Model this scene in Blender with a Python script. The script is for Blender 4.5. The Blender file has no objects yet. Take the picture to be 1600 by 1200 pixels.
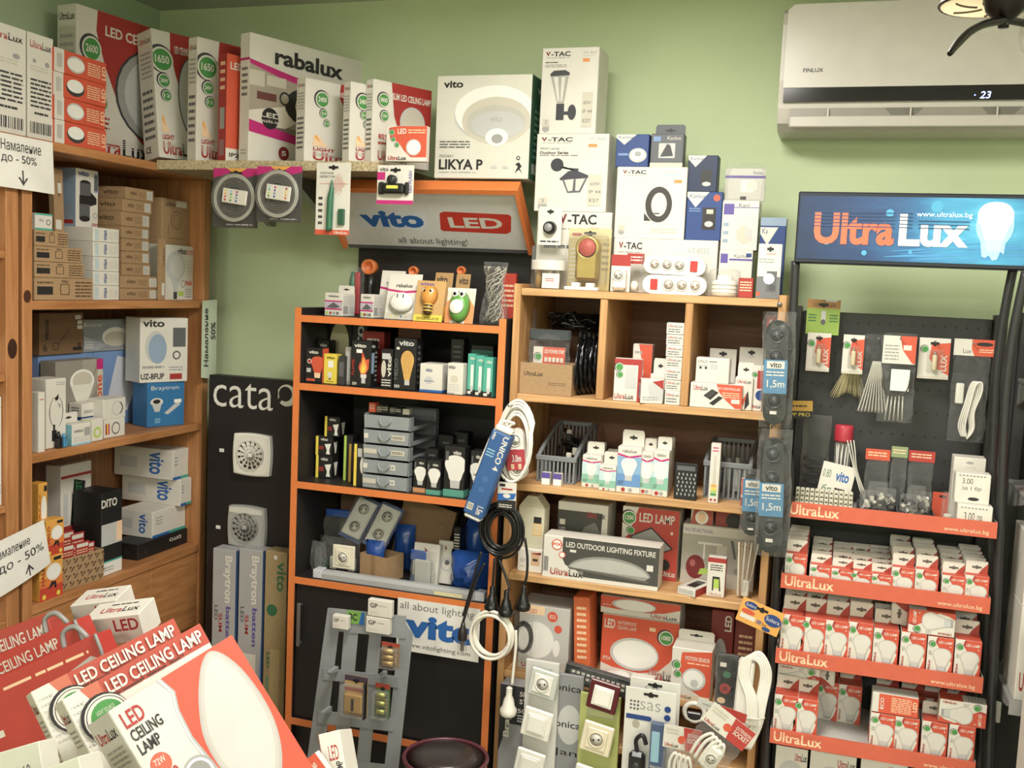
import bpy, math, random
from mathutils import Vector, Matrix
rnd = random.Random(7)
PI = math.pi
SC = bpy.context.scene
COL = SC.collection

# ---------------------------------------------------------------- camera
FPX = 1598.0
YAW, PITCH, ROLL = 0.30937, 0.09544, 0.04486
CAM = Vector((0.0, -3.3, 1.55))
_d = Vector((-math.sin(YAW)*math.cos(PITCH), math.cos(YAW)*math.cos(PITCH), -math.sin(PITCH)))
_r = Vector((math.cos(YAW), math.sin(YAW), 0)); _u = _r.cross(_d)
CR = math.cos(ROLL)*_r + math.sin(ROLL)*_u
CU = -math.sin(ROLL)*_r + math.cos(ROLL)*_u
CD = _d
cam_data = bpy.data.cameras.new('camera'); cam_data.sensor_width = 36.0; cam_data.lens = FPX/1600*36.0
cam_data.clip_start = 0.02
cam = bpy.data.objects.new('camera', cam_data); COL.objects.link(cam)
m = Matrix.Identity(4)
for i in range(3):
    m[i][0], m[i][1], m[i][2], m[i][3] = CR[i], CU[i], -CD[i], CAM[i]
cam.matrix_world = m
SC.camera = cam

# ---------------------------------------------------------------- world, exposure, room lamps
SC.view_settings.view_transform = 'Standard'
SC.view_settings.look = 'None'
SC.view_settings.gamma = 1.0
SC.view_settings.use_curve_mapping = False
SC.view_settings.exposure = 0.5
world = bpy.data.worlds.new('world'); SC.world = world; world.use_nodes = True
world.node_tree.nodes['Background'].inputs[0].default_value = (1.0, 0.95, 0.88, 1)
world.node_tree.nodes['Background'].inputs[1].default_value = 0.25

# ---------------------------------------------------------------- picture measurements -> places in the room
def ray(px, py): return CD + CR*((px-800)/FPX) - CU*((py-600)/FPX)
def atY(px, py, Y): v = ray(px, py); return CAM + v*((Y-CAM.y)/v.y)
def atX(px, py, X): v = ray(px, py); return CAM + v*((X-CAM.x)/v.x)
def atZ(px, py, Z): v = ray(px, py); return CAM + v*((Z-CAM.z)/v.z)
def atD(px, py, D): return CAM + ray(px, py)*D
def xcol(px, Y, Z):
    q = CR*FPX - CD*(px-800); return CAM.x - (q.y*(Y-CAM.y) + q.z*(Z-CAM.z))/q.x
def ycol(px, X, Z):
    q = CR*FPX - CD*(px-800); return CAM.y - (q.x*(X-CAM.x) + q.z*(Z-CAM.z))/q.y
def zrow(py, X, Y):
    q = CU*FPX + CD*(py-600); return CAM.z - (q.x*(X-CAM.x) + q.y*(Y-CAM.y))/q.z
def proj(p):
    v = Vector(p)-CAM; w = v.dot(CD); return (800+FPX*v.dot(CR)/w, 600-FPX*v.dot(CU)/w)

def lamp_panel(x, y, sx, sy, power, n):
    L = bpy.data.lights.new('ceiling_panel_light', 'AREA'); L.shape = 'RECTANGLE'; L.size = sx; L.size_y = sy
    L.energy = power; L.color = (1.0, 0.955, 0.90)
    o = bpy.data.objects.new('ceiling_panel_light', L); COL.objects.link(o)
    o.location = (x, y, atY(250, 17, 0).z-.036)
PANELS = [(-0.55, -1.45, 34), (1.6, -2.0, 18), (-1.3, -5.5, 50), (0.4, -5.5, 50), (1.7, -4.8, 40)]
for k, (x, y, p) in enumerate(PANELS):
    lamp_panel(x, y, 0.58, 0.58, p, k)

# ---------------------------------------------------------------- materials
def lin(h):
    out = []
    for i in (0, 2, 4):
        c = int(h[i:i+2], 16)/255
        out.append(c/12.92 if c <= 0.04045 else ((c+0.055)/1.055)**2.4)
    lu = .2126*out[0]+.7152*out[1]+.0722*out[2]
    return [lu+(c-lu)*.88 for c in out]
PAL = dict(W='d6d1c6', O='c6bfae', g='9b9b98', d='3c3c3e', K='141414', R='a82a24', N='d4502e', A='e0771f', G='3f8f3f', B='1f62ae',
           V='1c3f80', T='2fa793', Y='e6cb22', M='c01474', C='b0916a', c='77583c', S='bdbdbb', U='6f90c4', L='a9c840', P='5c4c9c',
           q='e8e6e0', k='262324', D='5d5d5f', F='efc9a0', H='e8a23a', Q='7a1f20', I='d4a24a', J='8aa0b8', E='e4e1d9', Z='8fc4dc', X='2c6b46')
MATS = {}
def nodes_of(mt):
    mt.use_nodes = True; nt = mt.node_tree
    return nt, nt.nodes['Principled BSDF']
def mat(key):
    """key: palette letter (paper print), or 'kind:hex[:rough]'"""
    if key in MATS: return MATS[key]
    kind, hx, rough = 'paper', None, None
    if key in PAL: hx = PAL[key]
    else:
        p = key.split(':'); kind = p[0]; hx = PAL.get(p[1], p[1]) if len(p) > 1 else 'ffffff'
        if len(p) > 2: rough = float(p[2])
    mt = bpy.data.materials.new(kind+'_'+hx); nt, b = nodes_of(mt); N = nt.nodes; Lk = nt.links
    c = lin(hx); b.inputs['Base Color'].default_value = (*c, 1)
    def noise_mix(scale, amount, detail=3, stretch=None, coord='Object'):
        tc = N.new('ShaderNodeTexCoord'); no = N.new('ShaderNodeTexNoise'); no.inputs['Scale'].default_value = scale; no.inputs['Detail'].default_value = detail
        if stretch:
            mp = N.new('ShaderNodeMapping'); mp.inputs['Scale'].default_value = stretch
            Lk.new(tc.outputs[coord], mp.inputs[0]); Lk.new(mp.outputs[0], no.inputs['Vector'])
        else: Lk.new(tc.outputs[coord], no.inputs['Vector'])
        r = N.new('ShaderNodeValToRGB')
        r.color_ramp.elements[0].color = (*[x*(1-amount) for x in c], 1); r.color_ramp.elements[1].color = (*[min(1, x*(1+amount)) for x in c], 1)
        r.color_ramp.elements[0].position = 0.3; r.color_ramp.elements[1].position = 0.7
        Lk.new(no.outputs['Fac'], r.inputs[0]); Lk.new(r.outputs[0], b.inputs['Base Color'])
        return no, r
    def bump(no, strength, dist=0.002):
        bp = N.new('ShaderNodeBump'); bp.inputs['Strength'].default_value = strength; bp.inputs['Distance'].default_value = dist
        Lk.new(no.outputs['Fac'], bp.inputs['Height']); Lk.new(bp.outputs[0], b.inputs['Normal'])
    if kind == 'paper':
        b.inputs['Roughness'].default_value = 0.5 if rough is None else rough
        noise_mix(9, 0.05, 2)
    elif kind == 'card':
        b.inputs['Roughness'].default_value = 0.85; no, r = noise_mix(60, 0.10, 4, (1, 1, 5)); bump(no, 0.15, 0.001)
    elif kind == 'plastic':
        b.inputs['Roughness'].default_value = 0.35 if rough is None else rough; noise_mix(20, 0.03)
    elif kind == 'metal':
        b.inputs['Metallic'].default_value = 0.75; b.inputs['Roughness'].default_value = 0.38 if rough is None else rough; noise_mix(30, 0.06)
    elif kind == 'paint':
        b.inputs['Roughness'].default_value = 0.45 if rough is None else rough; no, r = noise_mix(40, 0.04); bump(no, 0.05)
    elif kind == 'wall':
        b.inputs['Roughness'].default_value = 0.9; no, r = noise_mix(2.2, 0.05, 5)
        n2 = N.new('ShaderNodeTexNoise'); n2.inputs['Scale'].default_value = 170; bump(n2, 0.10, 0.002)
    elif kind in ('woodx', 'woody', 'woodz'):
        st = {'woodx': (1.2, 14, 14), 'woody': (14, 1.2, 14), 'woodz': (14, 14, 1.2)}[kind]
        b.inputs['Roughness'].default_value = 0.5 if rough is None else rough
        no, r = noise_mix(2.6, 0.22, 6, st, 'Object'); no.inputs['Distortion'].default_value = 1.1; bump(no, 0.08)
        r.color_ramp.elements[0].color = (c[0]*0.74, c[1]*0.66, c[2]*0.56, 1)
    elif kind == 'chip':
        b.inputs['Roughness'].default_value = 0.8; no, r = noise_mix(220, 0.45, 2); bump(no, 0.2)
    elif kind in ('clear', 'bag'):
        b.inputs['Roughness'].default_value = 0.12
        out = N['Material Output']; tr = N.new('ShaderNodeBsdfTransparent'); tr.inputs[0].default_value = (0.97, 0.97, 0.96, 1)
        mx = N.new('ShaderNodeMixShader'); b.inputs['Specular IOR Level'].default_value = 0.9
        lw = N.new('ShaderNodeLayerWeight'); lw.inputs[0].default_value = 0.35
        mr = N.new('ShaderNodeMapRange'); mr.inputs['To Min'].default_value = 0.05 if kind == 'clear' else 0.06; mr.inputs['To Max'].default_value = 0.40
        b.inputs['Base Color'].default_value = (.55, .55, .54, 1)
        Lk.new(lw.outputs['Facing'], mr.inputs['Value']); Lk.new(mr.outputs[0], mx.inputs[0])
        Lk.new(tr.outputs[0], mx.inputs[1]); Lk.new(b.outputs[0], mx.inputs[2]); Lk.new(mx.outputs[0], out.inputs['Surface'])
        tc = N.new('ShaderNodeTexCoord'); no = N.new('ShaderNodeTexNoise'); no.inputs['Scale'].default_value = 22; no.inputs['Detail'].default_value = 4; no.inputs['Distortion'].default_value = 1.5
        Lk.new(tc.outputs['Object'], no.inputs['Vector']); bump(no, 0.9 if kind == 'bag' else 0.25, 0.02)
    elif kind == 'shade':
        b.inputs['Roughness'].default_value = 0.4; noise_mix(30, 0.06)
        tl = N.new('ShaderNodeBsdfTranslucent'); tl.inputs[0].default_value = (*[min(1, x*1.1) for x in c], 1); mx = N.new('ShaderNodeMixShader'); mx.inputs[0].default_value = 0.7
        Lk.new(b.outputs[0], mx.inputs[1]); Lk.new(tl.outputs[0], mx.inputs[2]); Lk.new(mx.outputs[0], N['Material Output'].inputs['Surface'])
    elif kind == 'emit':
        b.inputs['Emission Color'].default_value = (*c, 1); b.inputs['Emission Strength'].default_value = rough or 1.0
    MATS[key] = mt
    return mt

# ---------------------------------------------------------------- mesh builder
class MB:
    def __init__(s): s.v = []; s.f = []; s.m = []; s.keys = []; s.sm = []
    def mi(s, key):
        if key not in s.keys: s.keys.append(key)
        return s.keys.index(key)
    def add(s, vs, fs, key, smooth=False):
        o = len(s.v); s.v.extend([tuple(x) for x in vs]); k = s.mi(key)
        for f in fs: s.f.append([o+i for i in f]); s.m.append(k); s.sm.append(smooth)
        return s
    def box(s, x0, y0, z0, x1, y1, z1, key, bv=0.0):
        if bv <= 0:
            vs = [(x0,y0,z0),(x1,y0,z0),(x1,y1,z0),(x0,y1,z0),(x0,y0,z1),(x1,y0,z1),(x1,y1,z1),(x0,y1,z1)]
            return s.add(vs, [(0,1,5,4),(1,2,6,5),(2,3,7,6),(3,0,4,7),(4,5,6,7),(3,2,1,0)], key)
        b = min(bv, (x1-x0)*.45, (y1-y0)*.45, (z1-z0)*.45); vs = []; idx = {}
        X = (x0, x1); Y = (y0, y1); Z = (z0, z1)
        for i in (0,1):
            for j in (0,1):
                for k in (0,1):
                    sx, sy, sz = (b, -b)[i], (b, -b)[j], (b, -b)[k]
                    for a in range(3):
                        p = [X[i]+sx, Y[j]+sy, Z[k]+sz]; p[a] = (X[i], Y[j], Z[k])[a]
                        idx[(i,j,k,a)] = len(vs); vs.append(p)
        fs = []
        g = lambda *t: idx[t]
        for i in (0,1): fs.append([g(i,0,0,0), g(i,1,0,0), g(i,1,1,0), g(i,0,1,0)])
        for j in (0,1): fs.append([g(0,j,0,1), g(1,j,0,1), g(1,j,1,1), g(0,j,1,1)])
        for k in (0,1): fs.append([g(0,0,k,2), g(1,0,k,2), g(1,1,k,2), g(0,1,k,2)])
        for i in (0,1):
            for j in (0,1): fs.append([g(i,j,0,0), g(i,j,1,0), g(i,j,1,1), g(i,j,0,1)])
        for i in (0,1):
            for k in (0,1): fs.append([g(i,0,k,0), g(i,1,k,0), g(i,1,k,2), g(i,0,k,2)])
        for j in (0,1):
            for k in (0,1): fs.append([g(0,j,k,1), g(1,j,k,1), g(1,j,k,2), g(0,j,k,2)])
        for i in (0,1):
            for j in (0,1):
                for k in (0,1): fs.append([g(i,j,k,0), g(i,j,k,1), g(i,j,k,2)])
        return s.add(vs, fs, key)
    def tube(s, pts, r, key, n=8, closed=False, cap=True):
        pts = [Vector(p) for p in pts]; N = len(pts); vs = []; fs = []
        rr = list(r) if isinstance(r, (list, tuple)) else [r]*N
        if not closed and 3 <= N <= 12:
            q, r2 = [], []
            for i in range(N-1):
                p0, p1, p2, p3 = pts[max(0, i-1)], pts[i], pts[i+1], pts[min(N-1, i+2)]
                for k in range(5):
                    t = k/5; q.append(.5*((2*p1)+(p2-p0)*t+(2*p0-5*p1+4*p2-p3)*t*t+(3*p1-p0-3*p2+p3)*t**3)); r2.append(rr[i]+(rr[i+1]-rr[i])*t)
            pts, rr = q+[pts[-1]], r2+[rr[-1]]; N = len(pts)
        prev = None
        for i, p in enumerate(pts):
            a = pts[(i-1) % N] if (closed or i > 0) else pts[i]; b = pts[(i+1) % N] if (closed or i < N-1) else pts[i]
            t = (b-a); t = t.normalized() if t.length > 1e-9 else Vector((0,0,1))
            if prev is None:
                e = t.orthogonal().normalized()
            else:
                e = prev - t*prev.dot(t); e = e.normalized() if e.length > 1e-6 else t.orthogonal().normalized()
            prev = e; g = t.cross(e)
            for k in range(n):
                an = 2*PI*k/n; vs.append(p + (e*math.cos(an)+g*math.sin(an))*rr[i])
        for i in range(N if closed else N-1):
            j = (i+1) % N
            for k in range(n): fs.append((i*n+k, i*n+(k+1) % n, j*n+(k+1) % n, j*n+k))
        if cap and not closed: fs.append(tuple(range(n))[::-1]); fs.append(tuple((N-1)*n+k for k in range(n)))
        return s.add(vs, fs, key, True)
    def lathe(s, prof, key, n=20, c=(0,0,0), axis='z', sy=1.0, smooth=True):
        """prof: [(radius, height)]"""
        vs = []; fs = []; c = Vector(c)
        for (r, h) in prof:
            for k in range(n):
                a = 2*PI*k/n; x, y = r*math.cos(a), r*math.sin(a)*sy
                vs.append(c + (Vector((x, y, h)) if axis == 'z' else Vector((x, -h, y)) if axis == 'y' else Vector((h, x, y))))
        for i in range(len(prof)-1):
            for k in range(n): fs.append((i*n+k, i*n+(k+1) % n, (i+1)*n+(k+1) % n, (i+1)*n+k))
        fs.append(tuple(range(n))[::-1]); fs.append(tuple((len(prof)-1)*n+k for k in range(n)))
        return s.add(vs, fs, key, smooth)
    def prism(s, poly, y0, y1, key, axes='xz'):
        """outline in the x-z (or other) plane pushed along the third axis"""
        n = len(poly)
        def P(a, b, t): return (a, t, b) if axes == 'xz' else (t, a, b) if axes == 'yz' else (a, b, t)
        vs = [P(a, b, y0) for a, b in poly] + [P(a, b, y1) for a, b in poly]
        fs = [tuple(range(n)), tuple(range(2*n-1, n-1, -1))] + [(i, (i+1) % n, n+(i+1) % n, n+i) for i in range(n)]
        return s.add(vs, fs, key)
    def build(s, name, parent=None, loc=None, rot=None, recalc=True):
        me = bpy.data.meshes.new(name); me.from_pydata(s.v, [], s.f)
        for k in s.keys: me.materials.append(mat(k))
        me.polygons.foreach_set('material_index', s.m); me.polygons.foreach_set('use_smooth', s.sm)
        me.update()
        o = bpy.data.objects.new(name, me); COL.objects.link(o)
        if parent is not None: o.parent = parent
        if loc is not None: o.location = loc
        if rot is not None: o.rotation_euler = rot
        return o

LABELS = {}
def tag(o, label, cat, group=None):
    o['label'] = label; o['category'] = cat
    if group: o['group'] = group
    return o
def struct(o): o['kind'] = 'structure'; return o
def empty(name, loc, rz=0.0, rx=0.0):
    o = bpy.data.objects.new(name, None); COL.objects.link(o); o.location = loc; o.rotation_euler = (rx, 0, rz); o.empty_display_size = 0.05
    return o
def copy_tree(o, parent=None):
    c = o.copy(); COL.objects.link(c); c.parent = parent
    for ch in o.children: copy_tree(ch, c)
    return c

# ---------------------------------------------------------------- flat print
_TX = {}
def text_geo(s, bold):
    k = (s, bold)
    if k in _TX: return _TX[k]
    cu = bpy.data.curves.new('t', 'FONT'); cu.body = s; cu.offset = bold; cu.resolution_u = 3; cu.fill_mode = 'FRONT'
    ob = bpy.data.objects.new('t', cu); me = bpy.data.meshes.new_from_object(ob)
    vs = [(v.co.x, v.co.y) for v in me.vertices]; fs = [tuple(p.vertices) for p in me.polygons]
    bpy.data.objects.remove(ob); bpy.data.curves.remove(cu); bpy.data.meshes.remove(me)
    if not vs: vs = [(0,0),(1,0),(1,1)]; fs = []
    x0 = min(v[0] for v in vs); x1 = max(v[0] for v in vs); y0 = min(v[1] for v in vs); y1 = max(v[1] for v in vs)
    vs = [((x-x0)/max(1e-6, x1-x0), (y-y0)/max(1e-6, y1-y0)) for x, y in vs]
    _TX[k] = (vs, fs); return _TX[k]
def clip01(poly):
    for ax, lim, sg in ((0, 0, 1), (0, 1, -1), (1, 0, 1), (1, 1, -1)):
        out = []
        for i in range(len(poly)):
            a, b = poly[i-1], poly[i]; ia = (a[ax]-lim)*sg >= 0; ib = (b[ax]-lim)*sg >= 0
            if ia != ib:
                t = (lim-a[ax])/(b[ax]-a[ax]); out.append((a[0]+t*(b[0]-a[0]), a[1]+t*(b[1]-a[1])))
            if ib: out.append(b)
        poly = out
        if not poly: return []
    return poly
def arc(cu, cv, ru, rv, a0=0, a1=360, n=24):
    return [(cu+ru*math.cos(math.radians(a0+(a1-a0)*i/n)), cv+rv*math.sin(math.radians(a0+(a1-a0)*i/n))) for i in range(n if abs(a1-a0) >= 360 else n+1)]
BULB = [(-.13,-.5),(.13,-.5),(.15,-.28),(.19,-.22),(.24,-.05),(.32,.12),(.34,.25),(.29,.38),(.18,.47),(0,.5),(-.18,.47),(-.29,.38),(-.34,.25),(-.32,.12),(-.24,-.05),(-.19,-.22),(-.15,-.28)]
def smooth2(p, k=3):
    n = len(p); out = []
    for i in range(n):
        a, b, c, d = p[i-1], p[i], p[(i+1) % n], p[(i+2) % n]
        for j in range(k):
            t = j/k; out.append(tuple(.5*(2*b[x]+(c[x]-a[x])*t+(2*a[x]-5*b[x]+4*c[x]-d[x])*t*t+(3*b[x]-a[x]-3*c[x]+d[x])*t**3) for x in (0, 1)))
    return out
BULB = [BULB[0], BULB[1]]+[q for q in smooth2(BULB)[6:-3]]
EPS = 0.00009
BIGTEXT = .015
def draw(art, W, H, Pt, pr, tx):
    """art: list of print elements on a W x H face; Pt(u, v, e) -> point; pr collects the flat print; tx: a mesh, or a list that gets one mesh for each large word"""
    L = [1]
    def word(hh):
        if not isinstance(tx, list): return tx
        if hh < BIGTEXT: return pr
        tx.append(MB()); return tx[-1]
    asp = W/H
    def poly(pts, key, mb=None):
        pts = clip01(pts)
        if len(pts) >= 3: (mb or pr).add([Pt(u, v, EPS*L[0]) for u, v in pts], [tuple(range(len(pts)))], key)
    def rect(a, b, c, d, key, mb=None): poly([(a,b),(c,b),(c,d),(a,d)], key, mb)
    def text(s, a, b, c, d, key, mode=0, bold=.025, mb=None):
        vs, fs = text_geo(s, bold)
        if mb is None: mb = word(((c-a)*W if mode in (1, 2) else (d-b)*H))
        if mode == 0: q = [(a+x*(c-a), b+y*(d-b)) for x, y in vs]
        elif mode == 1: q = [(c-y*(c-a), b+x*(d-b)) for x, y in vs]      # reads upwards
        elif mode == 2: q = [(a+y*(c-a), d-x*(d-b)) for x, y in vs]      # reads downwards
        else: q = [(c-x*(c-a), d-y*(d-b)) for x, y in vs]                # upside down
        mb.add([Pt(u, v, EPS*L[0]) for u, v in q], fs, key)
    rr = random.Random(len(art)*7+int(W*1e4))
    for el in art:
        k = el[0]; L[0] += 1
        if k == 'r': rect(*el[1:5], el[5])
        elif k == 'p': poly(list(el[1]), el[2])
        elif k == 'e': poly(arc(*el[1:5]), el[5])
        elif k == 'c': poly(arc(el[1], el[2], el[3]/asp, el[3]), el[4])
        elif k == 'o':                                                   # ring: cu cv r_out r_in key bg
            poly(arc(el[1], el[2], el[3]/asp, el[3]), el[5]); L[0] += 1; poly(arc(el[1], el[2], el[4]/asp, el[4]), el[6])
        elif k == 't': text(*el[1:7], 0, *(el[7:8]))
        elif k == 'tu': text(*el[1:7], 1)
        elif k == 'td': text(*el[1:7], 2)
        elif k == 'tf': text(*el[1:7], 3)
        elif k == 'l':                                                   # small print as bars
            a, b, c, d, n, key = el[1:7]; st = (d-b)/n
            for i in range(n):
                x = a
                while x < c-1e-4:
                    w_ = min(c-x, (c-a)*rr.uniform(.12, .4)); rect(x, d-st*(i+.72), x+w_*.86, d-st*(i+.28), key); x += w_
        elif k == 'b':                                                   # bar code
            a, b, c, d, key = el[1:6]; x = a
            while x < c:
                w_ = (c-a)*rr.uniform(.015, .05); rect(x, b, min(c, x+w_), d, key); x += w_+(c-a)*rr.uniform(.02, .05)
        elif k == 'bulb':                                                # cu cv height(frac) glass base [rot]
            cu, cv, h, g, bs = el[1:6]; a = math.radians(el[6]) if len(el) > 6 else 0
            def T(x, y): return (cu+(x*math.cos(a)-y*math.sin(a))*h/asp, cv+(x*math.sin(a)+y*math.cos(a))*h)
            poly([T(x, y) for x, y in BULB], g); L[0] += 1
            poly([T(x, y) for x, y in [(-.14,-.5),(.14,-.5),(.16,-.27),(-.16,-.27)]], bs)
        elif k == 'bd':                                                  # lumen badge: cu cv r text
            cu, cv, r = el[1:4]
            poly(arc(cu-.12*r/asp, cv+.06*r, r*1.12/asp, r*1.12), 'd'); L[0] += 1
            poly(arc(cu, cv, r/asp, r), 'W'); L[0] += 1; poly(arc(cu, cv, r*.84/asp, r*.84), 'G'); L[0] += 1
            if el[4]: text(el[4], cu-.62*r/asp, cv-.28*r, cu+.62*r/asp, cv+.34*r, 'W')
        elif k == 'ux':                                                  # striped two-tone logo
            a, b, c, d, c1, c2, bg = el[1:8]; md = a+(c-a)*.56
            wm = word((d-b)*H); text('Ultra', a, b, md-.01*(c-a), d, c1, 0, .02, wm); text('Lux', md+.01*(c-a), b, c, d, c2, 0, .02, wm); L[0] += 1
            if bg:
                for i in range(4): y = b+(d-b)*(.52+.12*i); rect(a, y, c, y+(d-b)*.035, bg, wm)
        elif k == 'vt':                                                  # triangle-V logo
            a, b, c, d = el[1:5]; w_ = (c-a)*.2
            poly([(a, d), (a+w_, d), (a+w_*.5, b)], 'Q'); L[0] += 1; poly([(a+w_*.3, d), (a+w_*.7, d), (a+w_*.5, b+(d-b)*.5)], 'W')
            text('-TAC', a+w_*1.1, b, c, d, 'k', 0, .03)
def face_fn(face, w, d, h):
    if face == 'f': return w, h, lambda u, v, e: (-w/2+u*w, -e, v*h)
    if face == 'l': return d, h, lambda u, v, e: (-w/2-e, d*(1-u), v*h)
    if face == 'r': return d, h, lambda u, v, e: (w/2+e, d*u, v*h)
    if face == 't': return w, d, lambda u, v, e: (-w/2+u*w, v*d, h+e)
    if face == 'u': return w, d, lambda u, v, e: (-w/2+u*w, d*(1-v), -e)
def put_art(o, arts, w, d, h, body=None):
    """flat print: small print joins the body mesh when given, large words become parts of their own"""
    pr, tx = body or MB(), []
    for fc, art in arts.items():
        W, H, fn = face_fn(fc, w, d, h); draw(art, W, H, fn, pr, tx)
    return pr, tx
def add_art(o, arts, w, d, h):
    pr, tx = put_art(o, arts, w, d, h)
    if pr.f: pr.build('printed_picture', o)
    for t in tx: t.build('lettering', o)
TOPZ = {}
def carton(name, label, cat, loc, w, d, h, body='W', art=None, yaw=0.0, tilt=0.0, roll=0.0, tab=None, group=None, flap=True, side=None):
    """a folded carton: origin at the middle of the front bottom edge, front face towards -y"""
    b = MB(); b.box(-w/2, 0, 0, w/2, d, h, body, min(.0015, w*.03)); words = []
    if art: words = put_art(None, art if isinstance(art, dict) else {'f': art}, w, d, h, b)[1]
    loc = Vector(loc)+Vector((0, 0, max(0.0, -d*math.sin(tilt))+w/2*abs(math.sin(roll))))
    o = b.build(name, None, loc, (tilt, roll, yaw)); tag(o, label, cat, group)
    if side:
        s = MB(); s.box(w/2, .0008, .0008, w/2+.0004, d-.0008, h-.0008, side); s.build('side_panel', o)
    if flap and d > .02:
        fb = MB(); fb.box(-w/2+.001, d*.04, h-.0002, w/2-.001, d-.001, h+.0006, body); fb.build('top_flap', o)
    if tab:
        th = tab; tw = w*.46; cx = 0
        pl = [(-tw, 0), (tw, 0), (tw, th*.8), (tw*.88, th), (-tw*.88, th), (-tw, th*.8)]
        t = MB(); t.prism([(x, h+z) for x, z in pl], d-.0012, d-.0004, body)
        hp = [(-w*.16, h+th*.42), (-w*.05, h+th*.42), (-w*.05, h+th*.36), (w*.05, h+th*.36), (w*.05, h+th*.42), (w*.16, h+th*.42), (w*.16, h+th*.56), (w*.06, h+th*.56), (0, h+th*.68), (-w*.06, h+th*.56), (-w*.16, h+th*.56)]
        t.add([(x, d-.0014, z) for x, z in hp], [tuple(range(len(hp)))], 'k'); t.build('hang_tab', o)
    for t in words: t.build('lettering', o)
    TOPZ[o.name] = loc[2]+h
    return o
def clampx(X0, X1, Y, Z):
    """keep a thing between the side boards of the cabinet or shelf it stands in"""
    xm = (X0+X1)/2
    if Y > YC-.001 and CX0 < xm < CX1 and Z < CZT: return max(X0, CX0+.024), min(X1, CX1-.024)
    if Y > YO-.001 and OX0 < xm < OX1 and Z < OZ[0]+.005:
        lo, hi = OX0+.024, OX1-.024
        if Z > OZ[1]-.001 and Z < OZ[0]-.02:
            for x in OD:
                if xm > x: lo = x+.0125
                else: hi = min(hi, x-.0125)
        return max(X0, lo), min(X1, hi)
    return X0, X1
def bk(name, label, cat, x0, x1, yt, Y, Z, d, **kw):
    """carton standing parallel to the back wall: picture columns x0..x1 of its front bottom edge, row yt of its front top edge"""
    X0, X1 = clampx(xcol(x0, Y, Z), xcol(x1, Y, Z), Y, Z); xm = (X0+X1)/2
    return carton(name, label, cat, (xm, Y, Z), X1-X0, d, zrow(yt, xm, Y)-Z, **kw)
def lf(name, label, cat, x0, x1, yt, X, Z, d, **kw):
    """the same in the shelf along the left wall (front towards +x)"""
    Y0, Y1 = ycol(x0, X, Z), ycol(x1, X, Z)
    if Z < ZL0-.05:
        if Y0 < YN-.05: Y1 = min(Y1, YN-.047)
        else: Y0, Y1 = max(Y0, YA+.002), min(Y1, YB-.0385)
    ym = (Y0+Y1)/2
    kw.setdefault('yaw', PI/2)
    return carton(name, label, cat, (X, ym, Z), Y1-Y0, d, zrow(yt, X, ym)-Z, **kw)
def book(name, label, cat, xs, xe, xr, yt, yaw, Y, Z, **kw):
    """carton standing like a book, spine (left face) towards the room: columns of the spine's outer edge, the spine/cover edge and the cover's far edge"""
    A = Vector((xcol(xe, Y, Z), Y, Z)); dr = Vector((math.cos(yaw), math.sin(yaw), 0)); ds = Vector((-math.sin(yaw), math.cos(yaw), 0))
    q = CR*FPX-CD*(xr-800); w = -q.dot(A-CAM)/q.dot(dr)
    q = CR*FPX-CD*(xs-800); d = -q.dot(A-CAM)/q.dot(ds)
    h = zrow(yt, A.x, A.y)-Z
    return carton(name, label, cat, A+dr*(w/2), w, abs(d), h, yaw=yaw, **kw)
def top(o): return TOPZ[o.name]+.0008
# ---------------------------------------------------------------- room shell
CEIL = atY(250, 17, 0).z; XW = atY(250, 17, 0).x; FLOOR = -0.06
XR, YF = 2.4, -6.2
def slab(name, a, b, key, parent=None, bv=0.0):
    mb = MB(); mb.box(*a, *b, key, bv); return mb.build(name, parent)
struct(slab('floor', (XW-.1, YF-.1, FLOOR-.1), (XR+.1, .1, FLOOR), 'paint:a8a294:0.4'))
struct(slab('ceiling', (XW-.1, YF-.1, CEIL), (XR+.1, .1, CEIL+.1), 'wall:c4c8b4'))
struct(slab('wall_back', (XW-.1, 0, FLOOR), (XR+.1, .1, CEIL), 'wall:c4d4a8'))
struct(slab('wall_left', (XW-.1, YF, FLOOR), (XW, 0, CEIL), 'wall:b8cdaa'))
struct(slab('wall_right', (XR, YF, FLOOR), (XR+.1, 0, CEIL), 'wall:b4bda0'))
struct(slab('wall_front', (XW-.1, YF-.1, FLOOR), (XR+.1, YF, CEIL), 'wall:b4bda0'))
for k, (x, y, p) in enumerate(PANELS):
    f = MB(); f.box(x-.31, y-.31, CEIL-.032, x+.31, y+.31, CEIL, 'paint:efefea')
    o = f.build('ceiling_lamp'); tag(o, 'square white ceiling lamp panel ' + ['in front of the pine shelves', 'in front of the bulb rack', 'above the shop floor on the pine shelf side', 'above the shop floor on the air conditioner side', 'at the far end of the shop'][k], 'lamp', 'ceiling lamp panels')
    g = MB(); g.box(x-.29, y-.29, CEIL-.0335, x+.29, y+.29, CEIL-.0319, 'emit:fff4e0:3'); g.build('diffuser', o)

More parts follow.
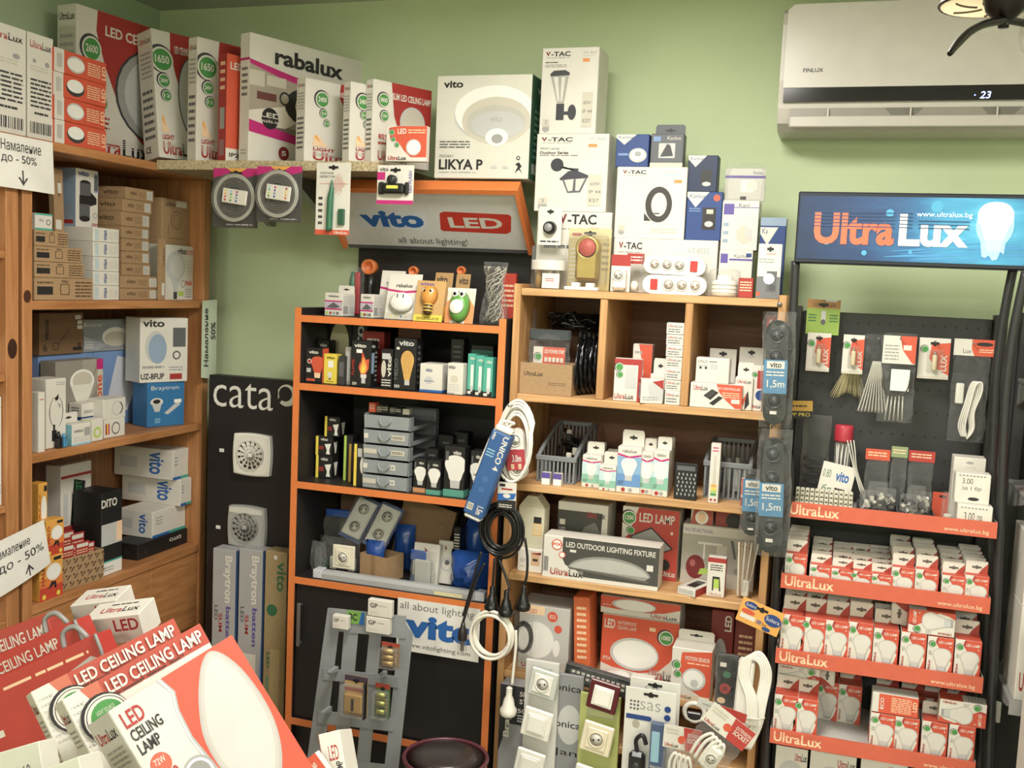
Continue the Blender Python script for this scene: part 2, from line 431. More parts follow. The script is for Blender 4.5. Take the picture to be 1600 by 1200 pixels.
# ---------------------------------------------------------------- pine shelf units along the left wall
XL = -2.16
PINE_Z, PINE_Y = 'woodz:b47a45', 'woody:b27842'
ZL0 = atX(165, 238, XL).z; ZL1 = 1.449; ZL2 = atX(188, 685, XL).z; ZL3 = atX(135, 917, XL).z
YA = ycol(51, XL, ZL1); YB = ycol(327, XL, ZL1)
TH = .026
u = empty('pine_shelf_unit', (XL, (YA+YB)/2, FLOOR)); tag(u, 'orange pine shelf unit in the corner left of the black fan display', 'shelf unit')
def kid(name, a, b, key, par, bv=.002):
    c = par.location; mb = MB(); mb.box(a[0]-c[0], a[1]-c[1], a[2]-c[2], b[0]-c[0], b[1]-c[1], b[2]-c[2], key, bv); return mb.build(name, par)
kid('side_board', (XW+.004, YA-.036, FLOOR), (XL, YA, ZL0-TH), PINE_Z, u)
kid('side_board', (XW+.004, YB-.036, FLOOR), (XL, YB, ZL0-TH), PINE_Z, u)
for i in range(7):
    y0 = YA+(YB-.036-YA)*i/7; y1 = YA+(YB-.036-YA)*(i+1)/7
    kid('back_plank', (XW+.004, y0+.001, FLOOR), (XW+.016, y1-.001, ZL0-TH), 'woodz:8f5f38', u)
kid('shelf_board', (XW+.003, YA-.04, ZL0-TH), (XL+.004, YB, ZL0), PINE_Y, u)
for z in (ZL1, ZL2, ZL3):
    kid('shelf_board', (XW+.017, YA+.0005, z-TH), (XL-.002, YB-.0365, z), PINE_Y, u)
for i in range(3):
    y0 = YA+(YB-.036-YA)*i/3; y1 = YA+(YB-.036-YA)*(i+1)/3
    kid('base_plank', (XL-.03, y0+.0015, ZL3-.30), (XL-.008, y1-.0015, ZL3-TH-.001), 'woody:b47a42', u)
    kid('base_plank', (XL-.05, y0+.0015, FLOOR), (XL-.028, y1-.0015, ZL3-.302), 'woody:a87040', u)
k = MB(); k.add([(XL+.0003-XL, YA-.02+math.cos(a)*.014-u.location.y, ZL1+.012+math.sin(a)*.018-FLOOR) for a in [i*PI/8 for i in range(16)]], [tuple(range(16))], 'paper:4a2614'); k.build('knot', u)
YN = YA-.05
v = empty('pine_shelf_unit', (XL, YN-.5, FLOOR)); tag(v, 'orange pine shelf unit cut off by the left edge of the picture', 'shelf unit')
kid('side_board', (XW+.004, YN-.045, FLOOR), (XL, YN, ZL0-TH), PINE_Z, v)
kid('side_board', (XW+.004, YN-1.0, FLOOR), (XL, YN-.96, ZL0-TH), PINE_Z, v)
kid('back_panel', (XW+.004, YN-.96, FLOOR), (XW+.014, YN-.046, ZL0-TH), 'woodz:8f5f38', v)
kid('shelf_board', (XW+.003, YN-1.0, ZL0-TH), (XL+.004, YN+.003, ZL0), PINE_Y, v)
ZN = [atX(9, 392, XL).z, atX(9, 585, XL).z, atX(12, 790, XL).z, atX(20, 968, XL).z]
for z in ZN: kid('shelf_board', (XW+.015, YN-.9595, z-TH*.8), (XL-.002, YN-.0455, z), PINE_Y, v)
k = MB(); k.add([(.0003, YN-.024+math.cos(a)*.017-v.location.y, atX(17, 545, XL).z+math.sin(a)*.028-FLOOR) for a in [i*PI/8 for i in range(16)]], [tuple(range(16))], 'paper:3a1c10'); k.build('knot', v)

# ---------------------------------------------------------------- corner shelf board above
YS = -.45
ZS = zrow(251, xcol(420, YS, 1.9), YS)
XS1 = xcol(592, YS, ZS)
o = slab('corner_shelf_board', (XL+.006, YS, ZS-.03), (XS1, -.002, ZS), 'chip:9c8a66', None, .001)
tag(o, 'long chipboard shelf high on the back wall carrying the upright lamp cartons', 'shelf')
e = MB(); e.box(XL+.006, YS-.0015, ZS-.0295, XS1, YS, ZS-.0005, 'chip:b3a27c'); e.build('front_edge', o)
for x in (-2.0, -1.75):
    br = MB(); br.prism([(-.002, ZS-.03), (-.3, ZS-.03), (-.3, ZS-.045), (-.03, ZS-.18), (-.002, ZS-.18)], x, x+.02, 'metal:9a9a98', 'yz'); br.build('bracket', o)

# ---------------------------------------------------------------- black cabinet with orange edges
YC = -.42
CX0, CX1 = xcol(461, YC, 1.45), xcol(791, YC, 1.44)
CZT = 1.452
def zc(px, py): return atY(px, py, YC).z
CZ = [zc(620, 500.5), zc(620, 610.5), zc(600, 767.5), zc(606, 922), zc(600, 1149)]
cb = empty('display_cabinet', ((CX0+CX1)/2, YC, FLOOR)); tag(cb, 'black display cabinet with orange edges and a slanted light sign on top', 'cabinet')
BLK, ORA = 'paint:262120:0.5', 'paint:e0782a:0.5'
def side(x0, x1):
    s = kid('side_panel', (x0, YC+.003, FLOOR), (x1, -.03, CZT), BLK, cb, .001)
    t = MB(); c = cb.location; t.box(x0-c[0], YC-c[1], 0, x1-c[0], YC+.0028-c[1], CZT-FLOOR, ORA); t.build('edge_trim', s)
side(CX0, CX0+.022); side(CX1-.022, CX1)
ZH0 = zrow(392, xcol(700, -.1, 1.65), -.1)
kid('back_panel', (CX0+.022, -.03, FLOOR), (CX1-.022, -.012, ZH0+.03), BLK, cb, .001)
for i, z in enumerate(CZ):
    s = kid('shelf' if i < 4 else 'bottom_board', (CX0+.0225, YC+.003, z-.022), (CX1-.0225, -.031, z), BLK, cb, .001)
    t = MB(); c = cb.location; t.box(CX0+.0222-c[0], YC-c[1], z-.022-FLOOR, CX1-.0222-c[0], YC+.0028-c[1], z-FLOOR, ORA); t.build('edge_trim', s)
XM = (CX0+CX1)/2+.02
for (a, b_, hx) in ((CX0+.024, XM-.0015, CX0+.045), (XM+.0015, CX1-.024, None)):
    dr = kid('door', (a, YC+.012, CZ[4]+.002), (b_, YC+.028, CZ[3]-.024), 'paint:1d1a1a:0.45', cb, .001)
    if hx:
        h = MB(); c = cb.location; z0, z1 = zc(474, 1010), zc(474, 942)
        h.box(hx-.006-c[0], -.012, z0-FLOOR, hx+.006-c[0], .0-.004, z1-FLOOR, 'metal:8a8a88', .002); h.box(hx-.003-c[0], -.005, z0-FLOOR+.006, hx+.003-c[0], .0125, z0-FLOOR+.012, 'metal:8a8a88'); h.box(hx-.003-c[0], -.005, z1-FLOOR-.012, hx+.003-c[0], .0125, z1-FLOOR-.006, 'metal:8a8a88'); h.build('handle', dr)
kid('plinth', (CX0+.0225, YC+.03, FLOOR), (CX1-.0225, YC+.045, CZ[4]-.0225), BLK, cb, .001)
# slanted header sign: bottom edge near the back panel, top edge leaning out
HX0, HX1 = xcol(546, -.10, ZH0), xcol(829, -.10, ZH0)
YHT = -.28
ZHT = zrow(281, (HX0+HX1)/2, YHT)
ZHT = min(ZHT, ZS-.03-.036)
w = HX1-HX0; dy = YHT+.10; dz = ZHT-ZH0; hl = math.hypot(dy, dz); ang = math.atan2(-dy, dz)
hb = MB(); hb.box(-w/2, 0, 0, w/2, .02, hl, 'paint:d6d6d3:0.4', .001)
hs = hb.build('header_sign', cb, ((HX0+HX1)/2-cb.location.x, -.10-cb.location.y, ZH0-FLOOR), (ang, 0, 0))
ft = MB(); ft.box(-w/2-.012, -.02, hl, w/2+.012, .024, hl+.018, ORA); ft.box(-w/2-.012, -.02, .012, -w/2, .024, hl, ORA); ft.box(w/2, -.02, .012, w/2+.012, .024, hl, ORA); ft.build('orange_frame', hs)
add_art(hs, {'f': [('r', .0, .0, 1, .06, 'D'),
    ('p', [(.10, .36), (.48, .34), (.505, .64), (.12, .68)], 'paint:d5d9de'),
    ('p', [(.565, .34), (.90, .32), (.925, .36), (.945, .60), (.935, .635), (.60, .66), (.575, .63), (.555, .37)], 'paint:c83420'),
    ('t', 'vito', .13, .38, .475, .65, 'B', .045), ('t', 'LED', .61, .40, .89, .57, 'W', .03), ('t', 'all about lighting!', .30, .085, .68, .215, 'D', .0)]}, w, .02, hl)

# ---------------------------------------------------------------- oak shelf unit in the middle
YO = -.40
OX0, OX1 = -.934, -.149
OZ = [1.546, 1.231, .961, .684, atY(805, 1050, YO).z, .20]
OAKX, OAKZ, OAKB = 'woodx:c79a63', 'woodz:c09058', 'woodx:7a4e33'  # back panel oak is browner, with the shelf shade put into its colour
un = empty('oak_shelf_unit', ((OX0+OX1)/2, YO, FLOOR)); tag(un, 'light oak shelf unit with three cubbies on top, between black cabinet and bulb rack', 'shelf unit')
kid('side_board', (OX0, YO, FLOOR), (OX0+.022, -.012, OZ[0]+.012), OAKZ, un)
kid('side_board', (OX1-.022, YO, FLOOR), (OX1, -.012, OZ[0]+.012), OAKZ, un)
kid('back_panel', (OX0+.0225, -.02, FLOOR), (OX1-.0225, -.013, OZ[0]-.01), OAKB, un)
for i, z in enumerate(OZ):
    kid('shelf_board', (OX0+.0225, YO+.001, z-.022), (OX1-.0225, -.0205, z), OAKX, un)
OD = [xcol(938, YO, 1.4)+.004, xcol(1071, YO, 1.4)+.004]
for x in OD: kid('divider', (x-.011, YO+.003, OZ[1]+.0005), (x+.011, -.021, OZ[0]-.0225), OAKZ, un)

# ---------------------------------------------------------------- black fan display panel
YP = -.24
PX0, PX1 = xcol(326, YP, 1.1), CX0-.004
PZT = zrow(592, (PX0+PX1)/2, YP)
pn = slab('fan_display_stand', (PX0, YP, FLOOR), (PX1, YP+.05, PZT), 'paint:231f1f:0.45', None, .002)
tag(pn, 'tall black display panel showing two extractor fans beside the black cabinet', 'display stand')
def on_panel(px, py): p = atY(px, py, YP-.0005); return p
t_ = MB(); pr_ = MB()
def pan(art, px0, py0, px1, py1):
    a, b = on_panel(px0, py1), on_panel(px1, py0); draw(art, b.x-a.x, b.z-a.z, lambda U, V, e: (a.x+U*(b.x-a.x), YP-e, a.z+V*(b.z-a.z)), pr_, t_)
pan([('t', 'cata', 0, 0, 1, 1, 'E', -.006)], 333, 602, 427, 634)
pan([('c', .5, .5, .5, 'E'), ('c', .42, .56, .34, 'k'), ('p', [(.0, .0), (.25, .30), (.1, .45), (-.0, .3)], 'k')], 434, 602, 462, 634)
pr_.build('logo_ring', pn); t_.build('lettering', pn)
fan_masters = []
for (cx, cy, white) in ((397.5, 709.5, True), (389, 821.5, False)):
    p = on_panel(cx, cy); s = .15
    f = empty('extractor_fan', (p.x, YP-.0012, p.z)); tag(f, 'white square extractor fan on the black display panel, upper one' if white else 'silver grey square extractor fan on the black panel, lower one', 'fan', 'extractor fans on the display panel')
    key = 'plastic:e8e4da' if white else 'plastic:a9a9a5'
    out = []
    for (sx, sy) in ((-1,-1),(1,-1),(1,1),(-1,1)):
        out.append((sx, sy))
    pts = []
    for i in range(4):
        a, b = Vector(out[i]), Vector(out[(i+1) % 4])
        nrm = Vector((b-a)); nn = Vector((nrm.y, -nrm.x)).normalized()
        for k in range(8):
            tt = k/8; q = a+(b-a)*tt + nn*.07*math.sin(PI*tt); pts.append((q.x*s*.46, q.y*s*.46))
    pm = MB(); pm.prism(pts, -.018, 0, key); pm.prism([(x*.93, y*.93) for x, y in pts], -.022, -.018, key); pm.build('faceplate', f)
    if not white:
        arcp = MB(); arcp.prism([(x*.93, y*.93) for x, y in pts if y > .035*s/.15]+[(.0, .045*s/.15)], -.0235, -.0222, 'plastic:d6d3ca'); arcp.build('top_band', f)
    R0 = s*.335
    bm_ = MB(); bm_.lathe([(R0, .0236), (R0, .0225)], 'plastic:5a564f', 28, axis='y'); bm_.build('fan_opening', f)
    for k in range(14):
        a = 2*PI*k/14; g = MB()
        ca, sa = math.cos(a), math.sin(a)
        q = [(R0*.2, -.004), (R0*.97, -.0065), (R0*.97, .0055), (R0*.2, .002)]
        g.add([(x*ca-z*sa, -.0245-(.004 if z > 0 else 0), x*sa+z*ca) for x, z in q], [(0,1,2,3)], 'plastic:d9d5ca' if white else 'plastic:8c8a86'); g.build('blade', f)
    for rr_ in (.45, .72, 1.0):
        g = MB(); g.tube([(R0*rr_*math.cos(a), -.0285, R0*rr_*math.sin(a)) for a in [2*PI*i/28 for i in range(28)]], .0012, key, 5, True); g.build('grille_ring', f)
    g = MB(); g.box(-.007, -.032, -.007, .007, -.0245, .007, key, .001); g.build('hub', f)
    q = on_panel(cx-51 if white else cx-48, cy-6 if white else cy+2); st = MB(); st.box(q.x-p.x-.009, -.0002, q.z-p.z-.006, q.x-p.x+.009, .0008, q.z-p.z+.006, 'E'); st.build('price_sticker', f)

# ---------------------------------------------------------------- air conditioner
AX0, AX1, AZ0, AZ1 = -.223, .70, 2.034, 2.378
ac = empty('air_conditioner', ((AX0+AX1)/2, 0, AZ0)); tag(ac, 'white wall air conditioner with a dark display strip', 'air conditioner')
W2 = (AX1-AX0)/2; hA = AZ1-AZ0
ACW = 'plastic:c3bdb3:0.35'
prof = [(-.004, 0), (-.15, 0), (-.185, .02), (-.198, .06), (-.205, .14), (-.205, hA-.05), (-.195, hA-.015), (-.17, hA), (-.004, hA)]
b = MB(); b.prism(prof, -W2, W2, ACW, 'yz'); b.build('body', ac)
px = lambda x, y: (atY(x, y, -.206).x-ac.location.x, atY(x, y, -.206).z-AZ0)
z_d0, z_d1 = px(1400, 158)[1], px(1400, 137)[1]
fp = MB()
r_ = .02; pts = [(-W2+.012, z_d1+.003), (W2-.012, z_d1+.003), (W2-.012, hA-.01), (W2-.03, hA+.004), (-W2+.03, hA+.004), (-W2+.012, hA-.012)]
fp.prism(pts, -.213, -.2055, 'plastic:c6c0b6:0.3'); fpo = fp.build('front_panel', ac)
lg = MB(); pr2 = MB(); a = px(1255, 114); c = px(1287, 107)
draw([('t', 'FINLUX', 0, 0, 1, 1, 'k', .02)], c[0]-a[0], c[1]-a[1], lambda U, V, e: (a[0]+U*(c[0]-a[0]), -.2132-e, a[1]+V*(c[1]-a[1])), pr2, lg); lg.build('logo', fpo)
ds = MB(); ds.box(-W2+.014, -.2115, z_d0, W2-.014, -.2045, z_d1+.002, 'plastic:1c1a1a:0.15'); dso = ds.build('display_strip', ac)
dg = MB(); a = px(1530, 154.5); c = px(1547, 143)
draw([('t', '23', 0, 0, 1, 1, 'emit:9fb4ff:2.2', .01), ], c[0]-a[0], c[1]-a[1], lambda U, V, e: (a[0]+U*(c[0]-a[0])+(V*.004), -.2117-e, a[1]+V*(c[1]-a[1])), dg, dg)
q = px(1523, 149); dg.add([(q[0]+math.cos(i*PI/5)*.0022, -.2118, q[1]+math.sin(i*PI/5)*.0022) for i in range(10)], [tuple(range(10))], 'emit:8fa4ff:1.5'); dg.build('display_digits', dso)
od = MB(); zo0, zo1 = .012, z_d0-.016
od.box(-W2+.035, -.2, zo0, W2-.035, -.196, zo1, 'plastic:8d877c'); odo = od.build('air_outlet', ac)
lv = MB(); lv.box(-W2+.034, -.209, .006, W2-.034, -.2005, zo1*.62, 'plastic:beb8ae', .003); lv.build('louver', ac)
for i in range(4):
    x = -W2+.14+i*.22
    g = MB(); g.box(x-.002, -.211, zo1*.5, x+.002, -.2005, zo1*.95, 'plastic:c8c2b7'); g.build('louver_clip', ac)
for x in (-.12, .13, .38):
    g = MB(); g.prism([(x-.05, zo1*.98), (x+.05, zo1*.98), (x+.03, zo1*.6), (x-.03, zo1*.6)], -.2005, -.1985, 'plastic:6f6a62'); g.build('vane', ac)

# ---------------------------------------------------------------- bulb rack (gondola) on the right
YR = -.50
RX0, RX1 = -.109, .408
rk = empty('bulb_display_rack', ((RX0+RX1)/2, YR, FLOOR)); tag(rk, 'black steel display rack with red shelf strips and a blue light sign', 'display rack')
BS = 'paint:2b2a2b:0.4'
YPB = -.22
pb = kid('pegboard', (-.112, YPB, .1), (.392, YPB+.02, 1.517), 'paint:333334:0.5', rk, .002)
hl_ = MB(); c = rk.location
for j, z in enumerate([1.49, 1.40, 1.31, 1.245, 1.18, 1.115, 1.05]):
    for i in range(18):
        x = -.10+i*.0285; hl_.add([(x-c[0]+.0035*math.cos(a), YPB-.0004-c[1], z-FLOOR+.0035*math.sin(a)) for a in [k*PI/4 for k in range(8)]], [tuple(range(8))], 'K')
hl_.build('peg_hole_pattern', pb)['kind'] = 'stuff'
kid('upright', (.392, YPB-.03, FLOOR), (.425, YPB+.02, 1.53), BS, rk)
kid('upright', (-.146, YPB-.03, FLOOR), (-.113, YPB+.02, 1.53), BS, rk)
def rk_tube(pts, Y, r, name):
    t = MB(); t.tube([atY(x, y, Y)-rk.location for x, y in pts], r, BS, 10); t.build(name, rk)
rk_tube([(1583, 420), (1573, 470), (1563, 530), (1556, 600), (1552, 700), (1549, 800), (1543, 950), (1535, 1100), (1530, 1230)], -.40, .012, 'curved_post')
rk_tube([(1603, 425), (1591, 480), (1580, 540), (1572, 610), (1567, 700), (1563, 800), (1557, 950), (1549, 1100), (1544, 1230)], -.46, .012, 'curved_post')
rk_tube([(1243, 408), (1240, 470), (1232, 620), (1222, 780), (1212, 930), (1203, 1080), (1194, 1230)], -.426, .012, 'curved_post')
STR = 'paint:cf5a3c:0.45'
RZ = [1.010, .814, .605, .379]
TZ = [z-(.036 if i < 2 else .012) for i, z in enumerate(RZ)]      # tray floors
for i, z in enumerate(RZ):
    t = kid('tray', (RX0, YR+.004, TZ[i]-.004), (RX1, YPB-.001, TZ[i]), 'paint:b9b7b2:0.4', rk, 0)
    for x in (RX0, RX1-.003):
        e = MB(); c = rk.location; e.prism([(YR+.004-c[1], z-.036-FLOOR), (YPB-.002-c[1], z-.036-FLOOR), (YPB-.002-c[1], z+.0-FLOOR), (YR+.004-c[1], z+.0-FLOOR)], x-c[0], x+.003-c[0], 'paint:a9a7a2:0.4', 'yz'); e.build('tray_end', t)
    s = MB(); s.box(RX0-c[0], -.002, z-.041-FLOOR, RX1-c[0], .0035, z-FLOOR, STR)
    pr, tx = s, []
    def Pt(U, V, e, z=z): return (RX0-c[0]+U*(RX1-RX0), -.0022-e, z-.041-FLOOR+V*.041)
    draw([('ux', .02, .18, .265, .86, 'F', 'F', STR), ('t', 'www.ultrolux.bg' if i == 1 else 'www.ultralux.bg', .76, .12, .965, .46, 'F', .005)], RX1-RX0, .041, Pt, pr, tx)
    so = s.build('price_strip', t)
    for w_ in tx: w_.build('lettering', so)
# light-box sign
SX0, SX1 = xcol(1247, -.45, 1.8), .44
SZ1, SZ0 = 1.834, zrow(410, xcol(1242, -.45, 1.65), -.45)
sgn = kid('light_sign', (SX0, -.45, SZ0), (SX1, -.37, SZ1), 'paint:1c2230:0.4', rk, .003)
W_, H_ = SX1-SX0-.012, SZ1-SZ0-.022
pr, tx = MB(), MB()
sm_ = bpy.data.materials.new('backlit_sign'); nt, bs = nodes_of(sm_); N = nt.nodes; Lk = nt.links
tc = N.new('ShaderNodeTexCoord'); sp = N.new('ShaderNodeSeparateXYZ'); Lk.new(tc.outputs['Generated'], sp.inputs[0])
no = N.new('ShaderNodeTexNoise'); no.inputs['Scale'].default_value = 4.5; Lk.new(tc.outputs['Generated'], no.inputs['Vector'])
dist = N.new('ShaderNodeVectorMath'); dist.operation = 'DISTANCE'; dist.inputs[1].default_value = (.80, 0, .6)
mp = N.new('ShaderNodeMapping'); mp.inputs['Scale'].default_value = (1, 0, .35); mp.inputs['Location'].default_value = (0, 0, .39); Lk.new(tc.outputs['Generated'], mp.inputs[0]); Lk.new(mp.outputs[0], dist.inputs[0])
ad = N.new('ShaderNodeMath'); ad.operation = 'MULTIPLY_ADD'; ad.inputs[1].default_value = .35; Lk.new(no.outputs['Fac'], ad.inputs[0]); Lk.new(dist.outputs['Value'], ad.inputs[2])
rp = N.new('ShaderNodeValToRGB'); rp.color_ramp.elements[0].position = .10; rp.color_ramp.elements[0].color = (*lin('7fd8e8'), 1)
rp.color_ramp.elements[1].position = .95; rp.color_ramp.elements[1].color = (*lin('1b2c4c'), 1)
for pz, hx in ((.30, '2f97bd'), (.50, '1f6391'), (.68, '24426e')):
    e_ = rp.color_ramp.elements.new(pz); e_.color = (*lin(hx), 1)
Lk.new(ad.outputs[0], rp.inputs[0]); Lk.new(rp.outputs[0], bs.inputs['Base Color']); Lk.new(rp.outputs[0], bs.inputs['Emission Color']); bs.inputs['Emission Strength'].default_value = .35; bs.inputs['Roughness'].default_value = .3
MATS['backlit_sign'] = sm_
sf = MB(); c = rk.location
sf.box(SX0+.006-c[0], -.4520-c[1], SZ0+.011-FLOOR, SX1-.006-c[0], -.4501-c[1], SZ1-.011-FLOOR, 'backlit_sign')
LA = 'emit:e0643c:0.25'; LB = 'emit:e8e4d0:0.3'
def SP(U, V, e): return (SX0+.006-c[0]+U*W_, -.4521-e-c[1], SZ0+.011-FLOOR+V*H_)
art = []
rr = random.Random(3)
for i in range(16):
    y = .03+.018*i; x0 = .38+rr.random()*.5; art.append(('p', [(x0, y), (x0+.10+.2*rr.random(), y+.02+.05*rr.random()), (x0+.12, y+.055), (x0, y+.006)], 'emit:3a87b8:0.4'))
for (u_, v_, s_) in ((.60, .86, .09), (.40, .75, .06), (.13, .28, .05), (.30, .12, .04), (.5, .15, .03)): art.append(('c', u_, v_, s_, 'emit:3f9cc0:0.3'))
art += [('e', .845, .60, .078, .345, 'emit:8fe0ee:0.4'), ('p', [(.79, .36), (.80, .12), (.815, .10), (.83, .14), (.845, .06), (.865, .08), (.875, .20), (.89, .16), (.895, .40)], 'emit:8fd0e4:0.5'), ('bulb', .845, .575, .74, 'emit:f4eedc:0.55', 'emit:9fd4e4:0.5'),
        ('t', 'Ultra', .07, .24, .425, .74, LA, .035), ('t', 'Lux', .445, .24, .74, .74, LB, .035), ('t', 'www.ultralux.bg', .515, .68, .75, .78, 'emit:cfe8ee:0.4', .005)]
tx = []; draw(art, W_, H_, SP, sf, tx); sfo = sf.build('sign_face', sgn)
def stripes(mb, x0, x1, n=5):
    for i in range(n):
        y = .52+.055*i; mb.add([SP(x0, y, .003), SP(x1, y, .003), SP(x1, y+.014, .003), SP(x0, y+.014, .003)], [(0,1,2,3)], 'paper:2b4a78')
stripes(tx[0], .07, .425); stripes(tx[1], .445, .50); stripes(tx[1], .525, .74, 3)
for w_ in tx: w_.build('lettering', sfo)

# ---------------------------------------------------------------- grey rack cut off at the right edge
gx0 = .452
gr = empty('grey_shelf_rack', (gx0+.4, -.3, FLOOR)); tag(gr, 'grey steel shelf rack cut off by the right edge of the picture', 'shelf rack')
kid('back_panel', (gx0, -.22, FLOOR), (gx0+.8, -.2, 1.52), 'paint:3a3a3b:0.5', gr)
kid('upright', (gx0+.006, -.25, FLOOR), (gx0+.036, -.222, 1.54), 'paint:2e2e2f:0.5', gr)
GZ = [atY(1585, 600, -.5).z, atY(1585, 775, -.52).z, atY(1585, 1095, -.55).z]
for z, yf in zip(GZ, (-.48, -.52, -.56)):
    s = kid('shelf_board', (gx0+.01, yf, z-.012), (gx0+.8, -.2205, z), 'paint:8c8b88:0.4', gr)
    g = MB(); c = gr.location; g.box(gx0+.01-c[0], yf-.004-c[1], z-.032-FLOOR, gx0+.8-c[0], yf-.0003-c[1], z+.006-FLOOR, 'paint:9a9996:0.4'); g.build('front_lip', s)
    g = MB(); g.prism([(yf-c[1], z-.013-FLOOR), (-.2505-c[1], z-.013-FLOOR), (-.2505-c[1], z-.075-FLOOR), (yf+.05-c[1], z-.03-FLOOR)], gx0+.012-c[0], gx0+.018-c[0], 'paint:8c8b88:0.4', 'yz'); g.build('bracket', s)

# ---------------------------------------------------------------- hanging lamp, only its lower edge in the picture
LD = 1.15
p0 = atD(1572, -8, LD)
ch = empty('hanging_lamp', p0); tag(ch, 'dark metal hanging lamp with patterned glass shade, cut off by the top edge', 'lamp')
BM_ = 'metal:2a2422:0.35'
g = MB(); g.lathe([(.003, -.030), (.010, -.028), (.020, -.018), (.024, -.004), (.020, .010), (.010, .02), (.005, .03), (.005, CEIL-p0.z-.001)], BM_, 20); g.build('centre_knob', ch)
dn = MB(); dn.tube([Vector((0, 0, -.03)), Vector((0, 0, -.036))], .006, BM_, 10); dn.build('finial', ch)
sh = atD(1545, 4, LD+.05)-p0
g = MB(); g.lathe([(.001, .0), (.03, -.003), (.052, -.004), (.0535, -.002), (.0525, .004), (.034, .014), (.02, .02), (.008, .022)], 'shade:e6dcc4', 28, c=sh); so = g.build('glass_shade', ch); g = MB(); g.tube([sh+Vector((.054*math.cos(a), .054*math.sin(a), -.002)) for a in [2*PI*i/32 for i in range(32)]], .002, 'metal:4a3a30', 6, True); g.build('metal_rim', so)
g = MB()
for k in range(6):
    a = 2*PI*k/6
    pts = [sh+Vector((math.cos(a+t*.5)*(.012+.03*t), math.sin(a+t*.5)*(.012+.03*t), -.0052)) for t in [i/8 for i in range(9)]]
    g.tube(pts, .0012, 'paper:5c4a38', 5)
g.build('scroll_pattern', so)
def arm(pts):
    g = MB(); q = [atD(x, y, LD+dd)-p0 for x, y, dd in pts]; g.tube(q, [.0028]+[.0045]*(len(q)-1), BM_, 8); g.build('curved_arm', ch)
arm([(1484, 84, -.10), (1498, 66, -.08), (1516, 49, -.06), (1538, 38, -.03), (1560, 33, -.01), (1572, 31, 0)])
arm([(1660, 84, .10), (1646, 66, .08), (1628, 49, .06), (1606, 38, .03), (1584, 33, .01), (1572, 31, 0)])
q = atD(1618, 58, LD+.04)-p0
g = MB(); g.lathe([(.004, .034), (.012, .03), (.017, .018), (.018, 0), (.015, -.014), (.008, -.02), (.001, -.021)], 'clear:ffffff', 20, c=q); g.build('glass_drop', ch)
# ---------------------------------------------------------------- print designs
LC = 'LED CEILING'
def ceil_cover(lum, lum2=None, title='LED CEILING LAMP', red='R', disc='S', logo=True, sub=True, tu=(.40, .96)):
    a = [('p', [(.42, 1), (1, 1), (1, .12), (.9, .2), (.76, .34), (.62, .5), (.5, .66), (.40, .84)], red),
         ('e', .92, .50, .40, .34, 'd'), ('e', .93, .50, .385, .33, disc), ('e', .96, .50, .30, .27, 'O'), ('t', title, .5 if tu == (.40, .96) else tu[0], .84, 1.0 if tu == (.40, .96) else tu[1], .90, 'W')]
    if lum: a.append(('bd', .2, .77, .10, lum))
    if lum2: a += [('bd', .22, .605, .055, lum2), ('bd', .26, .49, .045, '12')]
    if sub: a += [('p', [(.10, .30), (.10, .20), (.28, .20), (.16, .33)], 'F'), ('p', [(.11, .30), (.13, .34), (.19, .25)], 'H'), ('t', 'LIGHT', .10, .145, .36, .185, 'R')]
    if logo: a.append(('ux', .10, .03, .88, .13, 'R', 'k', 'W'))
    return a
SPINE = [('ux', .12, .90, .88, .945, 'R', 'k', None), ('l', .15, .62, .85, .84, 6, 'g'), ('l', .15, .14, .85, .55, 7, 'D')]
WSIDE = [('ux', .08, .86, .92, .93, 'R', 'k', 'W'), ('e', .25, .74, .07, .02, 'g'), ('e', .75, .73, .09, .025, 'g'), ('l', .08, .64, .8, .70, 2, 'O'), ('l', .1, .29, .92, .58, 7, 'd'), ('l', .25, .22, .8, .27, 1, 'd'), ('b', .08, .05, .92, .16, 'd')]
CARD = 'card:a3825a'
CARDT = 'paper:5c452e'
def brown(pic=True): 
    return [('r', .04, .25, .30, .62, 'k'), ('l', .04, .70, .30, .88, 1, CARDT), ('r', .42, .25, .58, .75, CARDT), ('r', .435, .29, .565, .71, CARD), ('t', 'vito', .44, .80, .56, .94, CARDT), ('l', .68, .12, .97, .90, 5, CARDT)]
BR2 = {'f': [('t', 'vito', .15, .40, .38, .72, CARDT), ('l', .45, .25, .68, .75, 3, 'paper:8a6b48'), ('r', .74, .15, .95, .85, 'W'), ('b', .76, .2, .93, .8, 'g')], 'l': [('t', 'vito', .55, .40, .85, .75, CARDT), ('r', .1, .3, .35, .7, CARDT), ('r', .12, .34, .33, .66, CARD)]}

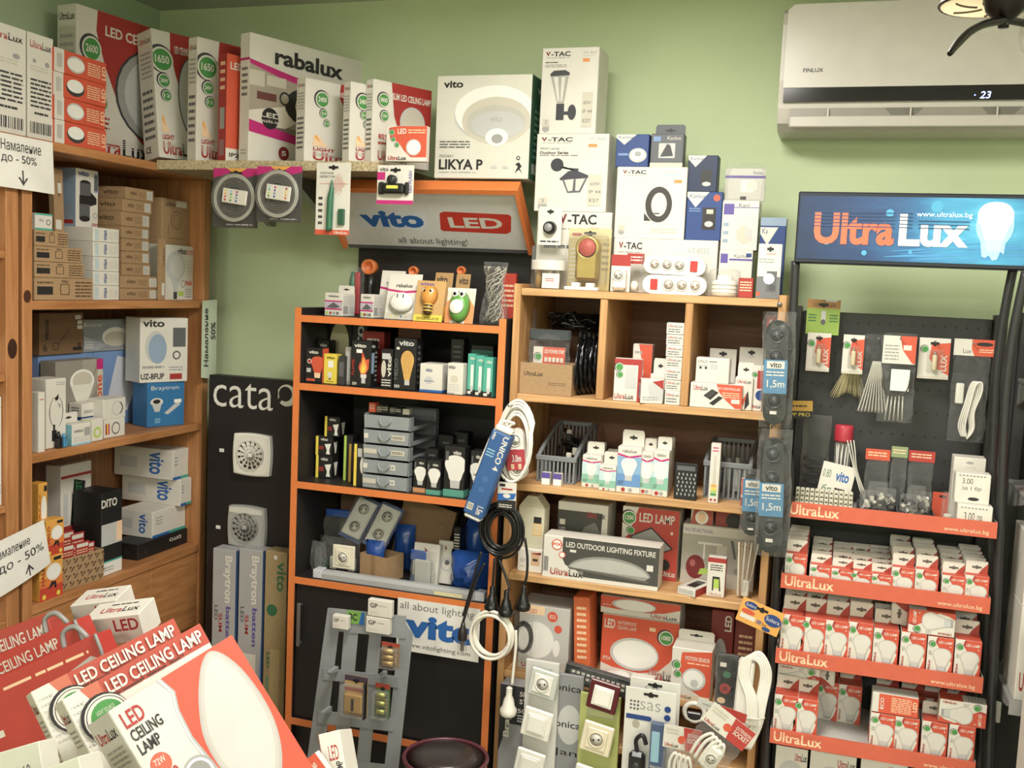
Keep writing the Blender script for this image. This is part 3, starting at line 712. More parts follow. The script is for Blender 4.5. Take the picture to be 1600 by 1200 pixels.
# ---------------------------------------------------------------- top of the pine unit and the corner shelf
TC = ZL0+.0006
NT = ZL0+.0006
for (x0, x1, yt, lb) in ((-24, 41, 37, 'tall white lamp carton with symbol rows, cut off by the edge of the picture'), (43.5, 83, 55, 'tall white lamp carton with symbol rows and barcode, next to four small orange cartons')):
    lf('lamp_carton', lb, 'box', x0, x1, yt, XL-.012, NT, .24, art={'f': WSIDE})
ob = None
for i, (x0, x1, dz, face) in enumerate(((98, 166, .088, 'd'), (97, 165, .088, 'W'), (97, 165, .083, 'd'), (97, 167, .088, 'W'))):
    z = NT if ob is None else top(ob)
    Y0, Y1 = ycol(x0-13, XL-.006, z), ycol(x1, XL-.006, z)
    a = [('r', 0, 0, .18, 1, 'W'), ('b', .05, .2, .14, .8, 'g'), ('e', .40, .5, .17, .36, 'd' if face == 'd' else 'S'), ('e', .40, .58 if face == 'd' else .5, .155, .28, 'q'), ('l', .62, .2, .88, .8, 6, 'F'), ('tu', 'LED', .90, .2, .98, .8, 'F')]
    ob = carton('small_lamp_carton', 'small orange ceiling lamp carton, ' + ['bottom', 'second from bottom', 'third from bottom', 'top'][i] + ' one of the stack on the pine unit', 'box', (XL-.006, (Y0+Y1)/2, z), Y1-Y0, .17, .0655, 'N', {'f': a}, yaw=PI/2+[.0, .02, -.02, .01][i], group='small orange lamp cartons in a stack')
o = book('lamp_carton', 'largest dark red ceiling lamp carton, behind the small orange cartons', 'box', 89, 119, 300, 5, math.radians(83), -.62, TC, art={'f': [('p', [(.16, 1), (1, 1), (1, 0), (.62, .08), (.46, .22), (.32, .42), (.22, .64), (.15, .86)], 'R'), ('e', .66, .50, .36, .34, 'd'), ('e', .67, .50, .35, .33, 'g'), ('e', .69, .50, .31, .29, 'S'), ('t', 'LED CEILING LAMP', .22, .845, .92, .915, 'W'), ('bd', .115, .73, .085, '2600'), ('bd', .20, .38, .05, '20'), ('l', .06, .2, .26, .3, 3, 'R'), ('ux', .06, .03, .60, .16, 'R', 'k', 'W')], 'l': [('ux', .1, .9, .9, .95, 'k', 'k', None), ('r', .08, .55, .92, .86, 'O'), ('l', .15, .6, .85, .82, 4, 'g')]})
ZB = ZS+.0006
D_ = math.radians
book('lamp_carton', 'ceiling lamp carton with green 1650 badge, leaning, beside the largest red carton', 'box', 226, 249, 316, 44, D_(69), YS+.02, ZB, tilt=-.135, art={'f': ceil_cover('1650', '24W'), 'l': SPINE+[('t', 'CE', .15, .05, .5, .1, 'k')]})
book('lamp_carton', 'upright ceiling lamp carton with green 1650 badge, beside the narrow orange carton', 'box', 292, 306, 384, 57, D_(69), YS+.012, ZB, art={'f': ceil_cover('1650', '24W'), 'l': SPINE})
book('lamp_carton', 'narrow orange lamp carton squeezed in beside the largest white carton', 'box', 340, 352, 440, 83, D_(69), YS+.005, ZB, body='N', art={'f': [('e', .72, .52, .42, .26, 'd'), ('e', .73, .52, .4, .25, 'S'), ('t', LC, .06, .86, .8, .93, 'W'), ('r', 0, 0, 1, .12, 'W'), ('t', 'IP20', .06, .04, .3, .08, 'k')], 'l': [('r', 0, 0, 1, 1, 'R'), ('l', .2, .65, .8, .95, 4, 'F'), ('b', .2, .05, .8, .2, 'g'), ('r', .2, .3, .8, .5, 'g')]})
rab = [('p', [(0, .80), (.25, .755), (.6, .70), (1, .665), (1, .62), (.6, .655), (.25, .70), (0, .765)], 'M'), ('p', [(0, .765), (.25, .70), (.6, .655), (1, .62), (1, .25), (0, .25)], 'paper:a59888'),
       ('p', [(0, .38), (.5, .28), (1, .25), (0, .25)], 'paper:7a6f60'), ('r', .0, .60, .12, .72, 'O'), ('r', .14, .62, .30, .70, 'paper:c9c0ae'), ('r', .5, .5, .56, .62, 'paper:6d7a50'), ('r', .06, .50, .22, .56, 'paper:6a3a36'), ('p', [(0, .40), (.3, .48), (.45, .40), (.3, .30), (0, .30)], 'paper:d9d0c0'),
       ('e', .55, .50, .26, .17, 'k'), ('e', .62, .50, .24, .15, 'F'), ('o', .29, .54, .055, .04, 'k', 'paper:a59888'),
       ('p', [(0, .33), (.5, .235), (1, .22), (1, .165), (.5, .175), (0, .235)], 'M'), ('c', .17, .36, .085, 'k'), ('t', 'LED', .09, .365, .26, .405, 'W'), ('t', 'built-in', .09, .325, .25, .35, 'W', .01), ('t', 'N', .49, .185, .54, .215, 'F'),
       ('c', .29, .10, .055, 'Q'), ('t', '5', .27, .08, .31, .12, 'W'), ('c', .45, .10, .05, 'X'), ('l', .22, .015, .6, .035, 1, 'g'), ('t', 'rabalux', .20, .80, .80, .93, 'k', .03)]
book('lamp_carton', 'large white lamp carton with magenta stripes and black lamp picture on the corner shelf', 'box', 372.5, 387.5, 563, 50, D_(69), YS+.01, ZB, art={'f': rab, 'l': [('r', 0, .79, 1, .81, 'M'), ('l', .2, .5, .8, .75, 5, 'D'), ('l', .2, .05, .8, .1, 2, 'g')]})
book('lamp_carton', 'ceiling lamp carton with green 2400 badge and long title, before the magenta striped one', 'box', 461, 475, 600, 121, D_(62), YS+.005, ZB, art={'f': ceil_cover('2400', '24', tu=(.36, 1.0)), 'l': SPINE})
book('lamp_carton', 'second ceiling lamp carton with green 2400 badge, beside the slim lamp carton', 'box', 534, 545, 640, 127, D_(62), YS+.005, ZB, art={'f': ceil_cover('2400', '24'), 'l': SPINE})
slim = [('p', [(.30, 1), (1, 1), (1, .1), (.62, .1), (.50, .3), (.36, .6)], 'R'), ('c', .68, .55, .20, 'S'), ('c', .69, .54, .18, 'O'), ('t', 'SLIM LED CEILING LAMP', .32, .80, .99, .88, 'W'), ('bd', .18, .77, .085, '800'), ('bd', .2, .58, .065, '12W'), ('t', '85%', .1, .30, .28, .36, 'R'), ('l', .1, .22, .3, .28, 1, 'R'), ('ux', .1, .04, .6, .16, 'R', 'k', 'W')]
book('lamp_carton', 'slim ceiling lamp carton with green 800 badge, beside the white motion sensor lamp carton', 'box', 569, 580, 670, 123, D_(62), YS+.035, ZB, art={'f': slim, 'l': SPINE})
wp = [('p', [(.30, 1), (1, 1), (1, .12), (.62, .12), (.45, .30), (.3, .55), (.10, .62), (.06, .95)], 'N'), ('c', .68, .40, .23, 'S'), ('c', .69, .40, .20, 'q'), ('t', 'LED', .28, .78, .50, .93, 'W'), ('l', .54, .78, .97, .92, 2, 'F'), ('bd', .14, .82, .08, ''), ('bd', .18, .62, .07, ''), ('bd', .28, .46, .07, ''), ('ux', .06, .04, .52, .15, 'R', 'k', None)]
bk('small_lamp_carton', 'small square orange waterproof lamp carton at the edge of the corner shelf', 'box', 603, 665, 197, YS+.004, ZB-.0, .026, art={'f': wp}, yaw=.05)
ZK = ZHT+.036
lik = [('t', 'vito', .07, .88, .28, .95, 'k', .035), ('e', .62, .62, .43, .27, 'S'), ('e', .62, .64, .42, .26, 'q'), ('e', .64, .56, .36, .23, 'O'), ('e', .64, .54, .31, .17, 'paper:b9b6ac'), ('e', .66, .52, .28, .13, 'S'), ('t', 'vito', .58, .55, .70, .60, 'g', .0), ('e', .655, .40, .12, .085, 'q'), ('e', .66, .385, .06, .045, 'g'), ('l', .05, .29, .38, .37, 3, 'D'), ('t', '2022661', .05, .205, .2, .23, 'D', .0), ('t', 'LIKYA P', .05, .085, .52, .185, 'k', .03), ('l', .05, .05, .45, .065, 1, 'g'), ('p', [(.86, .05), (.89, .12), (.86, .14), (.9, .16), (.93, .12), (.91, .10), (.94, .05), (.90, .09)], 'k'), ('o', .89, .20, .02, .012, 'k', 'O'), ('e', .64, .11, .03, .015, 'S'), ('e', .76, .11, .03, .015, 'S')]
o = bk('lamp_carton', 'white ceiling lamp carton with green side, standing on the orange header sign', 'box', 678, 825, 117, YHT-.01, ZK, .20, body='paper:d2d0c2', art={'f': lik, 'r': [('r', 0, 0, 1, 1, 'paper:1f4a34'), ('t', 'vito', .3, .85, .85, .92, 'W'), ('l', .2, .2, .8, .7, 8, 'paper:5c8a6c'), ('b', .15, .06, .6, .16, 'W')]})

# blister packs hanging from the corner shelf edge
def blister(name, label, cat, pts, Y, art, key='W', hook_px=None, card_t=.001, yaw=0, group=None):
    """hang card: picture corners x0,x1 (bottom columns), yt, yb on the plane Y"""
    x0, x1, yt, yb = pts
    xm = (x0+x1)/2; pm = atY(xm, yb, Y); pt = atY(xm, yt, Y); w = atY(x1, yb, Y).x-atY(x0, yb, Y).x; h = pt.z-pm.z
    o = carton(name, label, cat, (pm.x, Y, pm.z), w, card_t, h, key, {'f': art}, yaw=yaw, flap=False, group=group)
    return o, w, h
def hang_hole(o, w, h, y=-.0003):
    t = MB(); t.add([(x*w, y-.0007, h-.018+z) for x, z in [(-.14, 0), (-.05, 0), (-.04, -.004), (.04, -.004), (.05, 0), (.14, 0), (.14, .007), (.05, .007), (0, .012), (-.05, .007), (-.14, .007)]], [tuple(range(11))], 'K'); t.build('hang_hole', o)
KEYS = ['R', 'G', 'B', 'W', 'N', 'L', 'U', 'W', 'H', 'T', 'P', 'W', 'Y', 'Z', 'M', 'W']
for i, (x0, x1, yt, yb, Y, lb) in enumerate(((332, 402, 263, 356, YS-.006, 'LED strip reel with remote in a clear pack, closer to the pine unit'), (400, 470, 260, 347, YS-.03, 'reel of LED strip with remote in a clear pack, overlapping in front'))):
    o, w, h = blister('led_strip_pack', lb, 'LED strip', (x0, x1, yt, yb), Y, [('p', [(0, 1), (0, .84), (.3, .9), (.6, .82), (1, .9), (1, 1)], 'M'), ('p', [(.3, 1), (.5, .88), (.75, 1)], 'H'), ('l', .3, .03, .9, .08, 1, 'g')], 'paper:4a4644', group='LED strip packs under the corner shelf')
    R1 = w*.44; cz = h*.5
    for rr_ in (1.0, .92, .82, .72, .62, .52):
        g = MB(); g.tube([(R1*rr_*math.cos(a), -.008, cz+R1*rr_*math.sin(a)) for a in [2*PI*k/36 for k in range(36)]], .0032, 'plastic:b5b2a8' if rr_ > .9 else 'plastic:5c5852', 6, True); g.build('strip_coil', o)
    g = MB(); g.lathe([(R1*1.08, .0005), (R1*1.08, .018), (R1*1.02, .02), (R1*.55, .0205)], 'clear:ffffff', 32, c=(0, 0, cz), axis='y'); g.build('clear_cover', o)
    rc = MB(); rc.box(-w*.26, -.028, cz-w*.02-.016, w*.28, -.0215, cz+.026, 'W', .002)
    r_o = rc.build('remote_control', o); r_o.rotation_euler = (0, .12, 0)
    for a in range(4):
        for b_ in range(4):
            kk = MB(); X = -w*.26+.012+b_*w*.125; Z = cz-.01+a*.0095
            kk.add([(X+.0036*math.cos(t), -.0285, Z+.0036*math.sin(t)) for t in [q*PI/4 for q in range(8)]], [tuple(range(8))], KEYS[(a*4+b_+i) % 16]); kk.build('button', r_o)
    hang_hole(o, w, h)
o, w, h = blister('voltage_tester_pack', 'green voltage tester on a white hang card under the corner shelf', 'tester', (492, 545, 254, 367), YS-.03, [('r', 0, 0, 1, .07, 'N'), ('t', 'UltraLux', .55, .015, .95, .055, 'W'), ('t', 'VOLTAGE', .1, .84, .5, .87, 'D'), ('t', 'DETECTOR', .1, .79, .55, .82, 'D'), ('l', .08, .12, .2, .55, 5, 'k'), ('r', .1, .705, .95, .71, 'N')] + [('r', .5+.04*i, .70-[.03, .08, .13, .10, .15, .09, .12, .05, .03][i], .515+.04*i, .70+[.03, .08, .13, .10, .15, .09, .12, .05, .03][i], 'paper:c98a80') for i in range(9)])
g = MB(); g.tube([(-.004, -.009, h*.06), (-.005, -.009, h*.12), (-.003, -.009, h*.5), (0, -.009, h*.62), (0, -.009, h*.72), (0, -.009, h*.76)], [.009, .010, .010, .007, .003, .002], 'plastic:2c6b4c', 12); g.build('tester_pen', o)
g = MB(); g.box(w*.2, -.012, h*.14, w*.38, -.0012, h*.36, 'plastic:2a5a40', .002); g.build('spare_cell', o)
hang_hole(o, w, h)
o, w, h = blister('head_torch_pack', 'black head torch on a white and magenta hang card below the slim lamp carton', 'torch', (588, 645, 258, 319), YS-.012, [('r', 0, 0, 1, .10, 'M'), ('r', 0, .62, .22, .82, 'M'), ('t', 'vito', .06, .84, .3, .94, 'k'), ('tu', 'LED FLASH', .86, .3, .95, .85, 'P')])
g = MB(); g.box(-w*.28, -.025, h*.26, w*.30, -.0012, h*.52, 'plastic:1c1c1c', .006); g.box(-w*.42, -.014, h*.24, -w*.27, -.0012, h*.56, 'plastic:222222', .004); g.box(w*.29, -.014, h*.24, w*.40, -.0012, h*.56, 'plastic:222222', .004); g.lathe([(.014, .0), (.014, .016), (.009, .02)], 'plastic:2a2a2a', 16, c=(-w*.05, -.002, h*.62), axis='y'); g.build('torch_body', o)
g = MB(); g.box(-w*.14, -.027, h*.38, w*.17, -.0252, h*.46, 'paper:e3d23a', .0); g.build('light_bar', o)
hang_hole(o, w, h)

# ---------------------------------------------------------------- pine unit, upper shelf (ZL1)
Zs = ZL1+.0006; Xf = XL-.012
b1 = lf('brown_carton', 'widest flat brown carton, bottom of the stack on the upper pine shelf', 'box', 54, 145, 435, Xf, Zs, .14, body=CARD, art={'f': brown()})
b2 = lf('brown_carton', 'flat brown carton with dark picture, second from the bottom of the stack', 'box', 54, 131, 410.5, Xf-.002, top(b1), .14, body=CARD, art={'f': brown()})
b3 = lf('brown_carton', 'flat brown carton with dark picture, third from the bottom of the stack', 'box', 54, 128, 386.5, Xf-.004, top(b2), .14, body=CARD, art={'f': brown()})
b4 = lf('brown_carton', 'short flat brown carton on top of the stack, beneath the teal edged box', 'box', 54, 107, 361, Xf-.006, top(b3), .12, body=CARD, art={'f': brown()})
lf('small_box', 'small white box with teal edges on top of the brown cartons', 'box', 55, 82, 334, Xf-.02, top(b4), .06, art={'f': [('r', 0, 0, 1, .12, 'T'), ('r', 0, .9, 1, 1, 'T'), ('t', 'vito', .2, .5, .5, .72, 'g'), ('o', .75, .5, .18, .12, 'D', 'W')]})
bs_ = lf('brown_carton', 'brown carton standing upright behind the brown stack, under the black wall lamp box', 'box', 108, 130, 357, Xf-.19, Zs, .07, body=CARD, art={'f': [('l', .2, .3, .9, .9, 6, CARDT)]})
lf('brown_carton', 'thin brown carton leaning beside the black wall lamp box', 'box', 86, 101, 264, Xf-.10, top(b4), .02, body=CARD, tilt=-.04, art={'f': [('tu', 'vito', .35, .55, .65, .8, CARDT), ('r', .4, .62, .8, .78, 'W'), ('r', .1, .05, .7, .2, 'W')]})
blk = [('t', 'vito', .10, .88, .58, .965, 'V', .035), ('r', .80, .62, 1, .95, 'J'), ('r', .82, .65, .98, .92, 'D'), ('e', .42, .76, .24, .055, 'k'), ('r', .18, .55, .66, .76, 'D'), ('r', .16, .38, .72, .55, 'k'), ('p', [(.66, .38), (.92, .42), (.92, .52), (.66, .62)], 'k'), ('r', .16, .16, .62, .40, 'D'), ('e', .39, .15, .23, .05, 'k'), ('o', .85, .22, .05, .035, 'g', 'W'), ('l', .7, .03, .98, .09, 2, 'R')]
lf('lamp_box', 'white box with a black cylinder wall lamp picture on the upper pine shelf', 'box', 118, 153, 265, Xf-.10, max(top(bs_), top(b4)), .09, body='W', art={'f': blk, 'l': [('r', 0, 0, 1, 1, 'J'), ('l', .1, .1, .8, .4, 5, 'g'), ('r', .5, .05, .9, .12, 'R')]})
ob = None
for i in range(5):
    ob = lf('tube_box', 'white slim box, ' + ['bottom', 'second', 'third', 'fourth', 'top'][i] + ' of the five-high white stack between brown cartons', 'box', 146, 186, [446.5, 424.5, 402, 379, 357][i], Xf-.02, Zs if ob is None else top(ob), .16, art={'f': [('td', 'vito', .40, .15, .54, .88, 'V'), ('l', .6, .2, .75, .8, 4, 'O'), ('l', .8, .2, .95, .8, 5, 'S'), ('l', .05, .1, .2, .9, 5, 'Z')]}, group='white slim boxes in a stack')
ob = None
for i, (x0, x1, yt) in enumerate(((188, 249, 451), (188, 248, 432), (190, 235, 412.5), (190, 233.5, 393.5), (190, 233, 374), (190, 233, 355.5), (190, 234, 333), (192, 237, 313.5), (197, 240, 295))):
    lab = ['longest flat brown carton at the very bottom of the tall brown stack', 'long flat brown carton, second from the bottom of the tall stack'][i] if i < 2 else 'flat brown carton, ' + ['third', 'fourth', 'fifth', 'sixth', 'seventh', 'eighth', 'topmost, ninth'][i-2] + ' from the bottom of the tall brown stack'
    ob = lf('brown_carton', lab, 'box', x0, x1, yt, Xf-.05+(.02 if i < 2 else 0), Zs if ob is None else top(ob), .2, body=CARD, art=BR2, group='flat brown cartons in the tall stack')
lf('brown_carton', 'thin brown carton standing between the tall brown stack and the big globe bulb box', 'box', 250, 258, 373, Xf-.012, Zs, .012, body=CARD, art={'f': [('tu', 'vito', .5, .55, .8, .85, CARDT), ('r', .3, .08, .8, .28, 'W')]})
vb = lf('bulb_carton', 'white carton with a large globe bulb picture on the upper pine shelf', 'box', 256, 314, 383.5, Xf-.03, Zs, .16, art={'f': [('t', 'vito', .43, .84, .75, .95, 'k', .03), ('t', 'one', .76, .84, .98, .925, 'N', .0), ('e', .38, .62, .34, .27, 'S'), ('p', [(.12, .5), (.64, .5), (.48, .28), (.44, .12), (.33, .12), (.28, .28)], 'S'), ('e', .42, .62, .24, .2, 'paper:c9c8c2'), ('r', .32, .02, .44, .15, 'd'), ('t', '968', .72, .27, .95, .36, 'N'), ('o', .64, .30, .07, .05, 'g', 'W'), ('r', .48, .08, .66, .16, 'L'), ('l', .72, .04, .96, .22, 4, 'g'), ('l', .76, .5, .96, .75, 4, 'O')]})
lf('brown_carton', 'brown carton with a round lamp outline on top of the globe bulb carton', 'box', 253, 303, 312, Xf-.05, top(vb), .12, body=CARD, art={'f': [('t', 'vito', .12, .83, .48, .93, CARDT), ('r', .5, .84, .9, .97, 'W'), ('o', .52, .55, .2, .185, CARDT, CARD), ('o', .52, .55, .12, .11, CARDT, CARD), ('r', .22, .14, .85, .15, CARDT), ('r', .22, .2, .23, .45, CARDT)]})

# ---------------------------------------------------------------- pine unit, middle shelf (ZL2)
Zs = ZL2+.0006
bl1 = lf('panel_carton', 'pale blue carton with a slanted white LED panel picture on the middle pine shelf', 'box', 146, 229, 547, XL-.20, Zs, .05, body='U', art={'f': [('p', [(.42, .93), (.92, .82), (.62, .18), (.18, .16)], 'paper:c9ccd8'), ('p', [(.92, .82), (.88, .82), (.58, .18), (.62, .18)], 'q'), ('tu', 'LED', .84, .86, .92, .97, 'W'), ('c', .82, .14, .05, 'R'), ('c', .85, .17, .035, 'G'), ('c', .80, .19, .03, 'Y')]})
bl2 = lf('panel_carton', 'blue carton at the back of the middle pine shelf under the dark brown carton', 'box', 60, 145, 553, XL-.20, Zs, .05, body='U', art={'f': [('tu', 'LED panel', .15, .2, .3, .7, 'J')]})
lf('brown_carton', 'dark brown carton with a cable drawing lying on the blue cartons', 'box', 62, 130, 489, XL-.19, max(top(bl1), top(bl2)), .055, body='paper:7c5c3e', art={'f': [('tu', 'vitone', .10, .35, .20, .85, 'k'), ('tu', 'IP', .08, .1, .16, .25, 'k'), ('r', .80, .84, .94, .94, 'W'), ('r', .86, .72, .97, .81, 'W'), ('r', .85, .60, .98, .69, 'W'), ('o', .35, .2, .1, .08, 'k', 'paper:7c5c3e'), ('p', [(.4, .25), (.65, .6), (.68, .58), (.43, .22)], 'k'), ('p', [(.41, .245), (.65, .585), (.67, .575), (.43, .23)], 'paper:7c5c3e'), ('r', .75, .08, .96, .16, 'k'), ('o', .9, .22, .05, .02, 'k', 'paper:7c5c3e')]})
lf('lamp_box', 'grey box with a white oval lamp picture beside the dark brown carton', 'box', 131, 200, 499, XL-.195, max(top(bl1), top(bl2)), .05, body='paper:8d9298', art={'f': [('t', 'Braytron', .0, .74, .40, .90, 'W', .0), ('e', .70, .45, .30, .30, 'q'), ('e', .72, .38, .27, .24, 'O'), ('p', [(0, .5), (.5, .2), (.3, .05), (0, .1)], 'paper:a5aab0'), ('tu', 'LED', .86, .6, .95, .85, 'W'), ('l', .02, .1, .2, .35, 3, 'W')]})
lf('lamp_box', 'grey box with a recessed spotlight picture and upright logo on the middle pine shelf', 'box', 87, 160, 563, XL-.13, Zs, .06, body='paper:8f8a7e', art={'f': [('p', [(.5, 0), (.88, .7), (.88, 1), (.55, 1), (.55, 0)], 'paper:a09a8c'), ('e', .55, .72, .26, .16, 'q'), ('e', .55, .74, .21, .11, 'O'), ('p', [(.30, .68), (.80, .68), (.66, .42), (.62, .25), (.5, .25), (.44, .42)], 'paper:e0dcd0'), ('r', .88, .0, 1, 1, 'O'), ('tu', 'vito', .885, .04, .985, .42, 'k'), ('tu', 'one', .885, .45, .985, .78, 'N'), ('r', .86, .86, 1, 1, 'M')]})
lf('tube_box', 'tall narrow white box closest to the post on the middle pine shelf', 'box', 60, 70, 613, XL-.012, Zs, .03, art={'f': [('r', .7, .05, .72, .95, 'S'), ('l', .2, .86, .8, .9, 1, 'N')]})
lf('cable_box', 'tall white box with a plug and looped cable picture on the middle pine shelf', 'box', 72, 103, 592, XL-.035, Zs, .07, art={'f': [('l', .5, .9, .95, .96, 2, 'g')] + [('p', arc(.5+dx, .52, rx, .22, a0, a1, 14) + arc(.5+dx, .52, rx-.035, .215, a1, a0, 14), k_) for dx, rx, a0, a1, k_ in ((-.02, .33, 95, 260, 'k'), (.05, .30, -80, 75, 'D'))] + [('p', [(.42, .72), (.62, .78), (.60, .70), (.48, .68)], 'k'), ('p', [(.55, .66), (.72, .62), (.68, .56)], 'g'), ('r', .28, .10, .52, .26, 'k'), ('r', .34, .24, .44, .34, 'k')]})
def sb(label, x0, x1, yt, inset, z, art, body='W', tab=None, d=.05, side=None): return lf('small_box', label, 'box', x0, x1, yt, XL-inset, z, d, body=body, tab=tab, art=art, group='small boxes on the middle pine shelf')
s1 = sb('small teal and white spot bulb box with hang tab, middle pine shelf', 112, 142, 662, .015, Zs, {'f': [('t', 'vito', .1, .6, .6, .75, 'D'), ('r', .65, .4, .95, .8, 'g'), ('l', .1, .15, .9, .4, 2, 'S'), ('r', 0, 0, 1, .1, 'Z')], 'l': [('r', 0, 0, 1, 1, 'paper:6aa3b0'), ('e', .4, .5, .2, .25, 'Y')]}, tab=.03)
sb('tiny pale green box between the teal spot bulb box and the colourful one', 143, 161, 655, .02, Zs, {'f': [('c', .5, .4, .25, 'L'), ('c', .5, .4, .15, 'W')], 'l': [('r', 0, 0, 1, 1, 'paper:d2d8b8')]}, d=.04)
s3 = sb('small white box with rainbow front beside the pale green one', 163, 195, 655, .03, Zs, {'f': [('o', .55, .5, .34, .28, 'k', 'W'), ('r', .05, .2, .12, .8, 'R'), ('r', .12, .2, .18, .8, 'Y'), ('r', .18, .2, .24, .8, 'M')], 'l': [('r', .2, .15, .8, .85, 'N'), ('r', .3, .25, .7, .75, 'H')]})
sb('small white box with circle lying on the rainbow fronted box', 162, 196, 622, .035, top(s3), {'f': [('o', .6, .5, .36, .30, 'S', 'W'), ('p', arc(.6, .5, .28, .34, -60, 60, 10)+arc(.6, .5, .24, .30, 60, -60, 10), 'k')], 't': [('r', 0, 0, 1, .5, 'k')]}, d=.06)
s4 = sb('small white and navy box stacked behind the teal spot bulb box', 127, 160, 655, .075, Zs, {'f': [('r', 0, .5, 1, 1, 'S')]})
sb('small white box with navy bottom edge, upper one beside the circle box', 128, 161, 629, .075, top(s4), {'f': [('r', 0, 0, 1, .2, 'V'), ('r', .55, .55, .9, .85, 'F'), ('l', .1, .4, .5, .6, 2, 'D')], 'l': [('r', 0, 0, 1, .2, 'V'), ('l', .2, .5, .8, .8, 2, 'D')]})
cp = MB(); cy = ycol(88, XL-.03, Zs+.02)
for (dy, hh, key) in ((0, .05, 'plastic:1d1d1f'), (.022, .042, 'plastic:3f86b0')):
    g = MB(); g.box(-.008, -.008, 0, .008, .008, hh*.6, key, .002); g.lathe([(.007, hh*.6), (.006, hh*.8), (.003, hh)], key, 10)
    o = g.build('cable_plug', None, (XL-.022, cy+dy, Zs)); tag(o, ('small black cable plug' if dy == 0 else 'small blue cable plug') + ' standing in front of the cable picture box', 'plug')
    r_ = MB()
    for zz in (.3, .45): r_.lathe([(.0088, hh*zz), (.0092, hh*zz+.001), (.0088, hh*zz+.002)], key, 10)
    r_.build('grip_ring', o)
br_ = lf('spot_box', 'bright blue box with a white spotlight picture on the middle pine shelf', 'box', 238, 279, 597, XL-.05, Zs, .09, body='paper:2470a8', art={'f': [('t', 'Braytron', .1, .80, .85, .92, 'W', .0), ('e', .25, .56, .17, .09, 'W'), ('e', .25, .57, .10, .05, 'k'), ('p', [(.12, .52), (.38, .52), (.33, .34), (.2, .34)], 'S'), ('p', [(.45, .30), (.55, .26), (.9, .48), (.82, .55), (.6, .4)], 'S'), ('r', .72, .52, .92, .60, 'q'), ('l', .2, .08, .35, .2, 3, 'Z')], 'r': [('r', 0, 0, 1, 1, 'J')]}, yaw=PI/2-.35)
lf('lamp_box', 'white box with a grey oval wall lamp picture on top of the bright blue box', 'box', 230, 281, 497, XL-.05, top(br_), .10, body='W', yaw=PI/2-.42, art={'f': [('t', 'vito', .05, .86, .5, .97, 'k', .03), ('e', .32, .55, .22, .25, 'S'), ('e', .36, .52, .19, .23, 'J'), ('r', .68, .55, .95, .85, 'D'), ('o', .76, .42, .07, .045, 'D', 'W'), ('t', 'UZ-BFUP', .02, .05, .5, .14, 'k'), ('r', .62, .04, .88, .13, 'R'), ('l', .6, .17, .9, .25, 2, 'g'), ('l', .05, .2, .5, .28, 1, 'g')], 'r': [('t', 'vito', .25, .85, .75, .94, 'k'), ('l', .2, .2, .8, .8, 8, 'g')]})

# ---------------------------------------------------------------- pine unit, bottom shelf (ZL3)
Zs = ZL3+.0006
def hal(label, x0, x1, yt, inset, z):
    return lf('halogen_box', label, 'box', x0, x1, yt, XL-inset, z, .04, body='paper:e0a02c', art={'f': [('r', 0, 0, 1, .35, 'paper:c83e22'), ('r', 0, .3, 1, .5, 'paper:de7a26'), ('e', .6, .62, .32, .2, 'E'), ('e', .6, .62, .24, .14, 'q'), ('r', .6, .88, .92, .96, 'k'), ('tu', 'HALO', .06, .35, .22, .85, 'R'), ('p', [(.35, .22), (.5, .4), (.7, .38), (.72, .22), (.64, .22), (.62, .32)], 'k'), ('c', .18, .08, .06, 'Y'), ('c', .8, .08, .06, 'Y')]}, group='orange and yellow halogen bulb boxes')
h1 = hal('orange and yellow halogen bulb box at the bottom, standing on the lowest pine shelf', 62, 98, 869, .012, Zs)
h2 = hal('orange and yellow halogen bulb box stacked on another, beside the red sachets', 72, 100, 812, .014, top(h1))
h3 = hal('narrow orange halogen bulb box at the top, half behind the pine post', 60, 74, 755, .05, top(h1)+.0)
ex = lf('exit_sign_carton', 'white and red carton with a dark exit sign picture, lowest pine shelf', 'box', 95, 142, 724, XL-.15, Zs, .06, art={'f': [('r', 0, .88, 1, .905, 'R'), ('r', 0, 0, 1, .42, 'Q'), ('r', .0, .40, 1, .44, 'R'), ('p', [(.30, .44), (.42, .86), (.80, .82), (.62, .44)], 'k'), ('tu', 'EXIT EXIT', .48, .5, .66, .84, 'paper:2a8a4a'), ('p', [(.36, .46), (.44, .66), (.55, .64), (.5, .48)], 'paper:2a8a4a'), ('r', .55, .48, .9, .53, 'paper:4aa05a'), ('r', .08, .46, .22, .74, 'S')], 'r': [('r', 0, .88, 1, .905, 'R'), ('r', 0, 0, 1, .42, 'R'), ('l', .3, .5, .7, .8, 5, 'g')]})
tr = empty('sachet_tray', (0, 0, 0))
Y0, Y1 = ycol(99, XL-.02, Zs), ycol(158, XL-.02, Zs); wt = Y1-Y0; ht = zrow(866, XL-.02, (Y0+Y1)/2)-Zs
tr.location = (XL-.02, (Y0+Y1)/2, Zs); tr.rotation_euler = (0, 0, PI/2-.12); tag(tr, 'open brown carton with diagonal dark pattern holding red sachets, lowest pine shelf', 'box')
pat = []
r2 = random.Random(5)
for i in range(6):
    for j in range(4):
        u_, v_ = .05+i*.165+(j % 2)*.08, .08+j*.24
        pat.append(('p', [(u_, v_), (u_+.03, v_-.01), (u_+.10, v_+.12), (u_+.07, v_+.13)], CARDT)); pat.append(('c', u_+.0, v_+.12, .035, CARDT))
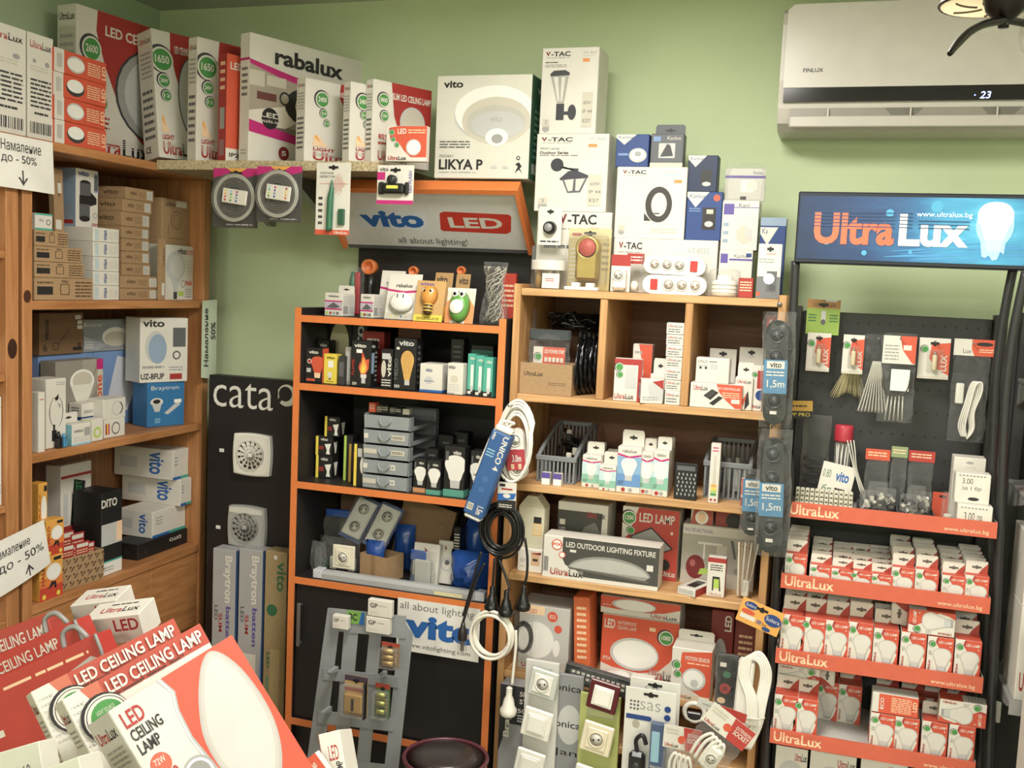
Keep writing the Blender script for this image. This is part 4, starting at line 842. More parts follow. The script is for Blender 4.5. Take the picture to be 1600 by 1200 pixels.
for nm, a, b in (('front_wall', (-wt/2, 0, 0), (wt/2, .003, ht)), ('back_wall', (-wt/2, .097, 0), (wt/2, .1, ht*.95)), ('side_wall', (-wt/2, .003, 0), (-wt/2+.003, .097, ht)), ('side_wall', (wt/2-.003, .003, 0), (wt/2, .097, ht)), ('bottom', (-wt/2+.003, .003, 0), (wt/2-.003, .097, .003))):
    g = MB(); g.box(*a, *b, CARD)
    if nm == 'front_wall': draw(pat, wt, ht, lambda U, V, e: (-wt/2+U*wt, -e, V*ht), g, g)
    g.build(nm, tr)
for i in range(6):
    fx, fy = [-.3, -.12, .08, .26, -.05, .18][i]*wt, [.02, .018, .022, .025, .05, .055][i]
    p = tr.matrix_basis @ Vector((fx, fy, .004))
    carton('red_sachet', 'red and white bulb sachet in the patterned carton, ' + ['first in the front row', 'second in the front row', 'third in the front row', 'last in the front row', 'first in the rear row', 'last in the rear row'][i], 'packet', p, .055, .008, [ht*1.35, ht*1.25, ht*1.3, ht*1.2, ht*1.62, ht*1.5][i], 'R', {'f': [('r', .1, .88, .9, .97, 'W'), ('l', .1, .72, .9, .84, 2, 'F'), ('c', .3, .55, .09, 'X')]}, yaw=PI/2-.12, tilt=[.08, .0, .05, 0, -.05, 0][i], group='red sachets in the patterned carton')
bx1 = lf('black_lamp_carton', 'tall black carton with white middle and lamp picture on the lowest pine shelf', 'box', 158, 190, 768, XL-.03, Zs, .11, yaw=PI/2-.0, body='paper:1b1a1a', art={'f': [('t', 'DITO', .0, .82, .75, .92, 'W', .03), ('r', 0, .36, 1, .62, 'S'), ('r', .72, .38, 1, .62, 'F'), ('r', 0, 0, 1, .16, 'q'), ('r', 0, .15, 1, .17, 'T'), ('l', .1, .04, .6, .10, 2, 'g')], 'r': [('r', 0, 0, 1, .17, 'q')]})
bx2 = lf('black_lamp_carton', 'long black carton lying on the lowest pine shelf under the long white ones', 'box', 215, 318, 838, XL-.05, Zs, .11, body='paper:1c1b1c', art={'f': [('tf', 'DITO', .62, .5, .86, .72, 'W'), ('o', .15, .45, .12, .10, 'D', 'paper:1c1b1c')], 'l': [('o', .6, .5, .14, .12, 'D', 'paper:1c1b1c')]})
vw = lambda lab, x0, x1, yt, ins, z, d=.14, ya=PI/2: lf('tube_lamp_carton', lab, 'box', x0, x1, yt, XL-ins, z, d, yaw=ya, art={'f': [('r', 0, 0, 1, .10, 'B'), ('r', .5, .0, 1, .10, 'T'), ('l', .1, .45, .3, .8, 3, 'g')], 'l': [('td', 'vito', .60, .15, .85, .9, 'B'), ('r', .1, .3, .4, .7, 'S')]}, group='long white lamp cartons on the lowest pine shelf')
w1 = vw('long white lamp carton directly on the long black one', 238, 318, 793, .06, top(bx2))
w2 = vw('long white lamp carton in the middle of the pile above the black one', 282, 313, 748, .035, top(w1), .25)
w3 = vw('long pale carton on top of the pile, beneath the middle pine shelf', 270, 296, 702, .05, top(w2), .25)
# boxes in the cut-off unit
for i, (yt, z) in enumerate(((363, 0), (334, 0), (307, 0))):
    ob = lf('small_box', 'small white box with ring logo in the cut-off pine unit, ' + ['lowest', 'middle', 'top'][i] + ' of three', 'box', -30, 10, yt, XL-.03, (ZN[0]+.0006) if i == 0 else top(ob), .1, art={'f': [('o', .93, .75, .14, .09, 'V', 'W'), ('l', .6, .1, .98, .4, 3, 'N')]}, group='boxes with ring logo')
lf('lamp_carton', 'tall white carton on the second shelf of the cut-off pine unit', 'box', -40, 3, 530, XL-.03, ZN[1]+.0006, .15, art=[('l', .6, .2, .9, .8, 5, 'S')])
lf('lamp_carton', 'tall white carton with thin stripe, on the third shelf of the cut-off pine unit', 'box', -40, 26, 622, XL-.015, ZN[2]+.0006, .15, art=[('r', .78, .02, .785, .98, 'S'), ('l', .84, .1, .96, .2, 3, 'g'), ('r', .84, .9, .96, .91, 'g')])
lf('lamp_carton', 'white carton with barcode low in the cut-off pine unit', 'box', -40, 11, 935, XL-.03, ZN[3]+.0006, .15, art=[('b', .55, .2, .95, .5, 'k'), ('l', .55, .6, .95, .9, 2, 'k')])

# ---------------------------------------------------------------- handwritten discount papers
def paper_note(label, corners, X, art, key='E'):
    """corners: picture points tl, tr, br, bl on the plane x = X; slightly curled sheet"""
    q = [atX(x, y, X) for x, y in corners]; c = sum(q, Vector())/4; n = 8; g = MB()
    def S(u_, v_, e=0):
        p = (q[3]*(1-u_)+q[2]*u_)*(1-v_) + (q[0]*(1-u_)+q[1]*u_)*v_ - c
        p.x += .006*math.sin(PI*u_)*(1-v_)+.0006+e; return p
    vs = [S(i/n, j/n) for j in range(n+1) for i in range(n+1)]
    vs2 = [v-Vector((.0005, 0, 0)) for v in vs]
    fs = [(j*(n+1)+i, j*(n+1)+i+1, (j+1)*(n+1)+i+1, (j+1)*(n+1)+i) for j in range(n) for i in range(n)]
    g.add(vs, fs, key, True); g.add(vs2, fs, key, True)
    o = g.build('discount_note', None, c); tag(o, label, 'paper note')
    tx = []
    W = (q[1]-q[0]).length; H = (q[0]-q[3]).length
    t = MB(); draw(art, W, H, lambda u_, v_, e: S(u_, v_, e*3+.0004), t, t); t.build('handwriting', o)
    return o
INK = 'paper:3c3a3c'
def arrow(u_, v0, v1, up): 
    a = [('r', u_-.008, v0, u_+.008, v1, INK)]
    t_, s_ = (v1, -1) if up else (v0, 1)
    return a + [('p', [(u_, t_), (u_-.07, t_+s_*.14), (u_-.05, t_+s_*.15), (u_, t_+s_*.04), (u_+.05, t_+s_*.15), (u_+.07, t_+s_*.14)], INK)]
paper_note('white paper note with handwritten discount and arrow down, taped under the top pine board', [(-22, 202), (82, 223), (85, 304), (-22, 288)], XL+.012, [('t', 'Намаление', .2, .70, .80, .90, INK, .0), ('t', 'до - 50%', .2, .46, .72, .64, INK, .0)] + arrow(.50, .08, .36, False))
paper_note('white paper note with handwritten discount and arrow up, tilted beside the halogen boxes', [(-25, 857), (68, 812), (79, 880), (-20, 945)], XL+.012, [('t', 'Намаление', .12, .66, .72, .84, INK, .0), ('t', 'до - 50%', .18, .36, .92, .56, INK, .0)] + arrow(.64, .05, .28, True))
q = [(316, 470), (339, 468), (337, 593), (314, 590)]
paper_note('narrow pale green paper strip with handwriting hanging on the end of the pine unit', q, XL+.02, [('tu', 'Намаление', .12, .15, .38, .9, INK, .0), ('tu', '50%', .55, .5, .9, .72, INK, .0)], 'paper:c5d2b8')
# ---------------------------------------------------------------- shared small builders
def bag_mesh(w, h, d, key='bag:ffffff', seed=1, n=9, base=0.0, wr=.25):
    """crumpled pillow: origin at bottom centre, front towards -y"""
    r = random.Random(seed); g = MB()
    for sgn in (-1, 1):
        vs = []
        for j in range(n+1):
            for i in range(n+1):
                u_, v_ = i/n, j/n
                bul = (math.sin(PI*u_)**.6)*(math.sin(PI*min(1, v_*.92+.05))**.6) if 0 < i < n and 0 < j < n else 0
                x = (u_-.5)*w*(1+.06*r.uniform(-1, 1)*(1 if 0 < j < n else .3)); z = v_*h+(.02*h*r.uniform(-1, 1) if 0 < j < n else 0)
                y = sgn*d/2*bul*(1+wr*r.uniform(-1, 1))+d/2
                vs.append((x, y, max(0.0008, z)))
        r = random.Random(seed)
        g.add(vs, [(j*(n+1)+i, j*(n+1)+i+1, (j+1)*(n+1)+i+1, (j+1)*(n+1)+i) for j in range(n) for i in range(n)], key, True)
    return g
def bag(name, label, cat, x0, x1, yt, Y, Z, d, key='bag:ffffff', seed=1, yaw=0, header=None, tilt=0, group=None, roll=0):
    X0, X1 = clampx(xcol(x0, Y, Z), xcol(x1, Y, Z), Y, Z); h = zrow(yt, (X0+X1)/2, Y)-Z; w = (X1-X0)*.95
    o = bag_mesh(w*.95, h, d, key, seed).build(name, None, ((X0+X1)/2, Y, Z), (tilt, roll, yaw)); tag(o, label, cat, group)
    if header:
        hh, art, k2 = header; t = MB(); t.box(-w/2, d/2-.002, h-.0, w/2, d/2+.002, h+hh, k2)
        draw(art, w, hh, lambda U, V, e: (-w/2+U*w, d/2-.002-e, h+V*hh), t, t); t.build('header_card', o)
    return o, w, h
def ring_pts(c, R, n=28, plane='xz', rx=1.0, ry=1.0, jit=0, seed=0):
    r = random.Random(seed); out = []
    for k in range(n):
        a = 2*PI*k/n; q = R*(1+jit*r.uniform(-1, 1)); A, B = q*math.cos(a)*rx, q*math.sin(a)*ry
        out.append(Vector(c)+(Vector((A, 0, B)) if plane == 'xz' else Vector((A, B, 0)) if plane == 'xy' else Vector((0, A, B))))
    return out
def socket_face(o, cx, cz, R, y, key='plastic:e6e2d8', pin='paper:9c2a24', name='socket'):
    g = MB(); g.lathe([(R, 0), (R, .002), (R*.86, .0024), (R*.8, -.0)], key, 22, c=(cx, y, cz), axis='y'); g.lathe([(R*.8, .0005), (R*.02, .0006)], 'plastic:3e4244' if '34383a' in key else 'plastic:cfcbc0', 22, c=(cx, y, cz), axis='y')
    for dx in (-.42, .42): g.lathe([(R*.13, .0012), (R*.02, .0013)], pin, 10, c=(cx+dx*R*.7, y, cz+dx*R*.7*.4), axis='y')
    return g.build(name, o)
def power_strip(name, label, L, H, D, n, key='plastic:e4e0d6', loc=(0,0,0), rot=(0,0,0), switch=True, pin='paper:9c2a24', group=None, sw_left=False):
    """strip lying along x, sockets to -y"""
    g = MB(); pts = [(-L/2+H/2+H/2*math.cos(a), H/2+H/2*math.sin(a)) for a in [PI/2+PI*k/8 for k in range(9)]] + [(L/2-H/2+H/2*math.cos(a), H/2+H/2*math.sin(a)) for a in [-PI/2+PI*k/8 for k in range(9)]]
    g.prism(pts, 0, D, key); o = g.build(name, None, loc, rot); tag(o, label, 'power strip', group)
    R = H*.40; sp = (L-H*.5-(H*.8 if switch else 0))/n; x = -L/2+H*.25+sp/2+((H*.8) if (switch and sw_left) else 0)
    for k in range(n): socket_face(o, x+k*sp, H/2, min(R, sp*.46), -.0002, key, pin)
    if switch:
        sx = (-L/2+H*.62) if sw_left else (L/2-H*.62)
        s = MB(); s.box(sx-H*.19, -.004, H*.22, sx+H*.19, -.0002, H*.78, 'plastic:c02a28', .001); s.build('switch', o)
    return o
def plate(name, label, px_, py_, Y, s, kind, key='plastic:e9e6dc', inner=None, yaw=0, roll=0, cat='wall socket', group=None, thick=.012, rx=0):
    p = atY(px_, py_, Y); o = empty(name, p); o.rotation_euler = (rx, roll, yaw); tag(o, label, cat, group)
    g = MB(); g.box(-s/2, 0, -s/2, s/2, thick, s/2, key, .003); g.build('frame', o)
    ik = inner or key
    g = MB(); g.box(-s*.34, -.004, -s*.34, s*.34, .0, s*.34, ik, .0015); i_ = g.build('inner_plate', o)
    if kind == 'socket': socket_face(o, 0, 0, s*.27, -.0042, ik, 'k')
    else:
        g = MB(); g.box(-s*.27, -.0075, -s*.27, s*.27, -.0042, s*.27, ik, .001); g.build('rocker', o)
    return o

# ---------------------------------------------------------------- cabinet, top board
Z0 = CZ[0]+.0006
def night(label, x0, x1, yt, Y, art, key, Z=Z0, tilt=-.22, d=.002):
    o = bk('night_light_card', label, 'night light', x0, x1, yt, Y, Z, d, body=key, art={'f': art}, tilt=tilt, flap=False, group='night light cards on the cabinet top')
    return o
def dims(o): 
    bb = [Vector(c) for c in o.bound_box]; return max(v.x for v in bb)-min(v.x for v in bb), max(v.z for v in bb)
rbx = {'f': [('t', 'rabalux', .2, .82, .8, .93, 'k'), ('r', 0, .62, 1, .68, 'M'), ('r', .0, .34, 1, .62, 'paper:b9aebc'), ('p', [(.1, .36), (.5, .6), (.9, .4), (.6, .34)], 'D'), ('r', 0, .27, 1, .33, 'M')] + [('c', .15+.2*i, .13, .06, ['L', 'R', 'g', 'D'][i]) for i in range(4)], 'r': [('r', .1, .1, .45, .45, 'g'), ('l', .1, .5, .9, .9, 4, 'S'), ('r', .55, .1, .9, .45, 'S')]}
bk('small_lamp_box', 'small white and magenta box with hang tab at the end of the cabinet top', 'box', 506, 535, 458, YC+.05, Z0, .075, art=rbx, tab=.025, yaw=-.1)
bk('small_lamp_box', 'small white and magenta box beside the round white night light', 'box', 562, 583, 460, YC+.05, Z0, .06, art=rbx, yaw=-.1)
RBC = [('t', 'rabalux', .25, .70, .75, .78, 'k'), ('p', [(0, .66), (.5, .62), (1, .66), (1, .61), (.5, .575), (0, .615)], 'M'), ('r', 0, 0, 1, .14, 'O')] + [('c', .2+.15*i, .06, .02, ['Y', 'L', 'B', 'g'][i]) for i in range(4)]
o = night('white night light card behind the other round white one', 588, 625, 421, YC+.11, RBC, 'W')
o = night('round white plug-in night light on a white and magenta card', 600, 652, 426, YC+.055, RBC, 'W'); w, h = dims(o)
g = MB(); g.lathe([(.036, 0), (.040, .006), (.038, .016), (.028, .022), (.002, .023)], 'plastic:e9e6de', 26, c=(0, -.001, h*.36), axis='y', sy=.8); g.build('round_light', o)
g = MB()
for dx in (-.010, .010): g.box(dx-.0015, -.0245, h*.44, dx+.0015, -.0225, h*.52, 'K')
g.build('plug_slots', o)['kind'] = 'stuff'
night('brown night light card standing behind the bee', 672, 700, 424, YC+.13, [('t', 'vito', .1, .78, .7, .93, 'k'), ('r', 0, 0, 1, .3, 'H')], 'paper:b58d55')
night('brown and cream night light card standing behind the owl', 705, 727, 426, YC+.135, [('t', 'vito', .2, .78, .9, .93, 'k'), ('r', .2, .55, .8, .7, 'W')], 'paper:b58d55')
o = night('orange bee night light on a yellow card on the cabinet top', 645, 690, 437, YC+.03, [('r', 0, 0, 1, .16, 'Y'), ('l', .1, .03, .9, .1, 2, 'k'), ('t', 'vito', .1, .88, .6, .95, 'P')], 'paper:c59a5a'); w, h = dims(o)
g = MB(); g.lathe([(.002, .028), (.017, .026), (.024, .016), (.026, 0)], 'plastic:d9922e', 20, c=(0, -.001, h*.62), axis='y', sy=1.25); g.build('bee_head', o)
g = MB(); g.lathe([(.002, -.022), (.011, -.018), (.0145, -.008), (.015, .004), (.012, .014), (.008, .018)], 'plastic:4a3418', 16, c=(.002, -.012, h*.30), sy=.8)
for zz in (-.010, .0, .010): g.lathe([(.0150, zz), (.0155, zz+.002), (.0150, zz+.004)], 'plastic:dcb43a', 16, c=(.002, -.012, h*.30), sy=.82)
g.build('striped_belly', o)
for dx in (-.009, .010):
    g = MB(); g.lathe([(.0085, 0), (.0085, .003), (.006, .005), (.001, .0055)], 'plastic:efece2', 16, c=(dx, -.022, h*.70), axis='y'); g.lathe([(.0045, .0056), (.001, .006)], 'plastic:141414', 12, c=(dx, -.022, h*.70), axis='y'); g.build('eye', o)
o = night('green owl night light on an orange and white card on the cabinet top', 694, 738, 449, YC+.02, [('p', [(0, 0), (1, 0), (1, .5), (.7, .8), (0, .6)], 'paper:d88a4c'), ('r', 0, .9, 1, 1, 'W'), ('r', .2, 0, .7, .07, 'W')], 'paper:cfcab4'); w, h = dims(o)
g = MB(); g.lathe([(.002, .030), (.020, .027), (.030, .016), (.033, 0)], 'plastic:5a9a3c', 22, c=(0, -.001, h*.46), axis='y', sy=1.5); g.build('owl_body', o)
g = MB(); g.lathe([(.023, .0), (.021, .003), (.002, .0045)], 'plastic:e6e4da', 18, c=(-.001, -.029, h*.42), axis='y', sy=1.0); g.build('owl_belly', o)
for dx in (-.011, .011):
    g = MB(); g.lathe([(.0105, 0), (.0105, .003), (.007, .005), (.001, .0055)], 'plastic:e9e6dc', 16, c=(dx, -.0235, h*.78), axis='y'); g.lathe([(.0055, .0056), (.001, .006)], 'plastic:141414', 12, c=(dx, -.0235, h*.78), axis='y'); g.build('eye', o)
for i, (px_, py_, R, Y, lb) in enumerate(((577, 440, .026, -.20, 'large round orange lamp holder behind the small boxes on the cabinet top'), (645, 448, .017, -.16, 'orange lamp holder behind the round white night light'), (719, 450, .015, -.16, 'orange lamp holder behind the owl night light'))):
    X = xcol(px_, Y, Z0); zt = zrow(405 if i == 0 else 416, X, Y); hh = zt-Z0
    o = empty('lamp_holder', (X, Y, Z0)); tag(o, lb, 'lamp holder', 'orange lamp holders on the cabinet top')
    g = MB(); g.lathe([(R*.7, 0), (R*.75, hh*.1), (R*.5, hh*.5), (R*.75, hh-R*2)], 'plastic:1f1c1c', 16); g.build('base', o)
    g = MB(); g.lathe([(R*.55, -R*.9), (R*.9, -R*.4), (R, R*.3), (R*.95, R*.9), (R*.7, R*.95), (R*.62, R*.2), (R*.1, R*.1)], 'plastic:d9732e', 22, c=(0, 0, hh-R), axis='y'); g.build('orange_cup', o)
o, w, h = bag('lamp_bag', 'clear bag with red and green item at the end of the cabinet top', 'bag', 538, 563, 417, YC+.17, Z0, .05, seed=4)
g = MB(); g.box(-w*.1, .015, .002, w*.25, .03, h*.9, 'paper:b02a30', .004); g.build('red_card', o)
g = MB(); g.lathe([(.012, .0), (.012, h*.4), (.006, h*.6)], 'plastic:3f7a5a', 12, c=(-w*.25, .025, h*.3)); g.build('green_part', o)
# hourglass shaped clear pack of wire
Y = YC+.05; X0, X1 = xcol(741, Y, Z0), xcol(786, Y, Z0); h = zrow(409, (X0+X1)/2, Y)-Z0; R = (X1-X0)/2
o = empty('wire_bag', ((X0+X1)/2, Y+R, Z0)); tag(o, 'clear hourglass shaped bag full of thin wires at the end of the cabinet top', 'bag')
g = MB(); g.lathe([(R*.98, 0.001), (R*1.0, h*.12), (R*.86, h*.35), (R*.62, h*.58), (R*.66, h*.75), (R*.85, h*.97), (R*.83, h)], 'bag:ffffff', 20, sy=.7); g.build('clear_bag', o)
r2 = random.Random(11)
for k in range(30):
    ph = r2.random()*6; rr_ = r2.uniform(.3, .8)
    pts = [(R*rr_*(1-.35*math.sin(PI*min(1, t*1.3)))*math.cos(ph+t*7+r2.uniform(-.3, .3)), R*.6*rr_*math.sin(ph+t*7), h*(.03+.9*t)) for t in [q/18 for q in range(19)]]
    g = MB(); g.tube(pts, .0013, 'plastic:cfc9b8' if k % 2 else 'plastic:6f6a60', 4); g.build('wire', o)
o = carton('red_pack', 'red flat pack standing behind the wire bag', 'box', (xcol(792, -.12, Z0), -.12, Z0), .05, .02, .16, 'paper:c83a28', [('l', .1, .3, .9, .8, 5, 'F')])

# ---------------------------------------------------------------- cabinet, first shelf: bulb boxes
Z1 = CZ[1]+.0006
KB = 'paper:1c1a1a'
def bb(label, x0, x1, yt, ins, art, key=KB, d=.05, Z=Z1, yaw=0, tab=None): return bk('bulb_box', label, 'bulb box', x0, x1, yt, YC+ins, Z, d, body=key, art=art, yaw=yaw, tab=tab, group='bulb boxes in the black cabinet')
bb('black bulb box with a red-orange bulb picture at the end of the first cabinet shelf', 476, 503, 544, .03, {'f': [('t', 'vito', .2, .84, .75, .93, 'W', .03), ('bulb', .72, .46, .62, 'N', 'F'), ('c', .25, .62, .07, 'W'), ('c', .25, .62, .05, 'R'), ('r', .1, .3, .35, .42, 'S'), ('r', .1, .05, .6, .12, 'N')], 'r': [('r', 0, 0, 1, 1, 'N')]}, d=.04)
bb('black bulb box behind the one with the red-orange bulb', 490, 512, 532, .11, {'f': [('t', 'vito', .2, .84, .85, .93, 'W', .03)]})
bb('yellow bulb box on the first cabinet shelf', 505, 525, 553.5, .035, {'f': [('t', 'vito', .2, .84, .85, .93, 'k', .03), ('r', .35, .55, .75, .78, 'q'), ('bulb', .5, .27, .26, 'W', 'D'), ('l', .2, .06, .8, .1, 1, 'k')]}, key='paper:e0c822', d=.035)
bb('thin dark grey bulb box beside the yellow one', 528, 537, 557, .03, {'f': [('r', .1, .3, .9, .8, 'D')]}, key='paper:3a3836', d=.04)
bb('black carton with a big pale globe bulb picture, first cabinet shelf', 511, 548, 505, .19, {'f': [('e', .45, .62, .42, .40, 'paper:c8bd94'), ('p', [(.15, .4), (.75, .4), (.6, .1), (.35, .1)], 'paper:c8bd94')]}, d=.06)
bb('thin silver grey bulb box beside the flame bulb box', 538, 547, 543, .05, {'f': [('r', .2, .1, .8, .9, 'S')]}, key='paper:a09a92', d=.04)
bb('black carton with sideways white logo at the back of the first cabinet shelf', 548, 572, 506, .17, {'f': [('tu', 'vito', .2, .4, .8, .97, 'S', .03)]}, d=.06)
bb('black bulb box with an orange flame bulb picture', 548, 578, 533, .02, {'f': [('t', 'vito', .12, .86, .75, .94, 'W', .035), ('r', .25, .74, .55, .82, 'q'), ('p', [(.55, .78), (.75, .6), (.92, .62), (.9, .4), (.75, .28), (.5, .28), (.38, .42), (.45, .55), (.5, .5)], 'N'), ('p', [(.62, .66), (.78, .5), (.82, .4), (.72, .30), (.5, .30), (.45, .4)], 'H'), ('p', [(.6, .5), (.74, .42), (.66, .31), (.52, .32)], 'Y'), ('r', .5, .2, .8, .28, 'W'), ('r', .55, .08, .75, .2, 'S'), ('tu', 'FLAME', .02, .25, .16, .6, 'R'), ('t', '250', .06, .04, .3, .1, 'W')], 'r': [('t', 'vito', .1, .86, .6, .93, 'W'), ('r', .1, .3, .5, .75, 'J'), ('l', .6, .1, .9, .8, 7, 'g')]}, d=.05)
bb('red topped box lying behind the flame bulb box', 565, 598, 518, .15, {'f': [('r', 0, .5, 1, 1, 'R'), ('l', .2, .65, .8, .9, 2, 'W')]}, key='paper:8a2a24')
bb('black candle bulb box with white print beside the flame bulb box', 594, 612, 546, .03, {'f': [('tu', 'vito', .55, .3, .9, .85, 'W'), ('l', .1, .05, .9, .25, 3, 'W'), ('e', .25, .5, .2, .22, 'O'), ('r', .1, .75, .8, .9, 'S')]}, d=.04)
bb('black bulb box with a tall golden filament bulb picture', 614, 648, 529, .025, {'f': [('t', 'vito', .2, .86, .9, .96, 'S', .035), ('e', .62, .58, .30, .19, 'I'), ('p', [(.34, .52), (.9, .52), (.74, .2), (.5, .2)], 'I'), ('r', .52, .1, .74, .2, 'S')] + [('r', .45+.08*i, .32, .46+.08*i, .74, 'paper:8a6a2c') for i in range(5)] + [('tu', 'MEDIO', .03, .2, .2, .6, 'D'), ('t', 'E80', .06, .04, .3, .1, 'S'), ('r', .12, .78, .25, .83, 'W')], 'r': [('l', .3, .1, .7, .9, 7, 'D')]}, d=.05)
bb('brown capped bulb box at the back beside the golden filament bulb', 620, 655, 510, .18, {'f': [('r', 0, .7, 1, 1, 'paper:6a3a2a')]}, key='paper:2e2320')
bb('white cube lamp box with blue edge on the first cabinet shelf', 655, 690, 569, .03, {'f': [('t', 'vito', .25, .72, .55, .85, 'V'), ('e', .4, .42, .18, .14, 'S'), ('l', .2, .36, .65, .42, 1, 'V'), ('r', 0, 0, 1, .08, 'B')], 'r': [('r', 0, 0, 1, .08, 'B')]}, key='W', d=.08)
bb('white lamp box with grey print beside the teal bulb boxes', 698, 722, 568, .012, {'f': [('t', 'vito', .05, .82, .5, .94, 'k'), ('e', .45, .5, .25, .12, 'O'), ('l', .1, .1, .8, .35, 4, 'S'), ('r', .05, .02, .5, .06, 'g')]}, key='W', d=.04)
bb('dark boxed candle bulbs behind the white lamp box', 702, 722, 530, .15, {'f': [('l', .2, .3, .8, .9, 6, 'D')]}, key='paper:2a2422')
for i, (x0, x1, yt, ins) in enumerate(((729, 741, 553, .035), (741, 754, 556, .022), (753.5, 768, 559, .010))):
    bb('teal and black tube bulb box, ' + ['first', 'middle', 'last'][i] + ' of three at the end of the first shelf', x0, x1, yt, ins, {'f': [('r', 0, 0, 1, .14, KB), ('r', .1, .03, .5, .1, 'W'), ('r', .42, .16, .78, .74, 'E'), ('e', .6, .16, .18, .08, 'S'), ('t', 'vito', .3, .86, .9, .93, 'W')]}, key='paper:3fa58f', d=.035)
bb('black and teal bulb box behind the row of three', 734, 768, 540, .13, {'f': [('r', 0, .6, 1, .9, 'paper:2a7a6c')]})

# ---------------------------------------------------------------- cabinet, second shelf
Z2 = CZ[2]+.0006
def spot(label, x0, x1, yt, ins, z, d=.05): return bk('spot_bulb_box', label, 'bulb box', x0, x1, yt, YC+ins, z, d, body=KB, art={'f': [('r', 0, 0, .16, 1, 'Y'), ('t', 'vito', .3, .78, .75, .92, 'W'), ('p', [(.55, .6), (.95, .65), (.85, .3), (.9, .08), (.65, .08), (.7, .3)], 'E'), ('r', .2, .3, .5, .5, 'paper:8a2a24')], 'r': [('p', [(.25, .7), (.8, .7), (.65, .3), (.6, .1), (.45, .1), (.4, .3)], 'E')]}, group='spot bulb boxes with a yellow edge')
a1 = spot('black spot bulb box with yellow edge, lowest of its stack', 493, 518, 712, .09, Z2)
a2 = spot('black spot bulb box with yellow edge, second of its stack', 493, 518, 682, .09, top(a1))
a3 = spot('black spot bulb box with orange label, topmost of its stack', 507, 530, 651, .095, top(a2))
bk('spot_bulb_box', 'thin black box with lime edge beside the spot bulb stack', 'bulb box', 536, 549, 681, YC+.09, Z2, .05, body=KB, art={'f': [('r', 0, 0, .3, 1, 'L')]})
bk('spot_bulb_box', 'black box with red and yellow edge, second from the grey drawers', 'bulb box', 544, 556, 694, YC+.075, Z2, .05, body=KB, art={'f': [('r', 0, 0, .3, 1, 'paper:b08a2a'), ('r', .5, .3, .9, .8, 'paper:6a2a24')]})
bk('spot_bulb_box', 'black box with yellow edge touching the grey drawer tower', 'bulb box', 552, 566, 694, YC+.03, Z2, .05, body=KB, art={'f': [('r', 0, 0, .3, 1, 'Y'), ('e', .95, .5, .25, .2, 'E'), ('r', .4, .7, .9, .9, 'S')]})
# grey drawer tower
Y = YC+.02; X0, X1 = xcol(566, Y, Z2), xcol(637, Y, Z2); h = zrow(648, (X0+X1)/2, Y)-Z2; w = X1-X0; dp = .24
dt = empty('drawer_tower', ((X0+X1)/2, Y, Z2)); tag(dt, 'small tower of grey see-through drawers on the second cabinet shelf', 'drawer unit')
GP_ = 'plastic:82878a:0.4'; GF = 'plastic:8d9396:0.35'
g = MB(); g.box(-w/2, .004, 0, -w/2+.004, dp, h, GP_); g.box(-w/2+.004, dp-.004, 0, w/2-.004, dp, h, GP_); g.box(-w/2+.004, .004, 0, w/2-.004, dp-.004, .003, GP_); g.build('housing', dt)
for k in range(5):
    z0, z1 = h*k/5, h*(k+1)/5
    s = MB(); s.box(w/2-.004, .004, z0+h*.05, w/2, .03, z1-h*.02, GP_); s.box(w/2-.004, dp-.03, z0+h*.05, w/2, dp, z1-h*.02, GP_); s.box(w/2-.004, .004, z0, w/2, dp, z0+h*.05, GP_); s.build('side_rail', dt)
    dr = MB(); dr.prism([(-w/2+.003, z0+.003), (w/2-.003, z0+.003), (w/2-.001, z1-.004), (-w/2+.001, z1-.004)], -.004, .0, GF); dr.box(-w/2+.006, 0, z0+.004, w/2-.006, dp-.006, z0+.006, GP_); d_ = dr.build('drawer', dt)
    zc_ = (z0+z1)/2
    hd_ = MB(); hd_.tube([(-.022, -.004, zc_+.012), (-.020, -.010, zc_+.002), (-.010, -.012, zc_-.008), (.004, -.012, zc_-.008), (.014, -.010, zc_+.002), (.016, -.004, zc_+.012)], .0026, GF, 6); hd_.build('handle', d_)
    if k < 4:
        lb = MB(); lx = [(-w*.46, -.1), (.16, .3), (-w*.49, .2), (-w*.46, .2)][k]
        lb.box(-w*.48, -.0052, zc_-.007, -w*.48+(.045 if k in (0, 2) else .014), -.0042, zc_+.008, 'O' if k in (0, 2) else 'W'); lb.build('paper_label', d_); lb = MB(); lb.box(w*.12, -.0052, zc_-.007, w*.12+(.045 if k in (2, 3) else .016), -.0042, zc_+.009, 'O' if k in (2, 3) else 'W')
        draw([('l', .05, .2, .95, .9, 2, 'k')], .04, .013, lambda U, V, e: (w*.12+.002+U*(.04 if k in (2, 3) else .012), -.0053-e, zc_-.006+V*.013), lb, lb); lb.build('paper_label', d_)
for k in range(6):
    carton('tiny_bulb_box', 'tiny bulb box lying open on the drawer tower, ' + ['first', 'second', 'third', 'fourth', 'fifth', 'sixth'][k] + ' from the pine shelf side', 'bulb box', (dt.location.x-w*.40+k*w*.145, Y+.02+.008*(k % 2), Z2+h+.001), .022, .03, [.03, .022, .026, .02, .022, .018][k], ['N', 'paper:6a5a4a', KB, 'paper:4a4644', KB, 'O'][k], [('l', .1, .3, .9, .8, 2, 'O')], yaw=.2*math.sin(k*3), group='tiny bulb boxes on the drawer tower', flap=False)
